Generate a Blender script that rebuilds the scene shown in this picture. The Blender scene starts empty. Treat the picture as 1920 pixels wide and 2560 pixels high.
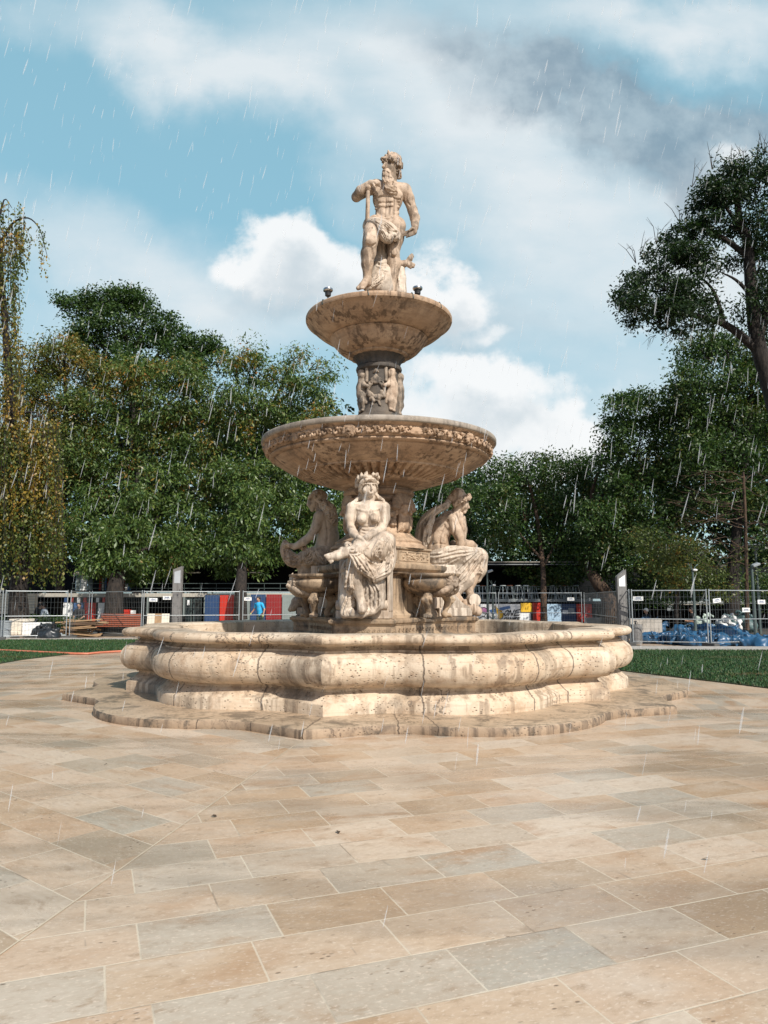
import bpy, bmesh, math, random
import numpy as np
from mathutils import Vector, Matrix, Euler

R = math.radians
PI = math.pi
scene = bpy.context.scene
COL = scene.collection
random.seed(7)
RNG = np.random.default_rng(11)

# ------------------------------------------------------------------ camera
FPX, PITCH, CAMH = 1850.0, R(6.8), 1.6
cp, sp = math.cos(PITCH), math.sin(PITCH)


def ray(px, py):
    dx, dz = (px - 960) / FPX, (1280 - py) / FPX
    return Vector((dx, cp - dz * sp, sp + dz * cp))


def at(px, py, Y):
    """world point seen at photo pixel (px, py) at distance Y ahead of the camera"""
    v = ray(px, py)
    t = Y / v.y
    return Vector((v.x * t, Y, CAMH + v.z * t))


def gnd(px, py, z=0.0):
    v = ray(px, py)
    t = (z - CAMH) / v.z
    return Vector((v.x * t, v.y * t, z))


cam_d = bpy.data.cameras.new('camera')
cam = bpy.data.objects.new('camera', cam_d)
COL.objects.link(cam)
cam.location = (0, 0, CAMH)
cam.rotation_euler = (R(90) + PITCH, 0, 0)
cam_d.sensor_fit = 'VERTICAL'
cam_d.sensor_height = 24.0
cam_d.lens = 24.0 * FPX / 2560.0
cam_d.clip_start = 0.05
cam_d.clip_end = 2000
scene.camera = cam
scene.view_settings.view_transform = 'Standard'
scene.view_settings.look = 'None'
scene.view_settings.gamma = 1.0
scene.view_settings.exposure = 0.22


# ------------------------------------------------------------------ mesh helpers
def tag(o, label=None, cat=None, group=None, kind=None):
    if label: o['label'] = label
    if cat: o['category'] = cat
    if group: o['group'] = group
    if kind: o['kind'] = kind
    return o


def empty(name, loc=(0, 0, 0), rz=0.0):
    o = bpy.data.objects.new(name, None)
    o.empty_display_size = 0.2
    o.location = loc
    o.rotation_euler = (0, 0, rz)
    COL.objects.link(o)
    WM[o.name] = Matrix.LocRotScale(Vector(loc), Euler((0, 0, rz)), Vector((1, 1, 1)))
    return o


WM = {}


def link(name, me, mats, parent=None, smooth=None, local=False):
    """one mesh object; vertex data is in world space unless local (then in the parent's space)"""
    o = bpy.data.objects.new(name, me)
    if not isinstance(mats, (list, tuple)): mats = [mats]
    for m in mats: me.materials.append(m)
    if smooth is not None:
        me.polygons.foreach_set('use_smooth', np.ones(len(me.polygons), bool))
        if smooth < 179: me.set_sharp_from_angle(angle=R(smooth))
    W = Matrix.Identity(4)
    if parent is not None:
        o.parent = parent
        if local: W = WM[parent.name]
        else: o.matrix_parent_inverse = WM[parent.name].inverted()
    WM[o.name] = W
    COL.objects.link(o)
    return o


def np_mesh(name, V, quads):
    V = np.asarray(V, np.float32); Q = np.asarray(quads, np.int32)
    k = Q.shape[1]
    me = bpy.data.meshes.new(name)
    me.vertices.add(len(V)); me.vertices.foreach_set('co', V.ravel())
    me.loops.add(Q.size); me.loops.foreach_set('vertex_index', Q.ravel())
    me.polygons.add(len(Q))
    me.polygons.foreach_set('loop_start', np.arange(0, Q.size, k, dtype=np.int32))
    me.polygons.foreach_set('loop_total', np.full(len(Q), k, np.int32))
    me.update(calc_edges=True)
    return me


class MB:
    """collects boxes, tubes, lathes and prisms into ONE mesh"""

    def __init__(s):
        s.v = []; s.f = []; s.m = []; s.cur = 0

    def mat(s, i): s.cur = i; return s

    def add(s, vs, fs):
        b = len(s.v)
        s.v += [tuple(v) for v in vs]
        for f in fs:
            s.f.append(tuple(b + i for i in f)); s.m.append(s.cur)
        return s

    def box(s, c, size, rot=None, taper=1.0):
        x, y, z = (k / 2 for k in size)
        t = taper
        vs = [Vector(p) for p in ((-x, -y, -z), (x, -y, -z), (x, y, -z), (-x, y, -z), (-x * t, -y * t, z), (x * t, -y * t, z), (x * t, y * t, z), (-x * t, y * t, z))]
        if rot is not None:
            Mx = rot.to_matrix() if hasattr(rot, 'to_matrix') else rot
            vs = [Mx @ v for v in vs]
        c = Vector(c)
        return s.add([v + c for v in vs], [(0, 3, 2, 1), (4, 5, 6, 7), (0, 1, 5, 4), (1, 2, 6, 5), (2, 3, 7, 6), (3, 0, 4, 7)])

    def tube(s, pts, rad, n=8, cap=True):
        pts = [Vector(p) for p in pts]
        if not isinstance(rad, (list, tuple)): rad = [rad] * len(pts)
        vs, fs = [], []
        u = None
        for i, p in enumerate(pts):
            d = (pts[min(i + 1, len(pts) - 1)] - pts[max(i - 1, 0)])
            d = d.normalized() if d.length > 1e-9 else Vector((0, 0, 1))
            if u is None:
                u = d.orthogonal().normalized()
            else:
                u = (u - d * u.dot(d))
                u = u.normalized() if u.length > 1e-6 else d.orthogonal().normalized()
            w = d.cross(u)
            for k in range(n):
                a = 2 * PI * k / n
                vs.append(p + (u * math.cos(a) + w * math.sin(a)) * rad[i])
        for i in range(len(pts) - 1):
            for k in range(n):
                k2 = (k + 1) % n
                fs.append((i * n + k, i * n + k2, (i + 1) * n + k2, (i + 1) * n + k))
        if cap:
            fs.append(tuple(range(n - 1, -1, -1)))
            fs.append(tuple((len(pts) - 1) * n + k for k in range(n)))
        return s.add(vs, fs)

    def lathe(s, prof, c=(0, 0, 0), n=32, fn=None, cap=False):
        """prof: (r, z) list; fn(r, z, angle, i) -> r"""
        vs, fs = [], []
        for i, (r, z) in enumerate(prof):
            for k in range(n):
                a = 2 * PI * k / n
                rr = fn(r, z, a, i) if fn else r
                zz = z
                if isinstance(rr, tuple): rr, zz = rr
                vs.append((c[0] + rr * math.cos(a), c[1] + rr * math.sin(a), c[2] + zz))
        for i in range(len(prof) - 1):
            for k in range(n):
                k2 = (k + 1) % n
                fs.append((i * n + k, i * n + k2, (i + 1) * n + k2, (i + 1) * n + k))
        if cap:
            fs.append(tuple(range(n - 1, -1, -1)))
            fs.append(tuple((len(prof) - 1) * n + k for k in range(n)))
        return s.add(vs, fs)

    def sweep(s, outline, normals, prof, closed=True):
        """outline: list of xy; normals: mitred offsets; prof: (offset, z)"""
        n = len(outline)
        vs, fs = [], []
        for q in prof:
            o, z = q[0], q[1]; f = q[2] if len(q) > 2 else 1.0
            for k in range(n):
                x, y = outline[k][0] + normals[k][0] * o, outline[k][1] + normals[k][1] * o
                vs.append((FC.x + (x - FC.x) * f, FC.y + (y - FC.y) * f, z))
        for i in range(len(prof) - 1):
            for k in range(n if closed else n - 1):
                k2 = (k + 1) % n
                fs.append((i * n + k, i * n + k2, (i + 1) * n + k2, (i + 1) * n + k))
        return s.add(vs, fs)

    def prism(s, poly, z0, z1):
        n = len(poly)
        vs = [(p[0], p[1], z0) for p in poly] + [(p[0], p[1], z1) for p in poly]
        fs = [tuple(range(n - 1, -1, -1)), tuple(range(n, 2 * n))]
        for k in range(n): fs.append((k, (k + 1) % n, n + (k + 1) % n, n + k))
        return s.add(vs, fs)

    def slab(s, pts, thick):
        """extrude a planar polygon of 3-d points along its normal (both ways thick/2)"""
        pts = [Vector(p) for p in pts]
        nrm = (pts[1] - pts[0]).cross(pts[2] - pts[0]).normalized() * (thick / 2)
        n = len(pts)
        vs = [p - nrm for p in pts] + [p + nrm for p in pts]
        fs = [tuple(range(n - 1, -1, -1)), tuple(range(n, 2 * n))]
        for k in range(n): fs.append((k, (k + 1) % n, n + (k + 1) % n, n + k))
        return s.add(vs, fs)

    def ball(s, c, r, n=10, m=6, sz=None):
        sz = sz or (1, 1, 1)
        vs, fs = [], []
        for i in range(m + 1):
            t = PI * i / m
            for k in range(n):
                a = 2 * PI * k / n
                vs.append((c[0] + r * sz[0] * math.sin(t) * math.cos(a), c[1] + r * sz[1] * math.sin(t) * math.sin(a), c[2] - r * sz[2] * math.cos(t)))
        for i in range(m):
            for k in range(n):
                k2 = (k + 1) % n
                fs.append((i * n + k, i * n + k2, (i + 1) * n + k2, (i + 1) * n + k))
        return s.add(vs, fs)

    def build(s, name, mats, parent=None, smooth=None, bevel=0.0, local=False):
        me = bpy.data.meshes.new(name)
        me.from_pydata(s.v, [], s.f)
        bm = bmesh.new(); bm.from_mesh(me)
        bmesh.ops.remove_doubles(bm, verts=bm.verts, dist=1e-5)
        if bevel > 0:
            es = [e for e in bm.edges if len(e.link_faces) == 2 and e.calc_face_angle(0) > 0.6]
            bmesh.ops.bevel(bm, geom=es, offset=bevel, segments=1, affect='EDGES', clamp_overlap=True)
        bmesh.ops.recalc_face_normals(bm, faces=bm.faces)
        bm.to_mesh(me); bm.free()
        if s.cur or any(s.m):
            if not bevel and len(me.polygons) == len(s.m):
                me.polygons.foreach_set('material_index', s.m)
        me.update()
        return link(name, me, mats, parent, smooth, local)


def children(o): return [c for c in bpy.data.objects if c.parent is o]


KIDS = {}


def copy_tree(o, loc=None, rz=None, parent=None):
    c = o.copy(); COL.objects.link(c)
    if parent is not None: c.parent = parent
    for ch in list(o.children): copy_tree(ch, parent=c)
    if loc is not None: c.location = loc
    if rz is not None: c.rotation_euler = (0, 0, rz)
    return c


# ------------------------------------------------------------------ node helpers
class NT:
    def __init__(s, name):
        s.m = bpy.data.materials.new(name); s.m.use_nodes = True
        s.t = s.m.node_tree; s.n = s.t.nodes; s.l = s.t.links
        s.bsdf = s.n.get('Principled BSDF')

    def node(s, typ, **kw):
        nd = s.n.new(typ)
        for k, v in kw.items():
            if k in ('op',): nd.operation = v
            elif hasattr(nd, k): setattr(nd, k, v)
        return nd

    def lk(s, a, b): s.l.new(a, b)

    def sock(s, node, i, v):
        if v is None: return
        if hasattr(v, 'is_linked') or hasattr(v, 'links'): s.l.new(v, node.inputs[i])
        else:
            try: node.inputs[i].default_value = v
            except Exception: node.inputs[i].default_value = (*v, 1.0)

    def math(s, op, a, b=None, c=None, clamp=False):
        nd = s.n.new('ShaderNodeMath'); nd.operation = op; nd.use_clamp = clamp
        s.sock(nd, 0, a); s.sock(nd, 1, b); s.sock(nd, 2, c)
        return nd.outputs[0]

    def vmath(s, op, a, b=None):
        nd = s.n.new('ShaderNodeVectorMath'); nd.operation = op
        s.sock(nd, 0, a); s.sock(nd, 1, b)
        return nd.outputs[1] if op in ('LENGTH', 'DOT_PRODUCT', 'DISTANCE') else nd.outputs[0]

    def comb(s, x, y, z=0.0):
        nd = s.n.new('ShaderNodeCombineXYZ')
        s.sock(nd, 0, x); s.sock(nd, 1, y); s.sock(nd, 2, z)
        return nd.outputs[0]

    def sep(s, v):
        nd = s.n.new('ShaderNodeSeparateXYZ'); s.l.new(v, nd.inputs[0])
        return nd.outputs

    def coord(s, which='Object'): return s.n.new('ShaderNodeTexCoord').outputs[which]

    def mapping(s, v, loc=(0, 0, 0), rot=(0, 0, 0), scale=(1, 1, 1)):
        nd = s.n.new('ShaderNodeMapping'); s.l.new(v, nd.inputs[0])
        nd.inputs[1].default_value = loc; nd.inputs[2].default_value = rot; nd.inputs[3].default_value = scale
        return nd.outputs[0]

    def noise(s, v, scale=5, detail=4, rough=0.55, dist=0.0, out=0, lac=2.0):
        nd = s.n.new('ShaderNodeTexNoise')
        if v is not None: s.l.new(v, nd.inputs['Vector'])
        nd.inputs['Scale'].default_value = scale; nd.inputs['Detail'].default_value = detail
        nd.inputs['Roughness'].default_value = rough; nd.inputs['Distortion'].default_value = dist
        nd.inputs['Lacunarity'].default_value = lac
        return nd.outputs[out]

    def voro(s, v, scale=5, feature='F1', rand=1.0, out=0):
        nd = s.n.new('ShaderNodeTexVoronoi'); nd.feature = feature
        s.l.new(v, nd.inputs['Vector']); nd.inputs['Scale'].default_value = scale
        nd.inputs['Randomness'].default_value = rand
        return nd.outputs[out]

    def white(s, v, out=0):
        nd = s.n.new('ShaderNodeTexWhiteNoise'); nd.noise_dimensions = '3D'
        s.l.new(v, nd.inputs[0]); return nd.outputs[out]

    def ramp(s, fac, stops, interp='LINEAR'):
        nd = s.n.new('ShaderNodeValToRGB'); cr = nd.color_ramp; cr.interpolation = interp
        while len(cr.elements) < len(stops): cr.elements.new(0.5)
        for e, (p, c) in zip(cr.elements, stops):
            e.position = p; e.color = (*c, 1) if len(c) == 3 else c
        s.l.new(fac, nd.inputs[0]); return nd.outputs[0]

    def step(s, v, a, b):
        nd = s.n.new('ShaderNodeMapRange'); nd.interpolation_type = 'SMOOTHSTEP'
        s.sock(nd, 0, v); nd.inputs[1].default_value = a; nd.inputs[2].default_value = b
        nd.inputs[3].default_value = 0; nd.inputs[4].default_value = 1
        return nd.outputs[0]

    def mix(s, fac, a, b, blend='MIX'):
        nd = s.n.new('ShaderNodeMix'); nd.data_type = 'RGBA'; nd.blend_type = blend
        s.sock(nd, 0, fac); s.sock(nd, 6, a if not isinstance(a, tuple) else (*a[:3], 1)); s.sock(nd, 7, b if not isinstance(b, tuple) else (*b[:3], 1))
        return nd.outputs[2]

    def bump(s, h, strength=0.3, dist=0.02, normal=None):
        nd = s.n.new('ShaderNodeBump'); s.l.new(h, nd.inputs['Height'])
        nd.inputs['Strength'].default_value = strength; nd.inputs['Distance'].default_value = dist
        if normal is not None: s.l.new(normal, nd.inputs['Normal'])
        return nd.outputs[0]

    def out(s, col=None, rough=None, normal=None, metal=None, spec=None):
        b = s.bsdf
        if col is not None: s.sock(b, 'Base Color', (*col, 1) if isinstance(col, tuple) and len(col) == 3 else col)
        if rough is not None: s.sock(b, 'Roughness', rough)
        if metal is not None: s.sock(b, 'Metallic', metal)
        if spec is not None: s.sock(b, 'Specular IOR Level', spec)
        if normal is not None: s.l.new(normal, b.inputs['Normal'])
        return s.m


def simple(name, col, rough=0.6, var=0.15, scale=8.0, metal=0.0, bump=0.0, spec=None):
    """plain paint or material with a little mottling, never perfectly uniform"""
    t = NT(name); c = t.coord()
    n = t.noise(c, scale, 5, 0.6)
    f = t.math('MULTIPLY_ADD', n, 2 * var, 1 - var)
    col2 = t.mix(1.0, col, t.comb(f, f, f), 'MULTIPLY')
    r = t.math('MULTIPLY_ADD', n, 0.2, rough - 0.1)
    nm = t.bump(t.noise(c, scale * 3, 4), bump, 0.01) if bump else None
    return t.out(col2, r, nm, metal, spec)
# ------------------------------------------------------------------ sky, clouds and sun
SUN_AZ, SUN_EL = R(31), R(41)   # to the right of straight behind the camera
w = bpy.data.worlds.new('World'); scene.world = w; w.use_nodes = True


class WT(NT):
    def __init__(s, tree):
        s.t = tree; s.n = tree.nodes; s.l = tree.links


def build_sky():
    t = WT(w.node_tree); bg = t.n['Background']
    sky = t.n.new('ShaderNodeTexSky'); sky.sky_type = 'NISHITA'; sky.sun_disc = False
    sky.sun_elevation = SUN_EL; sky.sun_rotation = PI - SUN_AZ; sky.dust_density = 1.5; sky.ozone_density = 2.0
    STR = 0.1
    d = t.sep(t.coord('Generated'))
    # clouds lie on the part of the sky in front (+Y): plane coordinates x/y, z/y of the view direction
    yy = t.math('MAXIMUM', d[1], 0.12)
    p = t.comb(t.math('DIVIDE', d[0], yy), t.math('DIVIDE', d[2], yy), 0.0)
    wn = t.n.new('ShaderNodeTexNoise'); t.lk(p, wn.inputs['Vector']); wn.inputs['Scale'].default_value = 3.2; wn.inputs['Detail'].default_value = 7; wn.inputs['Roughness'].default_value = .56
    q = t.vmath('ADD', p, t.vmath('MULTIPLY', t.vmath('SUBTRACT', wn.outputs['Color'], (.5, .5, .5)), (.34, .30, 0)))
    wn2 = t.n.new('ShaderNodeTexNoise'); t.lk(t.mapping(p, rot=(0, 0, .55), scale=(1, 2.6, 1)), wn2.inputs['Vector']); wn2.inputs['Scale'].default_value = 2.2; wn2.inputs['Detail'].default_value = 6; wn2.inputs['Roughness'].default_value = .55
    wisp = wn2.outputs[0]

    def uv(X, Y):   # photo point (in a 1659-wide view of it) to the cloud plane
        v = ray(X / .864, Y / .864); return v.x / v.y, v.z / v.y

    def blob(src, X, Y, a, b, rot=0.0, hard=0.0, amp=1.0):
        u0, v0 = uv(X, Y); k = 1 / (.864 * FPX)
        nd = t.n.new('ShaderNodeMapping'); nd.vector_type = 'TEXTURE'; t.lk(src, nd.inputs[0])
        nd.inputs[1].default_value = (u0, v0, 0); nd.inputs[2].default_value = (0, 0, R(-rot)); nd.inputs[3].default_value = (a * k, b * k, 1)
        L = t.vmath('LENGTH', nd.outputs[0])
        return t.math('MULTIPLY', t.step(L, 1.0 + (1 - hard), hard), amp)

    def total(src, L):
        acc = None
        for b in L:
            v = blob(src, *b); acc = v if acc is None else t.math('ADD', acc, v)
        return acc

    W = [(420, 110, 260, 80, 33, 0, .85), (820, 90, 330, 170, 0, 0, .62), (1180, 420, 420, 190, 35, 0, .8), (230, 570, 330, 100, 22, 0, .55), (60, 20, 130, 60, 20, 0, .35), (1520, 20, 330, 75, 8, 0, 1.0), (1320, 760, 380, 150, 0, 0, .42), (620, 700, 420, 110, 0, 0, .5), (1000, 960, 700, 90, 0, 0, .6), (700, 300, 200, 60, 60, 0, .25), (1560, 350, 160, 60, -20, 0, .7), (60, 800, 400, 120, 0, 0, .3), (1640, 560, 200, 160, 0, 0, .5)]
    Dk = [(1270, 170, 360, 95, 18, 0, 1.0), (1420, 300, 150, 110, 40, 0, .7), (1580, 190, 200, 80, 0, 0, .9), (1420, 410, 60, 70, 0, 0, .5), (1360, 720, 80, 40, 0, 0, .5), (1130, 130, 120, 60, 30, 0, .6), (660, 640, 160, 60, 0, 0, .45), (1020, 740, 130, 70, 0, 0, .35), (330, 60, 60, 30, 0, 0, .0)]
    Cu = [(590, 480, 85, 48, -10, .12, 1.1), (640, 545, 150, 62, 0, .12, 1), (560, 600, 130, 60, 0, .1, .9), (760, 600, 190, 95, 10, .1, 1), (985, 650, 90, 62, 25, .1, 1), (935, 600, 60, 60, 0, .1, .9), (475, 605, 60, 34, 0, .1, .8), (1130, 850, 150, 46, 6, .14, 1.05), (960, 850, 170, 85, 0, .1, .95), (1275, 925, 66, 34, -12, .14, 1.05), (1050, 945, 260, 44, 0, .1, .85), (1190, 960, 130, 40, 0, .1, .8), (1110, 735, 70, 22, -8, .2, .55), (1390, 770, 80, 36, 0, .2, .5), (1590, 320, 60, 30, -20, .2, .6), (830, 700, 160, 70, 0, .2, .8)]
    fr = t.n.new('ShaderNodeTexNoise'); t.lk(p, fr.inputs['Vector']); fr.inputs['Scale'].default_value = 11; fr.inputs['Detail'].default_value = 8; fr.inputs['Roughness'].default_value = .6
    bump_ = t.math('MULTIPLY_ADD', fr.outputs[0], 2.3, -1.15)
    Wd = t.math('MULTIPLY', total(q, W), t.math('MULTIPLY_ADD', wisp, 2.2, -.05))
    qd = t.vmath('ADD', p, t.vmath('MULTIPLY', t.vmath('SUBTRACT', wn.outputs['Color'], (.5, .5, .5)), (.62, .5, 0)))
    Dd = t.math('MULTIPLY', total(qd, Dk), t.math('MULTIPLY_ADD', t.math('MULTIPLY', wisp, fr.outputs[0]), 3.4, .12))
    C1 = total(q, Cu)
    Cd = t.step(t.math('ADD', C1, bump_),   .30, 1.15)
    # cloud bodies are greyer where more cloud hangs above them
    qs = t.vmath('ADD', q, (-.012, .045, 0))
    C2 = t.math('ADD', total(qs, Cu), bump_)
    shade = t.math('MULTIPLY', t.step(C2, .7, 2.3), .85)
    front = t.step(d[1], .05, .3)
    T = lambda r, g, b: (r / STR * .86, g / STR * .86, b / STR * .86)   # the exposure is a little above 0
    gain = t.mix(1.0, sky.outputs[0], (1.5, 2.2, 1.7), 'MULTIPLY')
    lowv = t.step(d[2], .30, .0)
    teal = t.mix(lowv, T(.33, .62, .755), T(.56, .73, .80))
    base = t.mix(t.math('MULTIPLY', front, .85), sky.outputs[0], t.mix(.82, gain, teal))
    c = t.mix(t.math('MULTIPLY', t.math('MINIMUM', Wd, .95), front), base, T(.78, .84, .875))
    c = t.mix(t.math('MULTIPLY', t.math('MINIMUM', t.math('MULTIPLY', Dd, .85), .84), front), c, t.mix(t.step(fr.outputs[0], .36, .66), T(.25, .345, .43), T(.43, .53, .60)))
    cum = t.mix(shade, T(.96, .97, .975), T(.56, .65, .71))
    c = t.mix(t.math('MULTIPLY', t.math('MULTIPLY', Cd, .93), front), c, cum)
    t.lk(c, bg.inputs[0]); bg.inputs[1].default_value = STR


build_sky()
sd = bpy.data.lights.new('sun', 'SUN'); so = bpy.data.objects.new('sun', sd); COL.objects.link(so)
sd.energy = 4.6; sd.angle = R(0.55); sd.color = (1, .945, .86)
sdir = Vector((math.sin(SUN_AZ) * math.cos(SUN_EL), -math.cos(SUN_AZ) * math.cos(SUN_EL), math.sin(SUN_EL)))
so.rotation_euler = sdir.to_track_quat('Z', 'Y').to_euler()
# ------------------------------------------------------------------ stone materials
def stone(name, light, mid, dark, streak=0.5, pits=0.6, grime=0.35, grime_col=(0.035, 0.03, 0.025), scale=1.0, bump=0.5, bands=0.0, joints=None, gscale=1.6, rough=0.75, seed=0.0, pitscale=1.0):
    light, mid, dark = (tuple(k * g for k, g in zip(q, (.84, .83, .83))) for q in (light, mid, dark))
    t = NT(name); c = t.mapping(t.coord(), loc=(seed, seed * 1.7, seed * .3))
    big = t.noise(c, 0.9 * scale, 5, 0.62)
    med = t.noise(c, 4.5 * scale, 6, 0.65)
    fine = t.noise(c, 28 * scale, 4, 0.6)
    col = t.mix(t.step(big, 0.36, 0.66), light, mid)
    col = t.mix(t.math('MULTIPLY', t.step(med, 0.45, 0.70), 0.68), col, dark)
    # travertine bedding: wavy level bands
    if bands:
        b = t.noise(t.mapping(c, scale=(0.7, 0.7, 13)), 1.3 * scale, 5, 0.6, 0.3)
        col = t.mix(t.math('MULTIPLY', t.step(b, 0.5, 0.72), bands), col, dark)
    # rain streaks
    st = t.noise(t.mapping(c, scale=(9, 9, 0.55)), 1.0 * scale, 4, 0.6)
    st2 = t.noise(c, 1.3 * scale, 3, 0.5)
    sm = t.math('MULTIPLY', t.step(st, 0.48, 0.60), t.step(st2, 0.40, 0.56))
    col = t.mix(t.math('MULTIPLY', sm, streak), col, tuple(k * 0.45 for k in dark))
    # black weathering crust in patches
    g = t.noise(t.mapping(c, scale=(1, 1, 0.7)), gscale, 7, 0.68, 0.4)
    gm = t.math('MULTIPLY', t.step(g, 0.505, 0.64), grime)
    col = t.mix(gm, col, grime_col)
    # travertine pits
    pv = t.voro(t.mapping(c, scale=(1, 1, 1.9)), 26 * scale * pitscale, 'F1', 1.0, 0)
    pm = t.math('MULTIPLY', t.math('SUBTRACT', 1.0, t.step(pv, 0.14, 0.3)), t.step(t.noise(c, 3.2 * scale, 4, 0.7), 0.44, 0.58))
    col = t.mix(t.math('MULTIPLY', pm, pits), col, (0.07, 0.045, 0.025))
    vn = t.math('ABSOLUTE', t.math('SUBTRACT', t.noise(t.mapping(c, scale=(1, 1, .8)), 1.1 * scale, 5, 0.62, 0.5), 0.5))
    vm = t.math('MULTIPLY', t.math('SUBTRACT', 1.0, t.step(vn, 0.002, 0.010)), t.step(t.noise(c, .8 * scale, 3, .5), .50, .60))
    col = t.mix(t.math('MULTIPLY', vm, 0.8 * pits), col, (0.05, 0.034, 0.024))
    h = t.math('ADD', t.math('MULTIPLY', med, 0.6), t.math('MULTIPLY', fine, 0.35))
    h = t.math('SUBTRACT', h, t.math('MULTIPLY', pm, pits))
    if joints:
        p = t.sep(t.vmath('SUBTRACT', t.coord(), (-0.1, 14.2, 0)))
        ang = t.math('ARCTAN2', p[1], p[0])
        wob = t.math('MULTIPLY_ADD', t.noise(c, 5, 4, 0.7), 0.02, -0.01)
        ang = t.math('ADD', ang, wob)
        for (a, w) in joints:
            d = t.math('ABSOLUTE', t.math('SUBTRACT', ang, a))
            jm = t.math('SUBTRACT', 1.0, t.step(d, w * 0.5, w))
            col = t.mix(t.math('MULTIPLY', jm, 0.85), col, (0.05, 0.035, 0.025))
            h = t.math('SUBTRACT', h, jm)
    col = t.mix(t.math('MULTIPLY_ADD', fine, 0.35, -0.05, clamp=True), col, tuple(min(1, k * 1.15) for k in light))
    return t.out(col, t.math('MULTIPLY_ADD', med, 0.25, rough - 0.12), t.bump(h, bump, 0.02))


def az(theta):
    """unit xy direction from the fountain's axis; theta degrees clockwise from the corner that faces the camera"""
    a = R(theta - 8.8)
    return Vector((math.sin(a), -math.cos(a), 0))


FC = Vector((-0.1, 14.2, 0))


def ang_of(theta):
    d = az(theta); return math.atan2(d.y, d.x)


JB = [(ang_of(k), 0.0035) for k in (17.0, -13.5, 51, 38, -50, -31, 68, -68)]
M_BASIN = stone('basin_travertine', (0.70, 0.59, 0.45), (0.57, 0.42, 0.275), (0.33, 0.205, 0.115), streak=0.65, pits=0.95, grime=0.62, bands=0.6, joints=JB, bump=0.55, gscale=1.3, grime_col=(0.085, 0.06, 0.04), pitscale=.62)
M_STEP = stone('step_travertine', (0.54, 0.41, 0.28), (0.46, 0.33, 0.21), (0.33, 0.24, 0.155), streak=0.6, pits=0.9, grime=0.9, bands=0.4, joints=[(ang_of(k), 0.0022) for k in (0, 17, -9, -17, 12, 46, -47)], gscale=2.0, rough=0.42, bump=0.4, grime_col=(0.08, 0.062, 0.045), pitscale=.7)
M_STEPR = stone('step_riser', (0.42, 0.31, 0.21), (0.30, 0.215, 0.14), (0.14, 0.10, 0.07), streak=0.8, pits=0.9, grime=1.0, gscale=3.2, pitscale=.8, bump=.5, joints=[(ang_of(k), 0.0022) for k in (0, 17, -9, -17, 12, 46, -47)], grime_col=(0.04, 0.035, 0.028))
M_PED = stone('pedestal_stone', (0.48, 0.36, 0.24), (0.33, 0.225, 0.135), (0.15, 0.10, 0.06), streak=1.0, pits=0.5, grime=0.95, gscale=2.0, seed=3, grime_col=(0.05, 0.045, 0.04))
M_BOWL = stone('bowl_stone', (0.58, 0.42, 0.285), (0.44, 0.29, 0.18), (0.23, 0.14, 0.08), streak=0.95, pits=0.5, grime=0.6, bands=0.7, gscale=1.6, seed=5, grime_col=(0.055, 0.038, 0.026))
M_RIM = stone('rim_stone', (0.42, 0.37, 0.31), (0.33, 0.28, 0.22), (0.2, 0.17, 0.14), streak=0.5, pits=0.5, grime=0.6, gscale=3, seed=9)
M_RELIEF = stone('blackened_relief', (0.42, 0.34, 0.26), (0.24, 0.19, 0.14), (0.08, 0.07, 0.06), streak=0.9, pits=0.4, grime=0.9, gscale=5, seed=2, scale=2.2, grime_col=(0.02, 0.024, 0.025))
M_DARKCOL = stone('blackened_stone', (0.17, 0.135, 0.10), (0.075, 0.065, 0.055), (0.04, 0.04, 0.04), streak=0.9, pits=0.4, grime=0.85, gscale=2.6, seed=2, grime_col=(0.02, 0.024, 0.025))
M_STAT = stone('statue_marble', (0.70, 0.61, 0.50), (0.60, 0.485, 0.37), (0.36, 0.25, 0.165), streak=0.7, pits=0.25, grime=0.5, scale=1.6, bump=0.3, gscale=2.2, seed=4, grime_col=(0.10, 0.08, 0.06))
M_STATB = stone('statue_marble_worn', (0.62, 0.49, 0.37), (0.48, 0.345, 0.235), (0.26, 0.165, 0.10), streak=0.85, pits=0.3, grime=0.7, scale=1.6, bump=0.3, gscale=2.0, seed=6, grime_col=(0.07, 0.055, 0.04))
M_STATD = stone('statue_marble_lightened', (0.62, 0.51, 0.39), (0.50, 0.39, 0.28), (0.28, 0.20, 0.135), streak=0.7, pits=0.3, grime=0.5, scale=1.6, bump=0.3, gscale=1.8, seed=8, grime_col=(0.06, 0.05, 0.04))  # tones lightened in place of fill light on the shaded left woman
M_CHROME = simple('chromed_steel', (0.55, 0.54, 0.52), 0.18, 0.2, 30, 1.0)
M_BLACK = simple('black_metal', (0.03, 0.03, 0.032), 0.4, 0.2, 20)
M_CABLE = simple('green_black_cable', (0.03, 0.045, 0.04), 0.5, 0.2, 20)

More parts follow.
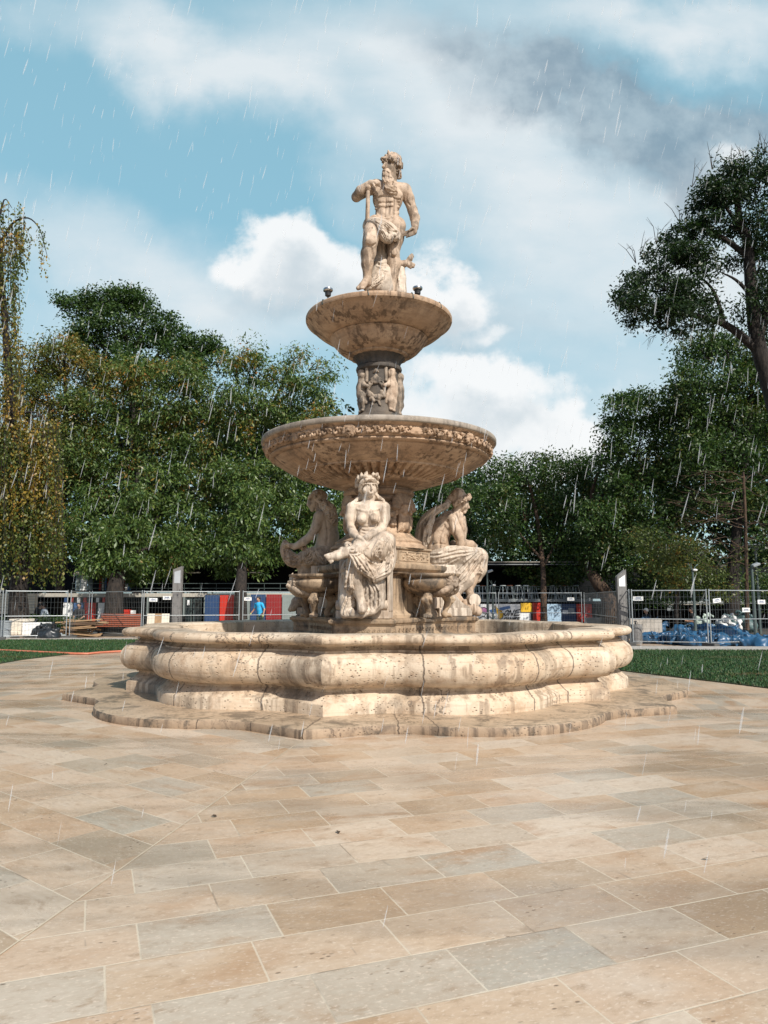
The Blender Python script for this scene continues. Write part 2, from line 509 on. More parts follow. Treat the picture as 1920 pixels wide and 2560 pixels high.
# ------------------------------------------------------------------ ground sheets
def paving_mat():
    t = NT('travertine_paving')
    uv = t.n.new('ShaderNodeUVMap').outputs[0]
    p = t.sep(uv)
    W, H = 0.65, 0.40
    v = t.math('DIVIDE', p[1], H)
    row = t.math('FLOOR', v)
    off = t.white(t.comb(row, 3.3, 1.0))
    off2 = t.math('MULTIPLY_ADD', off, 0.35, t.math('MULTIPLY', row, 0.5))
    u = t.math('ADD', t.math('DIVIDE', p[0], W), off2)
    colm = t.math('FLOOR', u)
    fu = t.math('FRACT', u); fv = t.math('FRACT', v)
    tid = t.comb(colm, row, 7.0)
    r1 = t.white(tid); r2 = t.white(t.comb(row, colm, 21.0)); r3 = t.white(t.comb(colm, row, 53.0))
    obj = t.coord()
    # each slab: own tint, own veins
    shift = t.vmath('ADD', obj, t.comb(t.math('MULTIPLY', r1, 37), t.math('MULTIPLY', r2, 53), 0))
    uvs = t.vmath('ADD', t.comb(t.math('MULTIPLY', p[0], 0.55), p[1], 0), t.comb(t.math('MULTIPLY', r1, 37), t.math('MULTIPLY', r2, 53), 0))
    cl = t.noise(uvs, 2.4, 7, 0.62, 0.4)
    med = t.noise(uvs, 7.5, 6, 0.7, 0.25)
    fn = t.noise(uvs, 34, 4, 0.65)
    tint = t.ramp(r1, [(0.0, (0.50, 0.345, 0.225)), (0.2, (0.58, 0.455, 0.34)), (0.38, (0.44, 0.29, 0.17)), (0.52, (0.60, 0.485, 0.37)), (0.66, (0.37, 0.33, 0.265)), (0.8, (0.55, 0.41, 0.285)), (0.9, (0.40, 0.265, 0.155)), (1.0, (0.39, 0.35, 0.28))])
    tint = t.mix(0.08, tint, (0.54, 0.41, 0.30))
    warm = t.mix(t.math('MULTIPLY', t.step(cl, 0.48, 0.7), t.math('MULTIPLY_ADD', r2, 0.7, 0.15)), tint, (0.36, 0.19, 0.085))
    col = t.mix(t.math('MULTIPLY', t.step(cl, 0.50, 0.28), 0.5), warm, (0.57, 0.48, 0.385))
    col = t.mix(t.math('MULTIPLY', t.step(med, 0.53, 0.70), 0.5), col, (0.30, 0.19, 0.105))
    med2 = t.noise(uvs, 15, 6, 0.75, 0.3)
    col = t.mix(t.math('MULTIPLY', t.step(med2, 0.54, 0.68), 0.42), col, (0.24, 0.15, 0.085))
    col = t.mix(t.math('MULTIPLY', t.step(med, 0.44, 0.32), 0.4), col, (0.60, 0.50, 0.41))
    col = t.mix(t.math('MULTIPLY_ADD', fn, 0.9, -0.36, clamp=True), col, (0.30, 0.20, 0.125))
    spk = t.noise(uvs, 60, 3, 0.6)
    col = t.mix(t.math('MULTIPLY', t.step(spk, 0.54, 0.70), 0.5), col, (0.72, 0.60, 0.48))
    # tree-shade bands painted into the slab colour, metres across; smoother there
    shade_noise = t.noise(t.mapping(obj, loc=(3, 1, 0), scale=(0.30, 1.0, 1)), 0.9, 5, 0.6)
    shade_m = t.step(shade_noise, 0.47, 0.62)
    col = t.mix(t.math('MULTIPLY', shade_m, 0.38), col, (0.20, 0.17, 0.135))
    pit = t.math('MULTIPLY', t.math('SUBTRACT', 1.0, t.step(t.voro(uvs, 30), 0.12, 0.26)), t.step(t.noise(uvs, 5, 3), 0.55, 0.66))
    col = t.mix(t.math('MULTIPLY', pit, 0.75), col, (0.12, 0.075, 0.045))
    # pale mortar joints
    du = t.math('MULTIPLY', t.math('MINIMUM', fu, t.math('SUBTRACT', 1.0, fu)), W)
    dv = t.math('MULTIPLY', t.math('MINIMUM', fv, t.math('SUBTRACT', 1.0, fv)), H)
    d = t.math('ADD', t.math('MINIMUM', du, dv), t.math('MULTIPLY_ADD', t.noise(obj, 40, 3), 0.006, -0.003))
    jm = t.math('SUBTRACT', 1.0, t.step(d, 0.0026, 0.0066))
    jn = t.noise(obj, 1.7, 4, 0.6)
    jc = t.ramp(jn, [(0.36, (0.22, 0.16, 0.11)), (0.46, (0.60, 0.52, 0.40)), (1.0, (0.72, 0.63, 0.49))])
    col = t.mix(t.math('MULTIPLY', jm, 0.64), col, jc)
    h = t.math('SUBTRACT', t.math('MULTIPLY', med, 0.3), t.math('ADD', t.math('MULTIPLY', jm, 0.7), t.math('MULTIPLY', pit, 0.6)))
    h = t.math('ADD', h, t.math('MULTIPLY', r3, 0.15))
    rg = t.math('MULTIPLY_ADD', shade_m, -0.14, t.math('MULTIPLY_ADD', med, 0.30, 0.21))
    return t.out(col, rg, t.bump(h, 0.22, 0.01))


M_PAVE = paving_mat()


def build_paving():
    me = bpy.data.meshes.new('plaza_paving')
    bm = bmesh.new(); uvl = bm.loops.layers.uv.new('UVMap')
    Rr = 26.0
    for k in range(6):
        a, b = az(60 * k), az(60 * k + 60)
        m = az(60 * k + 30); tdir = Vector((-m.y, m.x, 0))
        vs = [Vector((0, 0, 0)), a * Rr, b * Rr]
        bv = [bm.verts.new(FC + v) for v in vs]
        f = bm.faces.new(bv)
        for lp, v in zip(f.loops, vs):
            lp[uvl].uv = (v.dot(tdir) + 40 + 7.31 * k, v.dot(m) + 0.01)
    bmesh.ops.recalc_face_normals(bm, faces=bm.faces)
    for f in bm.faces:
        if f.normal.z < 0: f.normal_flip()
    bm.to_mesh(me); bm.free()
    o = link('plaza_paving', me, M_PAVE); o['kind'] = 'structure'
    # the straight joint where two sectors of slabs meet
    mb = MB()
    for k in range(6):
        a = az(60 * k); n = Vector((-a.y, a.x, 0)) * .005
        p, q = FC + a * 5.3 + Vector((0, 0, .004)), FC + a * 25 + Vector((0, 0, .004))
        mb.add([p - n, q - n, q + n, p + n], [(0, 1, 2, 3)])
    j = mb.build('paving_joint', simple('lime_mortar', (0.50, 0.42, 0.31), 0.8, 0.4, 3)); j['kind'] = 'structure'
    return o


build_paving()


def grass_mat(name, c1, c2, c3):
    t = NT(name); c = t.coord()
    a = t.noise(c, 0.5, 5, 0.6); b = t.noise(t.mapping(c, scale=(1, 1, 1)), 14, 5, 0.7); d = t.noise(c, 70, 3, 0.6)
    col = t.mix(t.step(a, 0.4, 0.62), c1, c2)
    col = t.mix(t.math('MULTIPLY', t.step(b, 0.5, 0.75), 0.6), col, c3)
    col = t.mix(t.math('MULTIPLY', d, 0.6), col, tuple(k * 0.35 for k in c1))
    return t.out(col, 0.85, t.bump(d, 0.9, 0.05))


M_SOIL = grass_mat('lawn_soil', (0.030, 0.05, 0.012), (0.05, 0.06, 0.018), (0.085, 0.05, 0.022))
M_GROUND = simple('dusty_ground', (0.055, 0.048, 0.038), 0.9, 0.4, 1.5, bump=0.3)

mb = MB(); mb.add([(-900, -60, -0.03), (900, -60, -0.03), (900, 1500, -0.03), (-900, 1500, -0.03)], [(0, 1, 2, 3)])
g = mb.build('ground', M_GROUND); g['kind'] = 'structure'
# ------------------------------------------------------------------ the fountain
fountain = empty('stone_fountain', FC)
tag(fountain, 'tall tiered stone fountain with two round bowls rising from a lobed travertine basin', 'fountain')


def outline(scale, arc=26, bul=1.0):
    """six corners with a round lobe between each pair, seen from above"""
    pts = []
    for k in range(6):
        t0 = 60 * k

        def P(th, r): return FC + az(t0 + th) * (r * scale)
        c0 = P(0, 5.47)
        s1 = P(9.6, 5.06)
        j1 = P(14.2, 5.08)
        pts += [c0, c0.lerp(s1, 0.5), s1, s1.lerp(j1, 0.5)]
        # circular lobe through (14.6,5.13) (30,5.42) (45.4,5.13)
        A, Bm, C2 = P(14.2, 5.08), P(30, 5.08 + 0.40 * bul), P(45.8, 5.08)
        ch = (C2 - A).length / 2
        mid = (A + C2) / 2
        sag = (Bm - mid).length
        rad = (ch * ch + sag * sag) / (2 * sag)
        cen = Bm + (mid - Bm).normalized() * rad
        half = math.asin(min(1, ch / rad))
        e = (Bm - cen).normalized()
        for i in range(arc + 1):
            a = half - 2 * half * i / arc
            ca, sa = math.cos(a), math.sin(a)
            # counter-clockwise seen along theta
            v = Vector((e.x * ca + e.y * sa, -e.x * sa + e.y * ca, 0))
            pts.append(cen + v * rad)
        s2 = P(60 - 9.6, 5.06); c1 = P(60, 5.47)
        pts += [C2.lerp(s2, 0.5), s2, s2.lerp(c1, 0.5)]
    # orientation check: first arc point must be the one nearest A
    return pts


def fix_arcs(pts):
    # drop near-duplicates
    out = []
    for p in pts:
        if not out or (p - out[-1]).length > 1e-4: out.append(p)
    return out


def mitres(pts):
    n = len(pts); res = []
    cx = sum((p for p in pts), Vector()) / n
    for i in range(n):
        a, b, c = pts[i - 1], pts[i], pts[(i + 1) % n]
        d1 = (b - a).normalized(); d2 = (c - b).normalized()
        n1 = Vector((d1.y, -d1.x, 0)); n2 = Vector((d2.y, -d2.x, 0))
        if n1.dot(b - cx) < 0 and n2.dot(b - cx) < 0: n1 = -n1; n2 = -n2
        m = n1 + n2
        m = m.normalized() / max(0.55, m.normalized().dot(n1)) if m.length > 1e-5 else n1
        res.append(m)
    return res


def torus_prof(co, cz, ro, rz, a0, a1, n):
    return [(co + ro * math.cos(R(a0 + (a1 - a0) * i / n)), cz + rz * math.sin(R(a0 + (a1 - a0) * i / n))) for i in range(n + 1)]


# step slab under the basin
SO = fix_arcs(outline(1.0)); SN = mitres(SO)
mb = MB()
mb.sweep(SO, SN, [(-0.01, -0.02), (0, 0.0), (0, 0.085), (-0.012, 0.103), (-0.03, 0.11), (-0.03, 0.113, 0.6)])
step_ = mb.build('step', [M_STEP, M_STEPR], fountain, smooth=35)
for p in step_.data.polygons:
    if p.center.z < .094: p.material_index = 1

# basin wall
BO = fix_arcs(outline(0.822)); BN = mitres(BO)
prof = [(0, .105), (0, .25), (-.012, .268), (-.045, .285), (-.055, .30), (-.10, .335), (-.15, .385), (-.165, .40), (-.165, .425), (-.135, .43), (-.135, .445)]
prof += torus_prof(-.105, .675, .205, .225, -78, 84, 16)
prof += [(-.10, .905), (-.10, .93), (-.125, .935), (-.15, .95), (-.165, .975), (-.15, 1.0), (-.12, 1.008)]
prof += torus_prof(-.005, 1.075, .095, .072, -120, 88, 14)
prof += [(-.10, 1.15), (-.30, 1.148), (-.50, 1.140), (-.535, 1.125), (-.545, 1.10), (-.545, 0.70)]
mb = MB(); mb.sweep(BO, BN, prof)
basin = mb.build('basin', M_BASIN, fountain, smooth=38)
mb = MB(); mb.prism([(p + (FC - p) * 0.12).to_tuple()[:2] for p in BO], 0.60, 0.74)
mb.build('basin_floor', M_PED, fountain)

# ---- pedestal: three square arms with a recess between each pair
def ped_plan(rf, hw, rin):
    pts = []
    for k in range(3):
        e = az(120 * k); t = az(120 * k + 90)
        q = rin
        pts += [FC + e * q - t * hw, FC + e * rf - t * hw, FC + e * rf + t * hw, FC + e * q + t * hw]
    return pts


PO = ped_plan(1.79, 0.50, 1.36); PN = mitres(PO)
mb = MB()
mb.sweep(PO, PN, [(.06, .70), (.06, .98), (.035, 1.0), (0, 1.01), (0, 1.17), (.015, 1.18), (.02, 1.195), (.045, 1.215), (.055, 1.24), (.055, 1.265), (.03, 1.275), (.03, 1.29), (.03, 1.292, 0.3)])
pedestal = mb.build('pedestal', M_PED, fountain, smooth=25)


def scroll(mb, c, u, r):
    """little running-dog scroll: a flat coil standing proud of a face; u = direction along the face"""
    u = Vector(u); w = Vector((0, 0, 1)); nrm = u.cross(w).normalized()
    pts = []
    for i in range(13):
        a = 0.6 + i * 0.62
        rr = r * (1 - 0.055 * i)
        pts.append(Vector(c) + u * (rr * math.cos(a)) + w * (rr * math.sin(a)))
    mb.tube(pts, r * 0.2, 5)


mb = MB()
for k in range(3):
    e, t = az(120 * k), az(120 * k + 90)
    for i in range(10):  # front of each arm
        c = FC + e * 1.795 + t * (-0.39 + 0.78 * i / 9) + Vector((0, 0, 1.09))
        scroll(mb, c, t, 0.034)
    for s in (-1, 1):  # its flanks
        for i in range(5):
            c = FC + e * (1.70 - 0.075 * i * 1.0) + t * (s * 0.505) + Vector((0, 0, 1.09))
            scroll(mb, c, e, 0.027)
    e6, t6 = az(120 * k + 60), az(120 * k + 150)
    p1 = FC + e * 1.36 + t * 0.50; p2 = FC + az(120 * k + 120) * 1.36 - az(120 * k + 210) * 0.50
    for i in range(17):
        c = p1.lerp(p2, (i + 1.2) / 18.4) + e6 * 0.008 + Vector((0, 0, 1.09))
        scroll(mb, c, t6, 0.036)
mb.build('scroll_frieze', M_PED, pedestal)

# ---- core block with ledge, relief panels and flared column foot
def poly_plan(rc, rb):
    """rc: half-extent toward figures (arms), rb: face distance toward the small bowls"""
    pts = []
    for k in range(6):
        r = rc if k % 2 == 0 else rb
        e, t = az(60 * k), az(60 * k + 90)
        w = 0.40 if k % 2 == 0 else 0.52
        pts += [FC + e * r - t * w, FC + e * r + t * w]
    return pts


KO = poly_plan(1.18, 1.02); KN = mitres(KO)
mb = MB()
mb.sweep(KO, KN, [(-.08, 1.285), (-.08, 1.34), (-.12, 1.38), (-.14, 1.42), (-.14, 2.02), (-.12, 2.03), (-.06, 2.07), (-.03, 2.08), (-.03, 2.11), (.02, 2.13), (.05, 2.16), (.06, 2.19), (.06, 2.235), (.03, 2.25), (.03, 2.252, 0.3)])
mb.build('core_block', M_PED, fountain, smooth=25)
KO2 = poly_plan(0.86, 0.83); KN2 = mitres(KO2)
mb = MB()
mb.sweep(KO2, KN2, [(.03, 2.24), (.03, 2.285), (0, 2.30), (0, 2.50), (.02, 2.515), (.035, 2.53), (.035, 2.56), (.035, 2.563, .3)])
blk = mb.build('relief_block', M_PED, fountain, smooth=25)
mb = MB()
for k in (1, 3, 5):
    e, t = az(60 * k), az(60 * k + 90)
    fc = FC + e * 0.832
    for s in (-1, 1):
        mb.box(fc + t * s * 0.44 + Vector((0, 0, 2.40)), (0.022, 0.03, 0.17), Euler((0, 0, math.atan2(e.y, e.x))))
    for zz in (2.318, 2.482):
        mb.box(fc + Vector((0, 0, zz)), (0.0222, 0.91, 0.02), Euler((0, 0, math.atan2(e.y, e.x))))
    for i in range(70):
        q = fc + t * random.gauss(0, .16) + Vector((0, 0, 2.40 + random.gauss(0, .03)))
        mb.ball(q, random.uniform(.014, .03), 7, 5)
mb.build('relief_panel', M_PED, blk, smooth=60)

# lower column: flared foot, shaft, capital
prof = [(.92, 2.555), (.92, 2.60), (.86, 2.63), (.83, 2.66), (.84, 2.69), (.80, 2.72), (.70, 2.78), (.62, 2.86), (.585, 2.95), (.56, 3.10), (.555, 3.42), (.60, 3.45), (.63, 3.48), (.63, 3.51), (.59, 3.53), (.59, 3.55),
        (.66, 3.58), (.69, 3.62), (.68, 3.66), (.62, 3.69), (.62, 3.72)]
mb = MB(); mb.lathe(prof, FC, 56)
lower_col = mb.build('lower_column', M_BOWL, fountain, smooth=40)

# lower bowl
def flute(r, z, a, i):
    if 3.83 < z < 3.985: return r, z + .065 * max(0, math.cos(a * 60)) ** .6 - .01
    if 3.70 < z < 3.78: return r * (1 + .012 * math.cos(a * 42))
    return r


def nz(a, z):
    return (math.sin(a * 61 + 3 * math.sin(z * 60)) * .5 + math.sin(a * 97 + z * 83) * .35 + math.sin(a * 38 - z * 120) * .5 + math.sin(a * 173 + z * 40) * .3)


def bowl_fn(r, z, a, i):
    if 4.335 < z < 4.50: return r + 0.02 * nz(a, z) * min(1, (z - 4.335) / .03, (4.50 - z) / .03)
    return flute(r, z, a, i)


prof = [(.62, 3.715), (.70, 3.73), (.74, 3.75), (.76, 3.775), (.86, 3.785), (1.0, 3.80), (1.05, 3.815), (1.06, 3.835), (1.16, 3.86), (1.30, 3.90), (1.44, 3.95), (1.50, 3.98), (1.515, 3.985), (1.53, 3.99), (1.57, 3.975), (1.60, 3.985), (1.60, 4.01), (1.68, 4.04),
        (1.80, 4.095), (1.92, 4.165), (2.0, 4.225), (2.02, 4.24), (2.02, 4.262), (2.075, 4.262), (2.105, 4.275), (2.12, 4.295), (2.11, 4.315), (2.085, 4.32), (2.085, 4.335)]
prof += [(2.105 + 0.06 * t + 0.02 * math.sin(t * PI), 4.34 + 0.16 * t) for t in np.linspace(0, 1, 11)]
prof += [(2.18, 4.51), (2.215, 4.525), (2.235, 4.545), (2.255, 4.55), (2.27, 4.57), (2.27, 4.625), (2.26, 4.645), (2.23, 4.655), (2.10, 4.65), (2.06, 4.62), (1.9, 4.45), (1.4, 4.2), (.7, 4.1)]
NB = 480
mb = MB(); mb.lathe(prof, FC, NB, bowl_fn)
lower_bowl = mb.build('lower_bowl', [M_BOWL, M_RIM], fountain, smooth=50)
for p in lower_bowl.data.polygons:
    if p.center.z > 4.535: p.material_index = 1

# upper column and its foot
prof = [(.60, 4.05), (.60, 4.90), (.58, 4.95), (.58, 4.99), (.51, 5.03), (.50, 5.05), (.525, 5.075), (.53, 5.10), (.505, 5.135), (.455, 5.155), (.42, 5.19), (.395, 5.27), (.385, 5.6), (.385, 5.98), (.39, 6.04), (.41, 6.055), (.445, 6.075), (.455, 6.11), (.445, 6.145), (.41, 6.165)]
mb = MB(); mb.lathe(prof, FC, 56)
upper_col = mb.build('upper_column', M_DARKCOL, fountain, smooth=40)


def ub_fn(r, z, a, i):
    if 6.18 < z < 6.36: return r * (1 - 0.035 * (0.5 + 0.5 * math.cos(a * 22)))
    if 6.60 < z < 6.715: return r * (1 + 0.014 * math.cos(a * 40))
    return r


prof = [(.43, 6.16), (.425, 6.19), (.435, 6.24), (.47, 6.30), (.53, 6.35)]
mb = MB(); mb.lathe(prof, FC, 176, ub_fn)
upper_neck = mb.build('fluted_neck', M_DARKCOL, fountain, smooth=45)
prof = [(.50, 6.345), (.57, 6.35), (.59, 6.37), (.585, 6.40), (.64, 6.415), (.72, 6.45), (.80, 6.51), (.86, 6.58), (.905, 6.64), (.93, 6.69), (.955, 6.705), (.965, 6.72), (.95, 6.735), (.97, 6.74), (1.0, 6.742), (1.06, 6.765), (1.14, 6.81), (1.22, 6.865),
        (1.30, 6.93), (1.355, 6.985), (1.385, 7.02), (1.41, 7.028), (1.42, 7.045), (1.44, 7.05), (1.452, 7.075), (1.452, 7.12), (1.442, 7.14), (1.42, 7.15), (1.32, 7.148), (1.29, 7.12), (1.1, 6.95), (.5, 6.85), (.05, 6.82)]
mb = MB(); mb.lathe(prof, FC, 176, ub_fn)
upper_bowl = mb.build('upper_bowl', [M_BOWL, M_RIM], fountain, smooth=45)
# statue plinth inside the bowl
mb = MB(); mb.lathe([(.66, 6.85), (.66, 7.20), (.62, 7.23), (.62, 7.30), (.60, 7.32), (.02, 7.325)], FC, 10)
mb.build('statue_plinth', M_BOWL, upper_bowl, smooth=20)
# ------------------------------------------------------------------ carving toolkit: a distance field that is meshed into ONE surface
class Sculpt:
    def __init__(s, lo, hi, h):
        s.lo = np.array(lo, np.float32); s.h = h
        s.n = np.ceil((np.array(hi) - s.lo) / h).astype(int) + 1
        s.F = np.full(s.n, 0.5, np.float32)
        s.proj = None

    def sub(s, a, b):
        i0 = np.maximum(0, np.floor((np.array(a) - s.lo) / s.h).astype(int))
        i1 = np.minimum(s.n, np.ceil((np.array(b) - s.lo) / s.h).astype(int) + 1)
        if np.any(i1 <= i0): return None, None
        g = [(np.arange(i0[k], i1[k]) * s.h + s.lo[k]).astype(np.float32) for k in range(3)]
        return (slice(i0[0], i1[0]), slice(i0[1], i1[1]), slice(i0[2], i1[2])), np.meshgrid(*g, indexing='ij', sparse=True)

    def put(s, sl, d, k, mode):
        F = s.F[sl]
        if mode > 0:
            if k <= 0: s.F[sl] = np.minimum(F, d); return
            t = np.clip(.5 + .5 * (F - d) / k, 0, 1)
            s.F[sl] = F * (1 - t) + d * t - k * t * (1 - t)
        else:
            t = np.clip(.5 - .5 * (F + d) / max(k, 1e-4), 0, 1)
            s.F[sl] = F * (1 - t) - d * t + k * t * (1 - t)

    def cone(s, a, b, ra, rb, k=.04, mode=1):
        a = np.array(a, np.float32); b = np.array(b, np.float32)
        m = max(ra, rb) + k + 2 * s.h
        sl, g = s.sub(np.minimum(a, b) - m, np.maximum(a, b) + m)
        if sl is None: return
        ab = b - a; L = float(ab @ ab) + 1e-9
        t = np.clip(((g[0] - a[0]) * ab[0] + (g[1] - a[1]) * ab[1] + (g[2] - a[2]) * ab[2]) / L, 0, 1)
        d = np.sqrt((g[0] - a[0] - ab[0] * t) ** 2 + (g[1] - a[1] - ab[1] * t) ** 2 + (g[2] - a[2] - ab[2] * t) ** 2) - (ra + (rb - ra) * t)
        s.put(sl, d.astype(np.float32), k, mode)

    def ell(s, c, r, rot=None, k=.04, mode=1):
        c = np.array(c, np.float32); r = np.array(r if hasattr(r, '__len__') else (r, r, r), np.float32)
        m = float(r.max()) + k + 2 * s.h
        sl, g = s.sub(c - m, c + m)
        if sl is None: return
        x, y, z = g[0] - c[0], g[1] - c[1], g[2] - c[2]
        if rot is not None:
            M = np.array((rot if not hasattr(rot, 'to_matrix') else rot.to_matrix()), np.float32).T
            x, y, z = (M[i][0] * x + M[i][1] * y + M[i][2] * z for i in range(3))
        k0 = np.sqrt((x / r[0]) ** 2 + (y / r[1]) ** 2 + (z / r[2]) ** 2)
        k1 = np.sqrt((x / r[0] ** 2) ** 2 + (y / r[1] ** 2) ** 2 + (z / r[2] ** 2) ** 2) + 1e-6
        s.put(sl, (k0 * (k0 - 1) / k1).astype(np.float32), k, mode)

    def box(s, c, r, rot=None, k=.02, rnd=.01, mode=1):
        c = np.array(c, np.float32); r = np.array(r, np.float32)
        m = float(np.linalg.norm(r)) + k + 2 * s.h
        sl, g = s.sub(c - m, c + m)
        if sl is None: return
        x, y, z = g[0] - c[0], g[1] - c[1], g[2] - c[2]
        if rot is not None:
            M = np.array((rot if not hasattr(rot, 'to_matrix') else rot.to_matrix()), np.float32).T
            x, y, z = (M[i][0] * x + M[i][1] * y + M[i][2] * z for i in range(3))
        qx, qy, qz = (np.abs(v) - (r[i] - rnd) for i, v in enumerate((x, y, z)))
        d = np.sqrt(np.maximum(qx, 0) ** 2 + np.maximum(qy, 0) ** 2 + np.maximum(qz, 0) ** 2) + np.minimum(np.maximum(qx, np.maximum(qy, qz)), 0) - rnd
        s.put(sl, d.astype(np.float32), k, mode)

    def chain(s, pts, rad, k=.04, mode=1, sm=0):
        """pts joined by tapering segments; sm > 0 rounds the run into a smooth curve"""
        pts = [np.array(p, np.float32) for p in pts]
        if not hasattr(rad, '__len__'): rad = [rad] * len(pts)
        rad = list(rad)
        if sm and len(pts) > 2:
            P = [2 * pts[0] - pts[1]] + pts + [2 * pts[-1] - pts[-2]]
            o, ro = [], []
            for i in range(len(pts) - 1):
                for j in range(sm):
                    t = j / sm; p0, p1, p2, p3 = P[i:i + 4]
                    o.append(.5 * (2 * p1 + (p2 - p0) * t + (2 * p0 - 5 * p1 + 4 * p2 - p3) * t * t + (3 * p1 - p0 - 3 * p2 + p3) * t ** 3))
                    ro.append(rad[i] + (rad[i + 1] - rad[i]) * t)
            pts, rad = o + [pts[-1]], ro + [rad[-1]]
        for i in range(len(pts) - 1): s.cone(pts[i], pts[i + 1], rad[i], rad[i + 1], k, mode)

    # ---- carving on the surface that the chisel meets coming from the front
    def hit(s, px, py, y0, y1):
        v = ray(px, py); Y = np.arange(y0, y1, s.h * .5)
        X = v.x / v.y * Y; Z = CAMH + v.z / v.y * Y
        I = np.rint((np.stack([X, Y, Z], 1) - s.lo) / s.h).astype(int)
        ok = np.all((I >= 0) & (I < s.n), axis=1)
        I = np.clip(I, 0, s.n - 1)
        f = s.F[I[:, 0], I[:, 1], I[:, 2]]
        w = np.nonzero((f < 0) & ok)[0]
        if not len(w): return None
        k = w[0]
        return np.array((X[k], Y[k], Z[k]), np.float32)

    def stroke(s, pix, rad, k=.015, mode=1, depth=0.0, sm=4):
        """pix: points in the detail crop; a ridge (mode 1) or a groove (mode -1) laid on the surface"""
        P = np.array(pix, float)
        if sm and len(P) > 2:
            Q = np.vstack([2 * P[0] - P[1], P, 2 * P[-1] - P[-2]]); o = []
            for i in range(len(P) - 1):
                for j in range(sm):
                    t = j / sm; p0, p1, p2, p3 = Q[i:i + 4]
                    o.append(.5 * (2 * p1 + (p2 - p0) * t + (2 * p0 - 5 * p1 + 4 * p2 - p3) * t * t + (3 * p1 - p0 - 3 * p2 + p3) * t ** 3))
            P = np.vstack([np.array(o), P[-1]])
        ux, uy, sc, y0, y1 = s.proj
        hs = [s.hit(ux + p[0] / sc, uy + p[1] / sc, y0, y1) for p in P]
        n = len(hs)
        for i in range(n - 1):
            a, b = hs[i], hs[i + 1]
            if a is None or b is None: continue
            if np.linalg.norm(a - b) > .22: continue
            def rr(t): return (rad if not hasattr(rad, '__len__') else float(np.interp(t, np.linspace(0, 1, len(rad)), rad)))
            off = np.array((0, depth, 0), np.float32)
            s.cone(a + off, b + off, rr(i / (n - 1)), rr((i + 1) / (n - 1)), k, mode)

    def dab(s, x, y, r, k=.015, mode=1, depth=0.0, rot=None):
        ux, uy, sc, y0, y1 = s.proj
        a = s.hit(ux + x / sc, uy + y / sc, y0, y1)
        if a is not None: s.ell(a + np.array((0, depth, 0), np.float32), r, rot, k, mode)

    def flow(s, line, half, n, ridge, groove, wave=6, nw=3, seed=0, depth=-.004):
        """a lock of n wavy strands along a line (hair, beard, pleats)"""
        r = random.Random(seed); L = [Vector(p) for p in line]
        def pt(t, o, ph):
            f = t * (len(L) - 1); i = min(int(f), len(L) - 2); u = f - i
            p = L[i].lerp(L[i + 1], u); d = (L[min(i + 2, len(L) - 1)] - L[max(i - 1, 0)]).normalized()
            h = half[i] + (half[i + 1] - half[i]) * u
            return p + Vector((-d.y, d.x)) * (o * h + wave * math.sin(ph + t * nw * 2 * PI))
        for j in range(n):
            o = -1 + 2 * (j + .5) / n; ph = r.uniform(0, 1.2) + j * .9
            P = [pt(t / 16, o, ph) for t in range(17)]
            s.stroke(P, [ridge * .6, ridge, ridge, ridge * .4], .008, 1, depth, 1)
        for j in range(1, n):
            o = -1 + 2 * j / n; ph = (j - .5) * .9 + .6
            s.stroke([pt(t / 16, o, ph) for t in range(17)], groove, .006, -1, depth, 1)

    def curls(s, cen, size, rad, seed=0):
        """little comma-shaped locks on the surface"""
        r = random.Random(seed)
        for (x, y) in cen:
            a = r.uniform(0, 6.28); sg = r.choice((-1, 1)); sz = size * r.uniform(.7, 1.15)
            P = [(x + sz * (1 - .11 * i) * math.cos(a + sg * i * .75), y + sz * (1 - .11 * i) * math.sin(a + sg * i * .75)) for i in range(6)]
            s.stroke(P, [rad * .7, rad, rad * .5], .006, 1, -.006, 2)
            s.dab(x, y, rad * .7, .006, -1)

    def rough(s, amp, freq, seed=0):
        """weathering: a gentle unevenness of the whole surface"""
        g = [(np.arange(s.n[k]) * s.h + s.lo[k]).astype(np.float32) for k in range(3)]
        x, y, z = np.meshgrid(*g, indexing='ij', sparse=True)
        r = np.random.default_rng(seed); W = 0
        for i in range(5):
            f = r.normal(0, freq, 3); ph = r.uniform(0, 6.28)
            W = W + np.sin(f[0] * x + f[1] * y + f[2] * z + ph + 1.3 * np.sin(f[1] * x * .7 - f[0] * z * .6 + ph))
        s.F += (W * amp / 5).astype(np.float32)

    def crumple(s, amp, freq, seed=0):
        """sharp ridged creases, as in a rumpled sheet"""
        g = [(np.arange(s.n[k]) * s.h + s.lo[k]).astype(np.float32) for k in range(3)]
        x, y, z = np.meshgrid(*g, indexing='ij', sparse=True)
        r = np.random.default_rng(seed); W = 0
        for i in range(4):
            f = r.normal(0, freq, 3); ph = r.uniform(0, 6.28)
            W = W + np.abs(np.sin(f[0] * x + f[1] * y + f[2] * z + ph + 1.6 * np.sin(f[1] * x * .6 - f[0] * z * .7 + f[2] * y * .5 + ph)))
        s.F += ((W / 4 - .64) * 2 * amp).astype(np.float32)

    def mesh(s, name):
        F = s.F; n = F.shape
        F = np.pad(F[1:-1, 1:-1, 1:-1], 1, constant_values=.5)
        ins = F < 0
        cnt = np.zeros(tuple(k - 1 for k in n), np.uint8)
        for i in (0, 1):
            for j in (0, 1):
                for k in (0, 1):
                    cnt += ins[i:n[0] - 1 + i, j:n[1] - 1 + j, k:n[2] - 1 + k]
        I = np.argwhere((cnt > 0) & (cnt < 8))
        idx = np.full(cnt.shape, -1, np.int32); idx[I[:, 0], I[:, 1], I[:, 2]] = np.arange(len(I))
        acc = np.zeros((len(I), 3), np.float32); w = np.zeros(len(I), np.float32)
        cs = [(i, j, k) for i in (0, 1) for j in (0, 1) for k in (0, 1)]
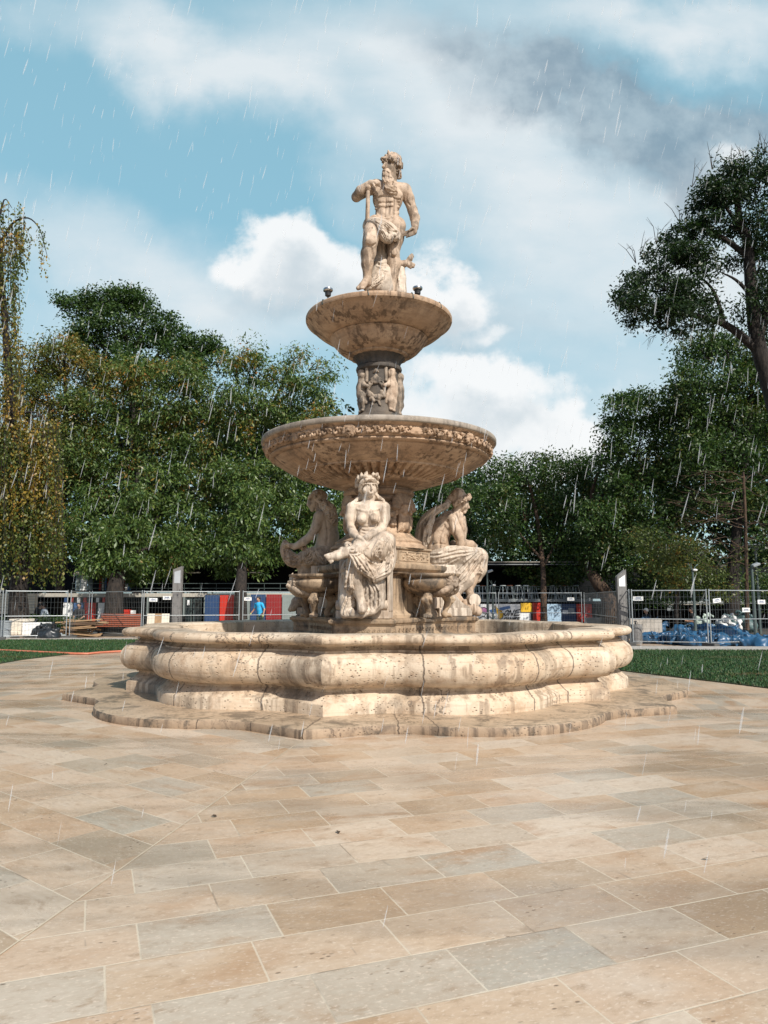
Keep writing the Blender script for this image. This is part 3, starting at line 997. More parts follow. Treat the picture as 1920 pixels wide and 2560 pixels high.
        for a in cs:
            for b in cs:
                if sum(b) - sum(a) == 1 and sum(abs(p - q) for p, q in zip(a, b)) == 1:
                    fa = F[I[:, 0] + a[0], I[:, 1] + a[1], I[:, 2] + a[2]]; fb = F[I[:, 0] + b[0], I[:, 1] + b[1], I[:, 2] + b[2]]
                    m = (fa < 0) != (fb < 0)
                    t = np.where(m, fa / np.where(m, fa - fb, 1), 0)[:, None]
                    acc += np.where(m[:, None], np.array(a) + t * (np.array(b) - np.array(a)), 0); w += m
        V = (I + acc / np.maximum(w, 1)[:, None]) * s.h + s.lo
        Q = []
        for ax in range(3):
            u, v = [(1, 2), (2, 0), (0, 1)][ax]
            sl0 = [slice(None)] * 3; sl1 = [slice(None)] * 3
            sl0[ax] = slice(0, n[ax] - 1); sl1[ax] = slice(1, n[ax])
            A, B = ins[tuple(sl0)], ins[tuple(sl1)]
            for flip in (0, 1):
                E = np.argwhere((A & ~B) if not flip else (~A & B))
                E = E[(E[:, u] > 0) & (E[:, v] > 0)]
                E = E[(E[:, u] < n[u] - 1) & (E[:, v] < n[v] - 1)]
                if not len(E): continue
                du = np.zeros(3, int); du[u] = 1; dv = np.zeros(3, int); dv[v] = 1
                q = [idx[tuple((E - o).T)] for o in (du * 0, du, du + dv, dv)]
                q = np.stack(q if not flip else q[::-1], 1)
                Q.append(q[np.all(q >= 0, 1)])
        return np_mesh(name, V, np.vstack(Q))

    def build(s, name, mat, parent, keep=0):
        return link(name, s.mesh(name), mat, parent, smooth=180)
# ------------------------------------------------------------------ the bearded figure on top
def top_statue():
    root = empty('river_god_statue', FC + Vector((0, 0, 7.5)), R(-8.8))
    tag(root, 'pale stone statue of a bearded crowned man leaning on an oar, topping the fountain', 'statue')
    A = lambda X, Y, d=0.0: at(760 + X / 4.1475, 340 + Y / 4.1475, 14.2 + d)
    lo, hi = (-1.35, 13.35, 7.25), (.75, 15.1, 10.95)
    PJ = (760, 340, 4.1475, 13.3, 15.1)
    H = .0115
    # --- body
    S = Sculpt(lo, hi, H); S.proj = PJ
    # torso: pelvis, belly, rib cage, shoulders
    S.ell(A(858, 930, .02), (.285, .20, .20), k=.06)
    S.ell(A(862, 810, 0), (.24, .185, .22), k=.10)
    S.ell(A(868, 655, 0), (.305, .225, .30), k=.10)
    S.ell(A(800, 560, 0), (.20, .17, .15), k=.08)
    S.ell(A(955, 570, 0), (.20, .17, .15), k=.08)
    S.cone(A(740, 520, .02), A(1030, 560, .03), .125, .125, .08)
    S.cone(A(890, 520, .05), A(905, 400, .02), .135, .12, .06)
    # neck to head
    S.cone(A(900, 420, .02), A(905, 360, 0), .115, .12, .05)
    # his left arm, hanging
    S.chain([A(1048, 560, .03), A(1085, 650, .06), A(1125, 770, .08)], [.13, .115, .095], .04)
    S.chain([A(1125, 770, .08), A(1150, 850, .03), A(1152, 950, -.08)], [.10, .10, .068], .03)
    S.ell(A(1140, 985, -.10), (.065, .05, .085), k=.03)
    for j, (x, y) in enumerate([(1035, 998), (1022, 1016), (1040, 1034), (1062, 1050)]):
        S.chain([A(1128, 985 + 12 * j, -.11), A(1090, 985 + 17 * j, -.15), A(x, y, -.13)], [.024, .022, .017], .012)
    S.chain([A(1150, 965, -.12), A(1120, 955, -.18), A(1085, 985, -.19)], [.026, .023, .018], .012)
    # his right arm, raised level, forearm folded back over the oar
    S.chain([A(752, 520, 0), A(660, 560, .04), A(545, 632, -.02)], [.13, .115, .095], .04)
    S.chain([A(542, 632, -.03), A(590, 570, -.16), A(690, 488, -.27)], [.10, .105, .065], .03)
    S.ell(A(730, 480, -.29), (.085, .05, .045), k=.03)
    for j, (x, y) in enumerate([(792, 520), (775, 512), (758, 508), (738, 505)]):
        S.chain([A(750 - 4 * j, 470 + 4 * j, -.30), A(782 - 10 * j, 482 + 4 * j, -.33), A(x - 2 * j, y + 8, -.30)], [.024, .022, .017], .012)
    S.chain([A(715, 495, -.31), A(728, 520, -.34), A(745, 538, -.32)], [.024, .02, .016], .012)
    # his right leg: knee forward, shin down
    S.chain([A(755, 925, -.02), A(715, 1000, -.20), A(695, 1085, -.40)], [.21, .19, .135], .05)
    S.ell(A(692, 1095, -.44), (.115, .10, .115), k=.04)
    S.chain([A(690, 1110, -.38), A(668, 1215, -.30), A(655, 1330, -.30), A(658, 1470, -.30)], [.135, .145, .115, .075], .04)
    S.ell(A(645, 1260, -.22), (.10, .12, .19), k=.05)
    S.chain([A(655, 1490, -.29), A(610, 1548, -.36), A(562, 1578, -.42)], [.085, .068, .045], .03)
    S.ell(A(668, 1530, -.25), (.07, .08, .07), k=.03)
    for j in range(5):
        S.chain([A(585 + 11 * j, 1558, -.40), A(556 + 15 * j, 1580, -.43)], [.028, .024 - .001 * j], .008)
    # standing leg
    S.chain([A(955, 940, .02), A(945, 1060, -.02), A(930, 1190, -.05)], [.20, .17, .125], .05)
    S.ell(A(932, 1215, -.10), (.10, .09, .11), k=.04)
    S.chain([A(930, 1240, -.04), A(922, 1330, -.01), A(918, 1430, 0), A(900, 1590, -.02)], [.12, .14, .115, .08], .04)
    S.ell(A(960, 1330, .03), (.08, .10, .17), k=.05)
    S.chain([A(900, 1590, 0), A(890, 1640, -.10), A(880, 1660, -.2)], [.09, .07, .05], .03)
    # muscles
    for x, y, r in [(790, 575, .14), (955, 600, .135)]:
        S.dab(x, y, (r, .05, r * .72), .05, 1, .03)
    for x, y, w in [(805, 668, .075), (885, 665, .08), (808, 718, .075), (885, 715, .08), (845, 800, .11)]:
        S.dab(x, y, (w, .035, w * .72), .02, 1, .012)
    S.stroke([(845, 600), (846, 680), (840, 770), (832, 830)], .012, .02, -1, -.004)
    S.stroke([(770, 640), (800, 630), (850, 626), (905, 630), (950, 655)], .011, .02, -1, -.004)
    S.stroke([(775, 695), (840, 693), (915, 690)], .009, .016, -1, -.003)
    S.stroke([(770, 735), (840, 742), (925, 735)], .009, .016, -1, -.003)
    S.stroke([(725, 780), (760, 830), (850, 868), (910, 850), (985, 770)], .013, .02, -1, -.003)
    for i in range(4):
        S.dab(735 + 5 * i, 665 + 30 * i, (.035, .03, .026), .015, 1, .006)
        S.dab(980 - 3 * i, 640 + 32 * i, (.04, .03, .03), .015, 1, .006)
    S.stroke([(1000, 780), (960, 812), (925, 850)], .02, .02, 1, .008)
    S.stroke([(935, 800), (1010, 790), (1022, 800)], .022, .025, 1, .008)
    S.dab(838, 838, .012, .01, -1)
    S.stroke([(1075, 600), (1060, 660), (1100, 720)], .012, .02, -1, -.002)
    S.stroke([(1120, 830), (1150, 800), (1165, 860), (1168, 930)], .012, .02, 1, .006)
    S.stroke([(905, 1180), (900, 1220), (915, 1255), (950, 1255), (962, 1215)], .011, .015, -1, -.002)
    S.dab(935, 1215, (.05, .03, .055), .02, 1, .004)
    S.stroke([(945, 1270), (950, 1380), (940, 1500)], .014, .02, 1, .006)
    S.stroke([(655, 1130), (690, 1145), (740, 1120)], .014, .02, -1, -.003)
    S.stroke([(665, 1000), (655, 1060), (650, 1100)], .02, .03, 1, .012)
    S.stroke([(700, 1160), (712, 1250), (700, 1360)], .014, .025, -1, -.002)
    # head
    hd = A(905, 318, 0)
    S.ell(A(910, 290, .02), (.165, .19, .185), k=.04)
    S.ell(A(872, 330, -.09), (.105, .12, .16), Euler((0, 0, R(-35))), k=.05)
    S.ell(A(866, 270, -.10), (.105, .09, .06), Euler((0, 0, R(-35))), k=.04)   # brow
    nb, nt2 = A(842, 278, -.205), A(820, 322, -.245)
    S.chain([nb, nt2], [.018, .028], .02)
    S.ell(A(832, 325, -.215), (.032, .03, .018), k=.015)
    S.cone(A(835, 262, -.19), A(880, 268, -.165), .022, .022, .02)
    S.cone(A(835, 262, -.19), A(812, 272, -.15), .02, .018, .02)
    for (x, y, dd) in [(866, 287, -.165), (826, 290, -.175)]:
        S.ell(A(x, y, dd + .015), (.034, .03, .022), k=.012, mode=-1)
        S.ell(A(x, y, dd + .025), (.022, .022, .016), k=.006)
    S.ell(A(893, 318, -.13), (.05, .05, .05), k=.03)
    S.rough(.004, 22, 1)
    S.build('body', M_STATB, root)
    # --- hair, beard and crown
    Hh = Sculpt((-.5, 13.6, 8.9), (.4, 14.7, 10.95), H); Hh.proj = PJ
    Hh.ell(A(925, 275, .05), (.175, .19, .20), k=.03)
    Hh.ell(A(868, 300, -.10), (.14, .15, .20), Euler((0, 0, R(-35))), k=.02, mode=-1)
    r = random.Random(3)
    for i in range(46):   # curls round the temples and the nape
        a = r.uniform(-.4, 3.6); 
        x = 925 + 72 * math.cos(a) * r.uniform(.85, 1.12); y = 285 - 85 * math.sin(a) * r.uniform(.8, 1.05)
        if x < 850 and y > 250: continue
        dd = -.12 + .0020 * (x - 830) + r.uniform(-.06, .10)
        p0 = A(x, y, dd); q = A(x + r.uniform(-18, 22), y + r.uniform(10, 36), dd + .02)
        mid = A(x + r.uniform(8, 26), y + r.uniform(2, 18), dd - .02)
        Hh.chain([p0, mid, q], [.028, .034, .02], .012, 1, 3)
    for i in range(10):
        t = i / 9
        Hh.chain([A(960 + 28 * t, 300 + 12 * i, -.02 + .1 * t), A(985 + 10 * t, 320 + 12 * i, -.02 + .06 * t), A(972, 352 + 10 * i, .02)], [.03, .036, .02], .012, 1, 3)
    for i in range(11):  # front locks
        x = 812 + 14 * i
        Hh.chain([A(x + 8, 228 - 4 * math.sin(i), -.17 + .010 * i), A(x - 6, 240, -.20 + .012 * i), A(x + 2, 256, -.19 + .013 * i)], [.028, .03, .016], .01, 1, 3)
    for (x, y, xt, yt, w) in [(882, 215, 874, 150, .036), (905, 218, 908, 165, .034), (930, 225, 938, 200, .03), (858, 222, 842, 196, .032)]:
        Hh.chain([A(x, y + 10, -.06), A((x + xt) / 2, (y + yt) / 2, -.07), A(xt, yt, -.06)], [w, w * 1.05, w * .45], .012)
    for i in range(8):
        Hh.chain([A(838 + 19 * i, 226 + 3.2 * i + 6 * (i % 2), -.16 + .012 * i), A(856 + 19 * i, 222 + 3.4 * i, -.15 + .014 * i)], [.03, .024], .01)
    # moustache and beard
    Hh.ell(A(862, 388, -.16), (.085, .10, .10), k=.03)
    Hh.chain([A(858, 400, -.16), A(872, 470, -.19), A(900, 540, -.20), A(950, 600, -.20)], [.10, .105, .11, .05], .03, 1, 3)
    Hh.flow([(850, 372), (862, 430), (885, 500), (925, 560), (990, 612)], [30, 46, 58, 56, 22], 9, .019, .013, wave=9, nw=4.5, seed=5)
    Hh.chain([A(836, 352, -.245), A(850, 362, -.235), A(872, 388, -.20)], [.02, .022, .014], .01, 1, 3)
    Hh.chain([A(832, 352, -.245), A(822, 362, -.215), A(816, 392, -.18)], [.02, .02, .012], .01, 1, 3)
    Hh.curls([(812 + 12 * i, 236 + 5 * (i % 3) + 1.5 * i) for i in range(12)] + [(925 + r.uniform(-70, 70), 225 + r.uniform(-15, 40)) for i in range(22)] + [(965 + r.uniform(-22, 32), 270 + r.uniform(0, 150)) for i in range(34)], 17, .018, seed=2)
    Hh.build('hair_and_beard', M_STATB, root)
    # --- drapery over the hips and falling behind the raised leg
    D = Sculpt(lo, hi, H); D.proj = PJ
    D.chain([A(668, 900, -.02), A(735, 905, -.27), A(820, 920, -.29), A(900, 965, -.26), A(965, 1030, -.20)], [.09, .095, .10, .095, .07], .04, 1, 4)
    D.chain([A(770, 930, -.28), A(800, 1000, -.33), A(850, 1060, -.33), A(890, 1085, -.28)], [.08, .09, .08, .05], .04, 1, 4)
    D.chain([A(900, 1000, -.27), A(940, 1050, -.28), A(975, 1060, -.22)], [.075, .07, .05], .03, 1, 3)
    D.chain([A(668, 890, -.05), A(655, 940, .1), A(700, 960, .2), A(840, 930, .25), A(990, 960, .2), A(1010, 1020, .02), A(970, 1030, -.18)], [.07, .08, .09, .10, .08, .06, .05], .04, 1, 4)
    # behind the legs: cloth and the sea creature's coil down to the base
    D.chain([A(800, 960, .12), A(800, 1100, .14), A(800, 1280, .12), A(780, 1420, .06), A(740, 1560, 0)], [.17, .16, .15, .16, .20], .05)
    D.chain([A(850, 1390, .02), A(780, 1480, -.08), A(700, 1545, -.16), A(650, 1585, -.2)], [.14, .12, .08, .04], .05, 1, 4)
    D.chain([A(850, 1420, -.02), A(850, 1600, -.04)], [.13, .16], .04)
    D.chain([A(1000, 1380, .1), A(1005, 1480, .1), A(1000, 1620, .08)], [.09, .10, .13], .04)
    D.ell(A(810, 1325, .02), (.16, .12, .11), k=.04)
    folds = [[(676, 880), (740, 862), (830, 885), (905, 935), (955, 985)], [(672, 905), (735, 888), (820, 918), (890, 970)], [(705, 915), (770, 930), (830, 1000), (870, 1040)], [(740, 905), (800, 960), (845, 1040), (850, 1070)],
             [(760, 925), (815, 1020), (840, 1085)], [(870, 1090), (900, 1050), (940, 1040), (985, 1070)], [(905, 985), (945, 975), (970, 1000), (945, 1030), (915, 1020)], [(890, 1010), (930, 1060), (980, 1050)]]
    for f in folds: D.stroke(f, [.014, .026, .024, .014], .014, 1, .006)
    for f in [[(690, 872), (760, 868), (850, 905), (930, 965)], [(690, 900), (760, 905), (830, 955), (880, 1010)], [(800, 945), (850, 1020), (870, 1080)], [(915, 1000), (950, 990), (955, 1015)]]:
        D.stroke(f, .011, .01, -1, -.004)
    for f in [[(760, 1300), (810, 1318), (865, 1300)], [(750, 1345), (810, 1368), (868, 1345)], [(740, 1420), (800, 1390), (862, 1400)], [(835, 1400), (800, 1480), (700, 1560)], [(850, 1440), (820, 1530), (770, 1590)], [(780, 1420), (740, 1500), (680, 1560)], [(975, 1400), (985, 1500), (990, 1580)], [(780, 1220), (820, 1260), (860, 1280)]]:
        D.stroke(f, [.014, .024, .016], .014, 1, .006)
    for f in [[(760, 1330), (810, 1345), (865, 1325)], [(845, 1410), (815, 1500), (740, 1575)]]: D.stroke(f, .012, .012, -1, -.004)
    for L, hw, n in (([(675, 890), (760, 890), (850, 942), (935, 1005)], [20, 28, 30, 22], 4), ([(832, 1400), (780, 1490), (690, 1562)], [28, 38, 22], 4), ([(770, 930), (815, 1010), (860, 1080)], [14, 22, 20], 3)):
        D.flow(L, hw, n, .015, .012, 4, 1.2, n, depth=-.003)
    D.rough(.003, 20, 2)
    D.build('drapery', M_STAT, root)
    # --- fish tail
    Tt = Sculpt((-.2, 13.7, 8.0), (.7, 14.9, 8.9), .012); Tt.proj = PJ
    Tt.chain([A(960, 1340, .12), A(1010, 1335, .08), A(1075, 1312, .05)], [.10, .075, .05], .03, 1, 3)
    for (x, y, w) in [(1118, 1232, .03), (1100, 1250, .03), (1128, 1248, .026)]:
        Tt.chain([A(1070, 1310, .05), A((1070 + x) / 2 + 4, (1310 + y) / 2, .04), A(x, y, .05)], [.035, .042, w], .02)
    for (x, y, w) in [(1140, 1335, .03), (1132, 1355, .03), (1105, 1365, .028), (1085, 1352, .026)]:
        Tt.chain([A(1070, 1310, .05), A((1070 + x) / 2, (1310 + y) / 2 + 3, .04), A(x, y, .05)], [.035, .042, w], .015)
    Tt.build('fish_tail', M_STATB, root)
    # --- oar under the hand
    mb = MB()
    p = [A(664, 520, -.26), A(664, 545, -.26), A(662, 700, -.20), A(656, 900, -.14), A(648, 1000, -.10)]
    mb.tube(p, [.04, .04, .043, .045, .046], 12)
    mb.ball(A(665, 533, -.262), .058, 14, 10)
    mb.tube([A(664, 556, -.255), A(664, 562, -.253)], [.052, .052], 12)
    mb.tube([A(648, 960, -.08), A(640, 1100, -.05), A(650, 1300, 0), A(668, 1590, .02)], [.05, .07, .09, .10], 10)
    mb.build('oar', M_STATB, root, smooth=45)
    mb = MB(); mb.lathe([(.62, 7.0), (.60, 7.45), (.50, 7.53), (.02, 7.56)], FC, 9)
    mb.build('rock_base', M_BOWL, root, smooth=20)


top_statue()
# ------------------------------------------------------------------ seated woman facing the camera
def front_woman():
    Y0 = 12.55
    root = empty('seated_woman_statue', FC + az(0) * 1.62 + Vector((0, 0, 1.29)), R(-8.8))
    tag(root, 'pale stone seated woman with leaf wreath and crossed legs on the pedestal facing us', 'statue', 'seated women around the fountain column')
    A = lambda X, Y, d=0.0: at(680 + X / 2.9625, 1160 + Y / 2.9625, Y0 + d)
    PJ = (680, 1160, 2.9625, 11.5, 13.6)
    lo, hi = (-1.5, 11.65, 1.22), (.25, 13.3, 3.95); H = .0105
    S = Sculpt(lo, hi, H); S.proj = PJ
    # torso
    S.ell(A(722, 560, .12), (.26, .22, .20), k=.05)
    S.ell(A(708, 470, .06), (.155, .135, .18), k=.08)
    S.ell(A(712, 385, .03), (.205, .145, .20), k=.07)
    S.cone(A(612, 318, .04), A(815, 312, .05), .085, .09, .06)
    S.cone(A(705, 330, .05), A(712, 235, .03), .105, .082, .05)
    # breasts, collar bones
    S.ell(A(664, 408, -.10), (.085, .085, .085), k=.035)
    S.ell(A(756, 402, -.09), (.085, .085, .085), k=.035)
    # right arm (viewer's left)
    S.chain([A(590, 325, .03), A(580, 400, .03), A(588, 480, -.02)], [.098, .088, .072], .03)
    S.chain([A(588, 480, -.03), A(605, 515, -.22), A(632, 545, -.40)], [.075, .072, .052], .03)
    # left arm
    S.chain([A(832, 322, .05), A(835, 400, .05), A(812, 478, -.04)], [.10, .09, .076], .03)
    S.chain([A(812, 480, -.05), A(755, 515, -.28), A(695, 548, -.43)], [.078, .076, .052], .03)
    # crossed hands on the knee
    S.ell(A(650, 545, -.50), (.062, .05, .04), Euler((0, .5, 0)), k=.02)
    for j in range(4):
        S.chain([A(640 + 9 * j, 535 + 2 * j, -.49), A(652 + 11 * j, 548 + 6 * j, -.525), A(668 + 6 * j, 560 + 10 * j, -.52)][::1], [.019, .018, .013], .004)
    S.ell(A(640, 570, -.49), (.06, .045, .05), k=.02)
    for j in range(5):
        S.chain([A(612 + 12 * j, 575, -.51), A(606 + 11 * j, 600 + 3 * j, -.54), A(604 + 11 * j, 622 - 3 * abs(j - 2), -.52)], [.019, .018, .012], .004)
    # crossed shin and foot
    S.chain([A(800, 610, -.42), A(640, 640, -.50), A(540, 655, -.54)], [.13, .12, .078], .04)
    S.chain([A(545, 655, -.54), A(480, 678, -.58), A(425, 690, -.60)], [.082, .078, .058], .03)
    S.ell(A(520, 640, -.52), (.07, .06, .06), k=.03)
    for j in range(5):
        S.chain([A(428 + 5 * j, 672 + 12 * j, -.61), A(394 + 10 * j, 680 + 13 * j, -.63 + .008 * j)], [.03 - .002 * j, .025 - .002 * j], .008)
    # hanging shin, broken off above the toes
    S.chain([A(640, 700, -.42), A(622, 860, -.40), A(645, 960, -.40), A(664, 1035, -.42)], [.12, .115, .085, .066], .03)
    S.chain([A(662, 1020, -.42), A(666, 1075, -.46)], [.07, .082], .02)
    S.box(A(668, 1068, -.56), (.12, .03, .085), Euler((-.2, 0, 0)), k=.012, mode=-1)
    # carving: cleavage, navel line, clavicle, fingers
    S.stroke([(711, 380), (711, 420), (706, 455)], .012, .02, -1)
    S.stroke([(630, 330), (670, 345), (705, 352)], .012, .02, 1, .004)
    S.stroke([(720, 352), (760, 343), (800, 325)], .012, .02, 1, .004)
    S.stroke([(640, 455), (690, 470), (730, 462), (775, 440)], .01, .02, -1, -.002)
    S.stroke([(660, 490), (700, 498), (760, 482)], .010, .018, -1, -.002)
    S.stroke([(665, 515), (710, 520), (765, 505)], .010, .018, -1, -.002)
    S.dab(664, 412, .012, .008, 1, -.004); S.dab(756, 406, .012, .008, 1, -.004)
    # head, turned a little to her left
    T = Euler((0, 0, R(30)))
    S.ell(A(712, 150, .03), (.128, .155, .165), T, k=.03)
    S.ell(A(722, 185, -.045), (.098, .10, .135), T, k=.035)
    S.ell(A(727, 226, -.075), (.05, .05, .045), T, k=.03)
    S.chain([A(735, 150, -.145), A(742, 186, -.172)], [.012, .018], .012)
    S.ell(A(739, 189, -.155), (.024, .02, .012), T, k=.008)
    for (x, dd) in ((706, -.128), (756, -.11)):
        S.ell(A(x, 158, dd - .008), (.036, .032, .02), T, k=.012, mode=-1)
        S.ell(A(x, 159, dd + .012), (.021, .018, .012), T, k=.005)
        S.cone(A(x - 16, 147, dd - .008), A(x + 14, 144, dd - .008), .012, .010, .012)
    S.cone(A(722, 209, -.148), A(750, 207, -.138), .013, .011, .006)
    S.cone(A(724, 217, -.144), A(746, 216, -.138), .013, .011, .006)
    S.ell(A(690, 195, -.09), (.045, .045, .05), k=.03); S.ell(A(762, 192, -.07), (.03, .045, .05), k=.03)
    S.rough(.003, 22, 3)
    S.build('body', M_STAT, root)
    # hair parted over the brow, locks on both shoulders
    Hh = Sculpt((-1.1, 12.0, 3.0), (.1, 13.2, 3.95), .0115); Hh.proj = PJ
    Hh.ell(A(710, 148, .06), (.142, .16, .165), k=.02)
    Hh.ell(A(724, 190, -.13), (.118, .14, .16), T, k=.02, mode=-1)
    Hh.chain([A(722, 112, -.13), A(680, 124, -.12), A(658, 165, -.04), A(660, 200, .04)], [.03, .04, .042, .04], .02, 1, 3)
    Hh.chain([A(722, 112, -.13), A(752, 118, -.10), A(770, 155, -.01), A(764, 190, .06)], [.03, .034, .032, .03], .02, 1, 3)
    Hh.chain([A(664, 200, .12), A(656, 240, .12), A(622, 272, .05), A(588, 292, -.02), A(572, 312, -.03)], [.034, .032, .026, .02, .010], .02, 1, 4)
    Hh.chain([A(758, 200, .13), A(770, 235, .12), A(806, 258, .05), A(828, 276, 0), A(818, 310, -.04)], [.03, .03, .026, .02, .010], .02, 1, 4)
    Hh.ell(A(712, 235, .14), (.15, .10, .16), k=.05)
    for L, hw in (([(720, 108), (680, 122), (655, 165), (648, 215), (640, 245), (600, 285)], [12, 16, 20, 22, 20, 12]), ([(724, 108), (755, 118), (772, 165), (772, 210), (800, 255), (822, 272)], [10, 14, 14, 16, 16, 10])):
        Hh.flow(L, hw, 4, .012, .009, 3, 3, 1)
    Hh.build('hair', M_STAT, root)
    # leaf wreath
    W = Sculpt((-1.1, 12.0, 3.4), (.1, 13.2, 4.0), .0115); W.proj = PJ
    W.chain([A(622, 150, .06), A(640, 112, -.06), A(680, 92, -.12), A(722, 100, -.14), A(765, 88, -.08), A(782, 120, .03)], .022, .02, 1, 3)
    lf = [(632, 165, 618, 110, .04), (640, 130, 636, 78, -.04), (660, 112, 662, 62, -.08), (684, 100, 706, 52, -.10), (700, 98, 690, 60, -.06), (748, 98, 748, 60, -.10), (764, 96, 784, 62, -.06), (776, 118, 792, 84, 0), (774, 130, 782, 150, 0), (628, 140, 622, 180, .06), (668, 104, 700, 78, -.13), (756, 92, 772, 74, -.09)]
    for (x, y, x2, y2, dd) in lf:
        W.chain([A(x, y, dd), A((x + x2) / 2 + 2, (y + y2) / 2, dd - .035), A(x2, y2, dd - .02)], [.016, .034, .008], .006, 1, 3)
        W.stroke([(x, y), (x2, y2)], .007, .005, -1)
    W.build('leaf_wreath', M_STAT, root)
    # drapery over lap and legs
    D = Sculpt(lo, hi, H); D.proj = PJ
    D.ell(A(725, 600, .05), (.30, .28, .20), k=.05)
    D.chain([A(780, 600, .02), A(815, 585, -.22), A(832, 585, -.40)], [.20, .185, .165], .05)      # raised thigh and knee
    D.chain([A(660, 620, .02), A(640, 650, -.22), A(632, 690, -.36)], [.19, .17, .15], .05)        # other thigh
    D.chain([A(838, 575, -.38), A(800, 610, -.42), A(720, 645, -.44), A(600, 652, -.47)], [.17, .17, .15, .11], .05)     # cloth along the crossed shin
    D.chain([A(632, 700, -.34), A(605, 820, -.34), A(608, 900, -.34)], [.15, .155, .16], .05)      # skirt over the hanging shin
    D.chain([A(850, 620, -.25), A(868, 720, -.20), A(840, 800, -.16)], [.12, .10, .07], .05)
    D.chain([A(690, 760, -.22), A(740, 900, -.20), A(745, 1020, -.22)], [.20, .20, .18], .06)
    D.chain([A(575, 760, -.2), A(565, 900, -.18), A(560, 1020, -.22), A(545, 1110, -.30)], [.13, .14, .12, .06], .06)
    D.chain([A(535, 1115, -.28), A(600, 1110, -.34), A(660, 1118, -.36), A(740, 1090, -.34), A(800, 1050, -.28)], [.06, .06, .05, .06, .06], .05)
    D.chain([A(560, 900, -.25), A(545, 1000, -.26), A(530, 1100, -.28)], [.10, .09, .06], .05)
    D.chain([A(760, 900, -.2), A(790, 980, -.22), A(800, 1045, -.25)], [.12, .11, .07], .05)
    D.ell(A(720, 690, -.30), (.24, .16, .16), k=.08)
    D.chain([A(600, 640, -.44), A(690, 665, -.44), A(800, 640, -.40)], [.10, .13, .15], .06)
    # the big swag of the mantle
    D.chain([A(560, 600, -.40), A(600, 660, -.52), A(650, 735, -.54), A(715, 795, -.52), A(745, 830, -.46)], [.06, .075, .09, .09, .06], .03, 1, 4)
    D.chain([A(870, 590, -.34), A(878, 680, -.34), A(850, 770, -.36), A(780, 830, -.42), A(735, 845, -.44)], [.08, .09, .10, .09, .05], .03, 1, 4)
    D.chain([A(760, 760, -.34), A(740, 830, -.36)], [.12, .08], .05)
    D.cone(A(800, 690, -.36), A(740, 690, -.42), .045, .03, .04, -1)
    # skirt edge around the bare shin
    D.chain([A(640, 945, -.52), A(652, 1010, -.52), A(660, 1070, -.52)], [.10, .095, .10], .03, -1)
    # carve the bare shin free of cloth
    rid = [[(560, 600), (600, 640), (650, 700), (720, 770), (770, 800)], [(545, 640), (590, 680), (640, 735), (700, 800), (740, 835)], [(600, 610), (660, 670), (730, 720), (800, 745), (860, 720)], [(760, 560), (700, 640), (690, 700), (740, 750)],
           [(880, 600), (885, 690), (860, 760), (800, 810), (745, 845)], [(865, 640), (850, 720), (800, 770), (750, 790)], [(800, 540), (770, 600), (760, 660), (800, 705), (850, 700)], [(850, 545), (800, 580), (780, 640)],
           [(500, 690), (545, 680), (600, 690), (640, 715)], [(510, 720), (520, 760), (515, 800)],
           [(545, 720), (535, 780), (560, 770), (620, 780), (665, 775)], [(560, 790), (550, 860), (535, 910)], [(600, 790), (590, 860), (580, 920)], [(650, 790), (655, 860), (660, 920)], [(535, 915), (580, 905), (610, 925), (650, 920), (700, 945)],
           [(690, 800), (680, 860), (700, 930), (760, 965)], [(730, 850), (720, 910), (760, 960)], [(770, 840), (775, 900), (800, 1000), (790, 1050)], [(560, 930), (575, 1000), (540, 1100)], [(600, 950), (600, 1030), (575, 1110)], [(625, 960), (628, 1040), (610, 1120)],
           [(700, 970), (720, 1030), (700, 1110)], [(740, 990), (765, 1040), (720, 1110)], [(770, 985), (800, 1030), (770, 1075)], [(690, 940), (740, 985), (800, 1010)], [(520, 760), (500, 840), (490, 930), (480, 980)]]
    for f in rid: D.stroke(f, [.012, .022, .022, .012], .012, 1, .006)
    gr = [[(575, 610), (620, 660), (690, 740), (745, 785)], [(640, 620), (700, 690), (780, 735), (850, 712)], [(872, 650), (862, 735), (800, 790), (755, 815)], [(575, 800), (568, 860), (555, 905)], [(625, 795), (622, 860), (622, 915)], [(672, 800), (668, 870), (690, 930)], [(580, 945), (590, 1010), (560, 1100)],
          [(612, 955), (615, 1030), (595, 1115)], [(720, 970), (745, 1035), (712, 1105)], [(755, 980), (785, 1030), (745, 1090)], [(530, 770), (520, 850), (510, 930)], [(750, 850), (750, 910), (785, 985)], [(545, 700), (590, 705), (640, 750), (690, 815)], [(820, 560), (790, 620), (790, 680)]]
    for f in gr: D.stroke(f, [.008, .014, .008], .010, -1, -.004)
    for L, hw, n in (([(555, 600), (600, 665), (660, 740), (745, 832)], [20, 36, 46, 16], 4), ([(878, 600), (878, 690), (845, 772), (760, 842)], [24, 38, 44, 14], 4), ([(560, 730), (548, 830), (542, 925)], [34, 44, 50], 3), ([(640, 745), (628, 840), (640, 925)], [34, 44, 44], 4),
                     ([(582, 935), (572, 1020), (548, 1112)], [36, 46, 50], 4), ([(715, 850), (750, 950), (752, 1065)], [40, 60, 56], 4), ([(845, 545), (805, 590), (775, 660), (770, 720)], [26, 40, 40, 24], 4), ([(700, 600), (640, 640), (570, 660)], [34, 34, 26], 3), ([(690, 930), (690, 1020), (660, 1105)], [20, 24, 30], 3)):
        D.flow(L, hw, n, .021, .014, 5, 1.0, n, depth=-.006)
    D.rough(.002, 18, 4)
    D.build('drapery', M_STAT, root)
    # seat block with volutes and side slab
    e, t = az(0), az(90); rot = Euler((0, 0, R(-8.8)))
    mb = MB()
    def L(x, y, z): return FC + t * x + e * y + Vector((0, 0, z))
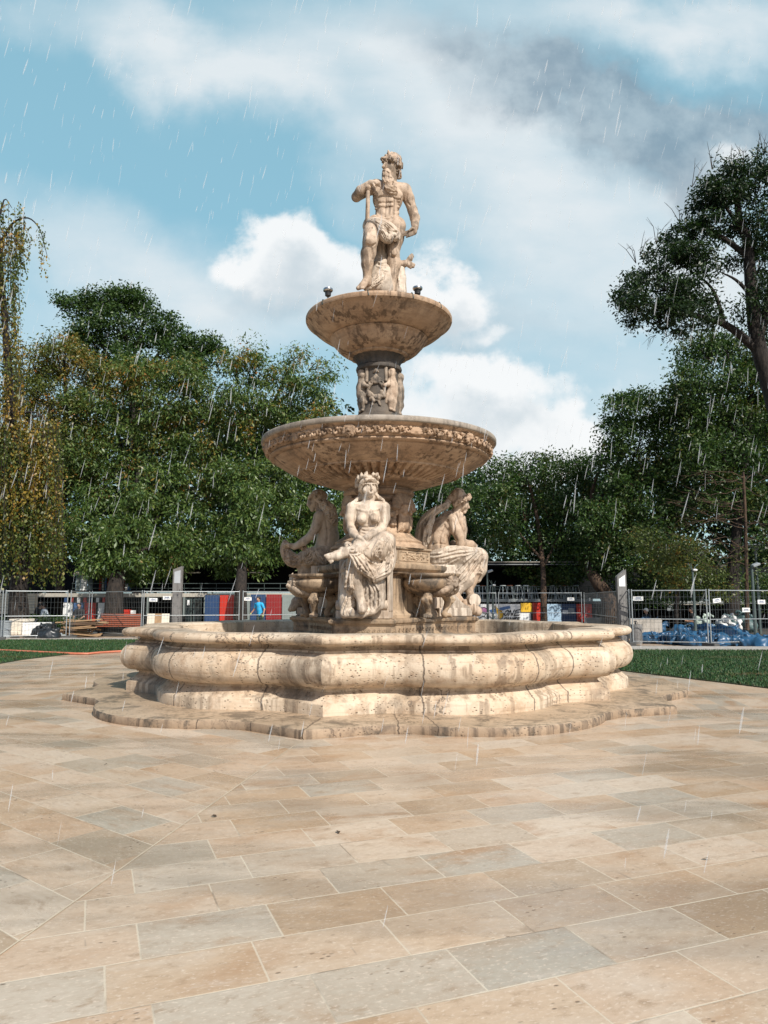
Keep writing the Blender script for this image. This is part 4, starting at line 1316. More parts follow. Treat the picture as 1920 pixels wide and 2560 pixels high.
    mb.box(L(-.02, 1.42, 1.85), (.84, .52, .86), rot, .93)
    mb.box(L(0, 1.50, 1.36), (.90, .52, .14), rot)
    mb.box(L(.435, 1.50, 1.80), (.05, .42, .78), rot, .96)
    s1 = mb.build('seat_block', M_STAT, root, bevel=.012)
    mb = MB()
    for sx in (-.39, .37):
        mb.tube([L(sx - .055, 1.70, 1.515), L(sx + .055, 1.70, 1.515)], .085, 18)
        mb.tube([L(sx - .065, 1.70, 1.515), L(sx + .065, 1.70, 1.515)], .045, 14)
    mb.build('volute', M_STAT, root, smooth=40)


front_woman()
# ------------------------------------------------------------------ the seated woman on the right, seen from behind her shoulder
def right_woman():
    Y0 = 14.75
    root = empty('seated_woman_statue', FC + az(120) * 1.62 + Vector((0, 0, 1.29)), R(111.2))
    tag(root, 'warm stone seated woman in profile with cloak down her bare back, chin on hand', 'statue', 'seated women around the fountain column')
    A = lambda X, Y, d=0.0: at(680 + X / 2.9625, 1160 + Y / 2.9625, Y0 + d)
    PJ = (680, 1160, 2.9625, 13.6, 15.9)
    lo, hi = (.25, 13.75, 1.22), (2.55, 15.75, 3.95); H = .0125
    S = Sculpt(lo, hi, H); S.proj = PJ
    S.ell(A(1235, 660, 0), (.25, .24, .22), k=.05)
    S.chain([A(1235, 640, 0), A(1235, 560, 0), A(1262, 470, .02), A(1310, 410, .05)], [.23, .195, .215, .185], .06)
    S.cone(A(1315, 410, -.12), A(1375, 400, .26), .13, .12, .07)
    S.cone(A(1345, 390, .06), A(1378, 320, .06), .10, .09, .05)
    # near arm: elbow on the thigh, forearm along it
    S.chain([A(1330, 415, -.15), A(1365, 490, -.20), A(1408, 585, -.16)], [.125, .11, .095], .035)
    S.chain([A(1408, 590, -.16), A(1470, 602, -.10), A(1495, 612, -.02)], [.10, .095, .075], .03)
    S.ell(A(1395, 595, -.17), (.09, .09, .085), k=.03)
    # far arm: hand to the chin
    S.chain([A(1395, 405, .26), A(1412, 490, .22), A(1400, 585, .16)], [.11, .095, .08], .03)
    S.chain([A(1400, 580, .15), A(1408, 480, .05), A(1396, 395, .06)], [.08, .07, .055], .03)
    S.ell(A(1395, 380, .05), (.06, .06, .07), k=.02)
    S.chain([A(1340, 590, .1), A(1370, 610, .05), A(1410, 612, .0)], [.07, .06, .05], .03)
    # spine and shoulder blade
    S.stroke([(1300, 420), (1262, 480), (1240, 560), (1240, 620)], .014, .03, -1, -.002)
    S.stroke([(1290, 440), (1310, 490), (1300, 530)], .02, .04, 1, .006)
    S.stroke([(1180, 600), (1230, 590), (1290, 595)], .01, .02, -1, -.002)
    S.stroke([(1345, 430), (1352, 480), (1345, 520)], .012, .02, -1, -.002)
    # shins and feet
    S.chain([A(1545, 690, .05), A(1510, 800, .02), A(1462, 920, -.02)], [.15, .13, .085], .04)
    S.chain([A(1455, 930, -.02), A(1470, 965, -.06), A(1515, 1005, -.08)], [.085, .07, .045], .03)
    S.chain([A(1350, 940, -.18), A(1370, 985, -.20), A(1395, 1030, -.24)], [.09, .075, .045], .03)
    for j in range(4): S.chain([A(1372 + 8 * j, 1000 - 5 * j, -.24), A(1378 + 12 * j, 1036 - 9 * j, -.27)], [.028, .022], .008)
    # head: profile looking right, a little down
    T = Euler((0, .15, R(-70)))
    S.ell(A(1392, 262, .06), (.135, .17, .17), T, k=.03)
    S.ell(A(1420, 305, .06), (.10, .10, .13), T, k=.04)
    S.chain([A(1443, 290, .06), A(1456, 322, .06)], [.018, .028], .016)
    S.cone(A(1428, 340, .05), A(1440, 345, .06), .028, .022, .02)
    S.ell(A(1425, 358, .06), (.04, .045, .035), k=.02)
    S.rough(.003, 20, 5)
    S.build('body', M_STATB, root)
    Hh = Sculpt((1.25, 14.2, 3.1), (2.3, 15.4, 3.95), .0125); Hh.proj = PJ
    Hh.ell(A(1378, 238, .07), (.155, .175, .16), k=.02)
    Hh.ell(A(1325, 262, .06), (.085, .11, .095), k=.04)
    Hh.ell(A(1428, 318, .05), (.085, .22, .15), k=.02, mode=-1)
    Hh.chain([A(1352, 300, -.12), A(1400, 268, -.14), A(1440, 255, -.08), A(1462, 262, .02)], [.045, .05, .045, .03], .02, 1, 3)
    Hh.flow([(1350, 310), (1390, 272), (1430, 258), (1468, 268)], [12, 20, 22, 12], 4, .014, .010, 4, 3, 4)
    Hh.flow([(1310, 250), (1350, 205), (1400, 195), (1440, 215)], [22, 26, 22, 14], 5, .014, .010, 3, 2, 9)
    Hh.curls([(1360 + 14 * i, 312 - 6 * i + 10 * (i % 2)) for i in range(7)], 12, .016, 8)
    for i in range(4):
        Hh.chain([A(1446 + 5 * i, 232 + 9 * i, -.06 + .05 * i), A(1466 + 4 * i, 220 + 9 * i, -.07 + .05 * i)], [.028, .014], .01)
    Hh.build('hair', M_STATB, root)
    D = Sculpt(lo, hi, H); D.proj = PJ
    # cloak from the head down the back
    D.chain([A(1310, 270, .05), A(1285, 310, -.08), A(1215, 345, -.12), A(1150, 390, -.06), A(1108, 450, .02), A(1086, 540, .06), A(1105, 600, .02)], [.05, .065, .075, .08, .08, .08, .06], .03, 1, 4)
    D.chain([A(1180, 400, -.08), A(1150, 480, -.08), A(1135, 560, -.06), A(1130, 625, -.02)], [.08, .09, .08, .05], .03, 1, 3)
    # skirt: hips, near thigh, knee, fall
    D.ell(A(1225, 690, 0), (.28, .28, .18), k=.05)
    D.chain([A(1240, 690, -.08), A(1400, 675, -.14), A(1530, 680, -.06)], [.22, .20, .165], .05)
    D.chain([A(1290, 690, .20), A(1430, 680, .22), A(1535, 690, .15)], [.20, .18, .15], .05)
    D.chain([A(1540, 690, .02), A(1535, 780, .02), A(1520, 850, .04)], [.165, .145, .085], .05)
    D.chain([A(1480, 720, .0), A(1420, 850, -.06), A(1360, 950, -.12)], [.20, .20, .11], .06)
    D.chain([A(1380, 740, -.05), A(1370, 830, -.12), A(1330, 900, -.16)], [.20, .17, .10], .06)
    D.chain([A(1545, 760, .05), A(1550, 800, .08), A(1525, 860, .12)], [.10, .08, .05], .04)
    rid = [[(1310, 285), (1250, 310), (1180, 360), (1120, 430), (1092, 520)], [(1320, 310), (1240, 345), (1170, 410), (1130, 500), (1118, 590)], [(1215, 330), (1150, 375), (1105, 440), (1080, 520)], [(1200, 400), (1165, 470), (1150, 560), (1140, 610)], [(1190, 360), (1180, 420), (1130, 470)], [(1170, 500), (1165, 560), (1150, 590)],
           [(1160, 660), (1230, 640), (1290, 620)], [(1170, 700), (1240, 690), (1310, 650), (1340, 640)], [(1165, 730), (1250, 730), (1320, 690), (1400, 650)], [(1200, 750), (1290, 740), (1380, 700), (1480, 650)],
           [(1550, 650), (1480, 720), (1400, 790), (1350, 830)], [(1565, 690), (1500, 760), (1430, 830), (1390, 880)], [(1570, 730), (1520, 800), (1450, 880)], [(1400, 760), (1410, 830), (1380, 900), (1340, 950)], [(1360, 780), (1370, 850), (1330, 910)], [(1450, 700), (1420, 760), (1420, 820)], [(1300, 760), (1350, 780), (1390, 830)],
           [(1420, 880), (1390, 930), (1350, 955)], [(1510, 700), (1450, 770), (1400, 800)], [(1560, 770), (1545, 810), (1520, 850)]]
    for f in rid: D.stroke(f, [.014, .026, .026, .014], .014, 1, .008)
    for f in [[(1320, 298), (1245, 328), (1175, 385), (1125, 465)], [(1180, 440), (1150, 510), (1135, 590)], [(1165, 680), (1240, 665), (1300, 635)], [(1170, 716), (1250, 710), (1330, 665)], [(1200, 740), (1290, 735), (1380, 685)], [(1555, 670), (1490, 740), (1410, 810)], [(1560, 715), (1510, 780), (1440, 855)], [(1385, 770), (1392, 840), (1355, 925)], [(1435, 730), (1415, 790), (1400, 870)]]:
        D.stroke(f, [.01, .016, .01], .012, -1, -.004)
    for L, hw, n in (([(1545, 665), (1465, 740), (1395, 830), (1352, 905)], [36, 60, 60, 26], 4), ([(1180, 690), (1280, 678), (1400, 655), (1500, 640)], [40, 46, 36, 20], 3), ([(1312, 290), (1205, 350), (1120, 440), (1098, 560)], [14, 28, 34, 28], 3), ([(1190, 400), (1155, 480), (1140, 600)], [24, 28, 24], 4), ([(1570, 700), (1550, 780), (1510, 850)], [14, 22, 20], 3)):
        D.flow(L, hw, n, .022, .014, 5, 1.0, n, depth=-.006)
    D.rough(.002, 16, 6)
    D.build('drapery', M_STAT, root)
    e, t = az(120), az(210); rot = Euler((0, 0, R(111.2)))
    def L(x, y, z): return FC + t * x + e * y + Vector((0, 0, z))
    mb = MB()
    mb.box(L(0, 1.15, 1.86), (.80, .62, .84), rot, .95)
    mb.box(L(0, 1.42, 1.375), (.88, .70, .165), rot)
    mb.build('seat_block', M_STAT, root, bevel=.012)
    # side volute of the seat: a thick scroll that ends in a disc
    mb = MB()
    for sx in (-.37, .37):
        prof = []
        for i in range(15):
            a = R(180 + 95 * i / 14)
            prof.append((1.86 + .52 * math.cos(a), 2.02 + .56 * math.sin(a)))
        poly = [(1.10, 2.24), (1.30, 2.24)] + prof + [(1.95, 1.46), (1.10, 1.46)]
        n = len(poly)
        vs = [L(sx - .05, y, z) for y, z in poly] + [L(sx + .05, y, z) for y, z in poly]
        fs = [tuple(range(n)), tuple(range(2 * n - 1, n - 1, -1))] + [(k, (k + 1) % n, n + (k + 1) % n, n + k) for k in range(n)]
        mb.add(vs, fs)
        mb.tube([L(sx - .07, 1.83, 1.60), L(sx + .07, 1.83, 1.60)], .125, 24)
    mb.build('volute', M_STAT, root, smooth=40)
    # overturned water jar
    J = Sculpt((1.5, 13.9, 1.2), (2.2, 14.8, 1.9), .012)
    c = A(1485, 1068, -.20)
    J.chain([A(1440, 1040, -.2), A(1475, 1062, -.2), A(1520, 1090, -.2)], [.075, .13, .10], .03)
    J.cone(A(1438, 1036, -.2), A(1446, 1042, -.2), .095, .095, .01)
    J.build('water_jar', M_STATB, root)


# ------------------------------------------------------------------ the seated woman on the left, in shade, holding a net of fish
def left_woman():
    Y0 = 15.2
    root = empty('seated_woman_statue', FC + az(-120) * 1.62 + Vector((0, 0, 1.29)), R(-128.8))
    tag(root, 'shaded stone seated woman with curly hair reaching out to a bulging fishing net', 'statue', 'seated women around the fountain column')
    A = lambda X, Y, d=0.0: at(680 + X / 2.9625, 1160 + Y / 2.9625, Y0 + d)
    PJ = (680, 1160, 2.9625, 14.0, 16.4)
    lo, hi = (-2.45, 14.2, 1.22), (-.25, 16.2, 3.95); H = .0155
    S = Sculpt(lo, hi, H); S.proj = PJ
    S.chain([A(400, 640, 0), A(415, 540, 0), A(400, 440, 0), A(375, 390, .02)], [.25, .215, .225, .17], .07)
    S.cone(A(352, 390, -.18), A(420, 385, .2), .12, .12, .06)
    S.cone(A(375, 370, .0), A(345, 300, .02), .10, .09, .05)
    S.chain([A(348, 395, -.18), A(325, 470, -.22), A(290, 530, -.24)], [.115, .10, .085], .03)
    S.chain([A(290, 530, -.24), A(235, 575, -.24), A(165, 615, -.22)], [.085, .085, .06], .03)
    S.ell(A(140, 605, -.22), (.09, .06, .055), k=.03)
    for j in range(4): S.chain([A(150, 600 + 5 * j, -.25 + .03 * j), A(112, 590 + 8 * j, -.26 + .03 * j), A(92, 600 + 9 * j, -.25 + .03 * j)], [.028, .025, .018], .01)
    T = Euler((0, -.1, R(65)))
    S.ell(A(325, 262, .02), (.135, .165, .165), T, k=.03)
    S.ell(A(297, 290, .0), (.10, .10, .13), T, k=.04)
    S.chain([A(274, 275, 0), A(264, 300, 0)], [.018, .026], .016)
    S.ell(A(300, 338, 0), (.05, .05, .045), k=.03)
    # far leg and foot under the bowl
    S.chain([A(270, 960, -.05), A(225, 1010, -.1), A(160, 1060, -.15), A(135, 1078, -.15)], [.12, .11, .085, .05], .03)
    S.ell(A(195, 1020, -.12), (.15, .12, .12), k=.04)
    S.chain([A(250, 960, .0), A(215, 1000, -.05)], [.08, .10], .03)
    S.stroke([(400, 420), (412, 500), (405, 600)], .014, .03, -1, -.002)
    S.rough(.003, 20, 7)
    S.build('body', M_STATD, root)
    Hh = Sculpt((-2.0, 14.5, 2.7), (-.5, 15.9, 3.95), .0135); Hh.proj = PJ
    Hh.ell(A(345, 245, .03), (.175, .20, .165), k=.02)
    Hh.ell(A(295, 300, 0), (.075, .22, .16), k=.02, mode=-1)
    Hh.chain([A(375, 290, -.05), A(415, 330, -.16), A(445, 390, -.18), A(465, 440, -.12)], [.10, .12, .11, .06], .04, 1, 3)
    rr = random.Random(5)
    Hh.curls([(rr.uniform(385, 475), rr.uniform(300, 440)) for i in range(34)], 17, .02, 6)
    Hh.curls([(rr.uniform(275, 400), rr.uniform(200, 290)) for i in range(34)], 15, .018, 7)
    Hh.chain([A(275, 255, -.1), A(300, 225, -.14), A(350, 205, -.12), A(400, 225, -.05)], .035, .02, 1, 3)
    Hh.build('hair', M_STATD, root)
    D = Sculpt(lo, hi, H); D.proj = PJ
    D.ell(A(395, 650, 0), (.29, .28, .20), k=.05)
    D.chain([A(380, 680, -.1), A(290, 690, -.12), A(235, 700, -.08)], [.20, .19, .15], .05)
    D.chain([A(380, 690, .2), A(260, 700, .2)], [.18, .15], .05)
    D.chain([A(235, 700, .0), A(250, 830, .05), A(270, 950, .0)], [.15, .15, .11], .05)
    D.chain([A(210, 720, -.02), A(215, 770, 0), A(235, 800, 0)], [.09, .07, .05], .04)
    for f in [[(300, 600), (280, 680), (230, 730)], [(330, 610), (320, 690), (290, 735), (240, 745)], [(300, 640), (330, 700), (390, 740), (450, 745)], [(330, 640), (370, 700), (430, 735), (490, 730)], [(360, 640), (410, 690), (470, 710)], [(270, 640), (250, 690), (215, 725)], [(280, 690), (330, 740), (380, 752)]]:
        D.stroke(f, [.014, .026, .026, .014], .014, 1, .008)
    for f in [[(315, 610), (300, 690), (260, 735)], [(315, 640), (350, 700), (410, 740)], [(345, 640), (390, 695), (450, 725)], [(285, 640), (265, 690), (225, 728)]]: D.stroke(f, [.01, .018, .01], .012, -1, -.004)
    for L, hw, n in (([(310, 620), (270, 690), (222, 740)], [36, 44, 20], 5), ([(340, 640), (400, 712), (470, 742)], [30, 36, 26], 5)):
        D.flow(L, hw, n, .017, .014, 5, 1.2, n, depth=-.003)
    D.rough(.002, 16, 8)
    D.build('drapery', M_STATD, root)
    N = Sculpt((-2.5, 14.3, 1.9), (-1.5, 15.8, 2.9), .0125); N.proj = PJ
    N.chain([A(98, 580, -.1), A(105, 640, -.08), A(150, 700, -.08), A(210, 720, -.06)], [.055, .11, .16, .12], .05, 1, 3)
    N.chain([A(160, 620, -.2), A(225, 610, -.15), A(250, 650, -.1)], [.04, .06, .05], .03, 1, 3)
    N.ell(A(180, 645, -.1), (.14, .16, .06), Euler((0, .5, 0)), k=.03, mode=-1)
    rr = random.Random(9)
    for i in range(230): N.dab(rr.uniform(82, 250), rr.uniform(600, 745), rr.uniform(.013, .020), .006, -1, -.002)
    N.build('fishing_net', M_STATB, root)
    e, t = az(-120), az(-30); rot = Euler((0, 0, R(-128.8)))
    def L(x, y, z): return FC + t * x + e * y + Vector((0, 0, z))
    mb = MB()
    mb.box(L(0, 1.15, 1.86), (.80, .62, .84), rot, .95)
    mb.box(L(0, 1.42, 1.375), (.88, .70, .165), rot)
    mb.build('seat_block', M_STATD, root, bevel=.012)


right_woman()
left_woman()


# ------------------------------------------------------------------ small bowls on lion legs, with a mask spout
def lion_mask(c, fwd, size, seed, name, mat, parent, beard=True):
    """grotesque lion head in relief; fwd points out of the wall"""
    f = Vector(fwd).normalized(); sd = Vector((-f.y, f.x, 0)).normalized(); up = sd.cross(f) * -1
    if up.z < 0: up = -up
    c = Vector(c); z = size
    m = 1.5 * z
    S = Sculpt(c - Vector((m, m, m)), c + Vector((m, m, m)), z * .05)
    def P(x, y, d): return c + sd * (x * z) + up * (y * z) + f * (d * z)
    S.ell(P(0, 0, 0), (z * .55,) * 3, k=.1 * z)
    S.ell(P(0, -.28, .35), z * .32, k=.12 * z)
    S.cone(P(0, .15, .5), P(0, -.12, .68), .10 * z, .13 * z, .06 * z)
    for s in (-1, 1):
        S.ell(P(s * .2, -.2, .58), z * .17, k=.05 * z)
        S.ell(P(s * .22, .12, .5), z * .10, k=.03 * z, mode=-1)
        S.ell(P(s * .22, .12, .44), z * .085, k=.01)
        S.cone(P(s * .08, .24, .52), P(s * .38, .27, .38), .09 * z, .07 * z, .05 * z)
        S.ell(P(s * .55, .42, .1), z * .16, k=.05 * z)
    S.ell(P(0, -.42, .56), (z * .15,) * 3, k=.04 * z, mode=-1)
    S.ell(P(0, -.55, .42), z * .16, k=.05 * z)
    r = random.Random(seed)
    for i in range(26):
        a = 2 * PI * i / 26 + r.uniform(-.1, .1); q = r.uniform(.9, 1.1)
        S.chain([P(.48 * math.cos(a), .48 * math.sin(a), .22), P(.72 * q * math.cos(a + .12), .72 * q * math.sin(a + .12), .16), P(.98 * q * math.cos(a - .05), .98 * q * math.sin(a - .05) - .05, -.02)], [.12 * z, .14 * z, .05 * z], .03 * z)
    return S.build(name, mat, parent)


def small_bowl(k):
    th = 60 + 120 * k
    e, t = az(th), az(th + 90)
    base = FC + e * 1.20
    b = MB()
    prof = [(.02, 1.66), (.22, 1.665), (.27, 1.69), (.28, 1.72), (.36, 1.745), (.46, 1.80), (.515, 1.87), (.52, 1.93), (.49, 1.965), (.47, 1.985), (.50, 2.0), (.53, 2.02), (.545, 2.045), (.54, 2.07), (.48, 2.075), (.44, 2.05), (.3, 1.95), (.02, 1.90)]
    b.lathe(prof, base, 40)
    bowl = b.build('small_bowl', M_PED, fountain, smooth=45)
    lion_mask(FC + e * 1.66 + Vector((0, 0, 1.90)), e + Vector((0, 0, -.1)), .19, k, 'lion_head', M_STATB if k == 0 else M_STATD, bowl)
    # acanthus stem that carries the head
    S = Sculpt(FC + e * 1.6 + Vector((-.45, -.45, 1.5)), FC + e * 1.6 + Vector((.45, .45, 2.2)), .014)
    for s in (-2, -1, 0, 1, 2):
        S.chain([FC + e * 1.36 + t * (.07 * s) + Vector((0, 0, 1.70)), FC + e * 1.60 + t * (.085 * s) + Vector((0, 0, 1.72 + .02 * abs(s))), FC + e * 1.70 + t * (.06 * s) + Vector((0, 0, 1.82))], [.05, .06, .045], .012, 1, 3)
    S.build('acanthus_stem', M_STATB if k == 0 else M_STATD, bowl)
    for s, dy in ((-.27, .14), (.27, .14), (0, -.2)):
        S = Sculpt(base + t * s + e * dy + Vector((-.32, -.32, 1.24)), base + t * s + e * dy + Vector((.32, .32, 1.78)), .013)
        o = base + t * s + e * dy
        out = (t * s + e * dy).normalized()
        S.chain([o + Vector((0, 0, 1.70)), o + out * .075 + Vector((0, 0, 1.60)), o + out * .02 + Vector((0, 0, 1.47)), o - out * .03 + Vector((0, 0, 1.38)), o + out * .0 + Vector((0, 0, 1.325))], [.075, .075, .045, .042, .052], .03, 1, 4)
        sd = Vector((-out.y, out.x, 0))
        for q in (-.055, -.02, .02, .055):
            S.chain([o + sd * q * .6 + Vector((0, 0, 1.335)), o + sd * q + out * .065 + Vector((0, 0, 1.335)), o + sd * q + out * .10 + Vector((0, 0, 1.305))], [.032, .03, .018], .008)
        for q in (-1, 1):
            S.chain([o + out * .08 + sd * q * .05 + Vector((0, 0, 1.66)), o + out * .14 + sd * q * .07 + Vector((0, 0, 1.61)), o + out * .11 + sd * q * .08 + Vector((0, 0, 1.56))], [.03, .03, .02], .01)
        S.build('lion_leg', M_PED, bowl)


for k in (0, 2): small_bowl(k)

# ------------------------------------------------------------------ carving on the columns and the bowl's frieze
def river_mask(k):
    e, t = az(60 + 120 * k), az(150 + 120 * k)
    S = Sculpt(FC + e * .62 + Vector((-.5, -.5, 2.78)), FC + e * .62 + Vector((.5, .5, 3.62)), .0145)
    def P(x, z, d): return FC + e * (.56 + d) + t * x + Vector((0, 0, z))
    S.ell(P(0, 3.28, .0), (.17, .17, .20), k=.04)
    S.chain([P(0, 3.32, .16), P(0, 3.22, .205)], [.02, .035], .02)
    for s in (-1, 1):
        S.ell(P(s * .065, 3.315, .155), .032, k=.01, mode=-1); S.ell(P(s * .065, 3.315, .135), .026, k=.005)
        S.cone(P(s * .02, 3.36, .16), P(s * .11, 3.365, .12), .028, .022, .02)
        S.ell(P(s * .08, 3.22, .12), .05, k=.02)
    S.ell(P(0, 3.14, .16), (.04, .04, .03), k=.01, mode=-1)
    r = random.Random(k)
    for i in range(26):
        x = -.17 + .34 * (i % 9) / 8; z0 = 3.17 - .07 * (i // 9)
        S.chain([P(x * .8, z0, .13 - abs(x) * .4), P(x + r.uniform(-.03, .03), z0 - .09, .12 - abs(x) * .3), P(x * 1.1 + r.uniform(-.03, .03), z0 - .17, .05)], [.03, .034, .015], .01, 1, 3)
    for i in range(22):
        a = PI * (i % 11) / 10; rr = .20 + .07 * (i // 11)
        S.chain([P(rr * math.cos(a), 3.30 + rr * math.sin(a) * .8, .08), P((rr + .05) * math.cos(a + .2), 3.32 + (rr + .05) * math.sin(a) * .8, .06), P((rr + .03) * math.cos(a + .4), 3.27 + rr * math.sin(a) * .8, .03)], [.03, .04, .025], .012, 1, 3)
    S.build('bearded_mask', M_BOWL, lower_col)
    # hanging fruit swags at each side
    mb = MB()
    for s in (-1, 1):
        for i in range(42):
            u = r.uniform(0, 1)
            d = az(60 + 120 * k + s * (26 + 8 * r.uniform(-1, 1) * (1 - abs(u - .5))))
            mb.ball(FC + d * (.575 + r.uniform(0, .05)) + Vector((0, 0, 2.98 + .45 * u)), r.uniform(.03, .055), 8, 6)
    mb.build('fruit_swag', M_BOWL, lower_col, smooth=60)


for k in range(3): river_mask(k)


def putto(th, flip, name, mat):
    e, t = az(th), az(th + 90) * flip
    S = Sculpt(FC + e * .56 + Vector((-.4, -.4, 5.1)), FC + e * .56 + Vector((.4, .4, 6.2)), .013)
    def P(x, z, d): return FC + e * (.345 + d * .9) + t * (x * .74) + Vector((0, 0, 5.20 + (z - 4.9) * .93))
    S.ell(P(.02, 5.70, .07), (.082, .085, .095), k=.02)
    S.ell(P(-.045, 5.665, .10), (.04, .04, .05), k=.02); S.ell(P(-.09, 5.68, .11), .016, k=.012)
    r = random.Random(2)
    for i in range(60):
        a, b2 = r.uniform(-.3, 3.4), r.uniform(-.2, 1.2)
        S.ell(P(.035 + .085 * math.cos(a) * math.cos(b2), 5.715 + .085 * abs(math.sin(a)) * math.cos(b2) - .03 * (math.cos(a) > .5), .07 + .08 * math.sin(b2)), .021, k=.005)
    S.chain([P(.04, 5.56, .05), P(.07, 5.44, .05), P(.06, 5.30, .05)], [.09, .10, .11], .04)
    S.chain([P(-.01, 5.55, .06), P(-.12, 5.45, .10), P(-.22, 5.42, .07)], [.05, .042, .034], .02)
    S.chain([P(.10, 5.54, .05), P(.15, 5.42, .07), P(.13, 5.32, .09)], [.05, .042, .034], .02)
    S.chain([P(.03, 5.26, .06), P(-.02, 5.12, .09), P(-.01, 4.98, .05)], [.085, .065, .05], .03)
    S.chain([P(.10, 5.26, .04), P(.09, 5.10, .06), P(.08, 4.95, .05)], [.08, .062, .048], .03)
    S.ell(P(-.02, 4.93, .08), (.04, .06, .03), k=.02); S.ell(P(.08, 4.91, .08), (.04, .06, .03), k=.02)
    S.chain([P(-.04, 5.36, .04), P(-.08, 5.24, .04), P(-.12, 5.08, .03)], [.03, .04, .03], .02)
    S.build(name, mat, upper_col)


for th, fl in ((44, 1), (-42, -1), (170, 1), (72 + 120, -1), (-70 - 120 + 290, -1)):
    putto(th, fl, 'putto_relief', M_STATB if th == 44 else M_RELIEF)
for k in range(3):
    th = 1 + 120 * k; e, t = az(th), az(th + 90)
    S = Sculpt(FC + e * .55 + Vector((-.42, -.42, 5.15)), FC + e * .55 + Vector((.42, .42, 6.15)), .013)
    def P(x, z, d=0.0): return FC + e * (math.sqrt(max(.01,   .39 ** 2 - (.8 * x) ** 2)) + d) + t * (.8 * x) + Vector((0, 0, z + .24))
    for i in range(9):   # scallop shell
        a = R(-150 + 15 * (i + .0) * 1.0 + 120 * 1.25 + 30)
        a = R(200 + 17.5 * i)
        S.chain([P(0, 5.66), P(.055 * math.cos(a), 5.62 + .055 * math.sin(a), .02), P(.115 * math.cos(a), 5.62 + .12 * math.sin(a), .015)], [.022, .026, .024], .006)
    S.chain([P(-.05, 5.72), P(0, 5.755, .015), P(.05, 5.72)], [.02, .028, .02], .01, 1, 3)
    r = random.Random(k + 4)
    for i in range(60):  # fruit garland
        a = R(200 + 140 * r.random()); q = r.uniform(.6, 1.0)
        S.ell(P(.24 * q * math.cos(a) * 1.0, 5.36 + .22 * q * math.sin(a) + .06 * (1 - q), r.uniform(.0, .035)), r.uniform(.022, .042), k=.006)
    for s in (-1, 1):
        S.ell(P(s * .13, 5.50, .01), (.05, .05, .05), k=.01); S.ell(P(s * .13, 5.50, .05), .03, k=.006, mode=-1)
        S.chain([P(s * .13, 5.47, .02), P(s * .19, 5.40, .02), P(s * .22, 5.28, .01)], [.025, .03, .02], .01, 1, 3)
        S.chain([P(s * .05, 5.18, .01), P(s * .09, 5.08, .01), P(s * .12, 5.05, .01)], [.03, .025, .012], .01)
        S.chain([P(s * .23, 5.82, .0), P(s * .235, 5.60, .0)], [.035, .035], .01)
        S.ell(P(s * .235, 5.56, .01), .035, k=.01)
    S.build('garland_relief', M_RELIEF, upper_col)
# lion heads and shells on the frieze of the lower bowl
for k in range(6):
    th = -4 + 60 * k
    lion_mask(FC + az(th) * 2.17 + Vector((0, 0, 4.42)), az(th), .125, k, 'lion_mask', M_BOWL, lower_bowl)
for k in range(6):
    th = 26 + 60 * k; e, t = az(th), az(th + 90)
    S = Sculpt(FC + e * 2.15 + Vector((-.2, -.2, 4.25)), FC + e * 2.15 + Vector((.2, .2, 4.6)), .011)
    for i in range(9):
        a = R(10 + 20 * i)
        c0 = FC + e * 2.13 + Vector((0, 0, 4.36))
        S.chain([c0, c0 + t * (.05 * math.cos(a)) + Vector((0, 0, .05 * math.sin(a))) + e * .03, c0 + t * (.11 * math.cos(a)) + Vector((0, 0, .12 * math.sin(a))) + e * .03], [.016, .02, .02], .006)
    S.build('shell_relief', M_BOWL, lower_bowl)
# scrolling leaves of the frieze
for k in range(6):
    S = MB(); r = random.Random(40 + k)
    for j in range(20):
        th = -4 + 60 * k + 4 + 52 * j / 19
        if abs(th - (26 + 60 * k)) < 3.5: continue
        sgn = 1 if j % 2 else -1
        pts = []
        for i in range(9):
            a = i * .55
            pts.append(FC + az(th + 1.1 * math.cos(a) * (1 - .07 * i)) * (2.165 + .01 * math.sin(a)) + Vector((0, 0, 4.42 + sgn * .055 * math.sin(a) * (1 - .07 * i))))
        S.tube(pts, [.014 + .017 * math.sin(PI * i / 8) for i in range(9)], 6)
        S.ball(FC + az(th + 1.4) * 2.18 + Vector((0, 0, 4.42 - sgn * .04)), r.uniform(.02, .032), 7, 5)
    S.build('leaf_frieze', M_BOWL, lower_bowl, smooth=60)

# ------------------------------------------------------------------ spotlights and cable on the upper rim
def spot(px, py, Y, label):
    o = at(px, py, Y)
    root = empty('spotlight', o)
    tag(root, label, 'spotlight', 'spotlights on the upper bowl')
    mb = MB()
    mb.lathe([(.03, .0), (.055, .02), (.06, .09), (.075, .11)], o, 18, cap=True)
    mb.build('housing', M_BLACK, root, smooth=40)
    mb = MB()
    mb.lathe([(.075, .10), (.09, .112), (.095, .135), (.09, .155), (.078, .16), (.07, .145), (.02, .14)], o, 22)
    mb.build('rim', M_CHROME, root, smooth=50)
    mb = MB(); mb.tube([o + Vector((0, 0, .02)), o + Vector((0, 0, -.05))], .014, 8)
    mb.build('bracket', M_BLACK, root, smooth=40)


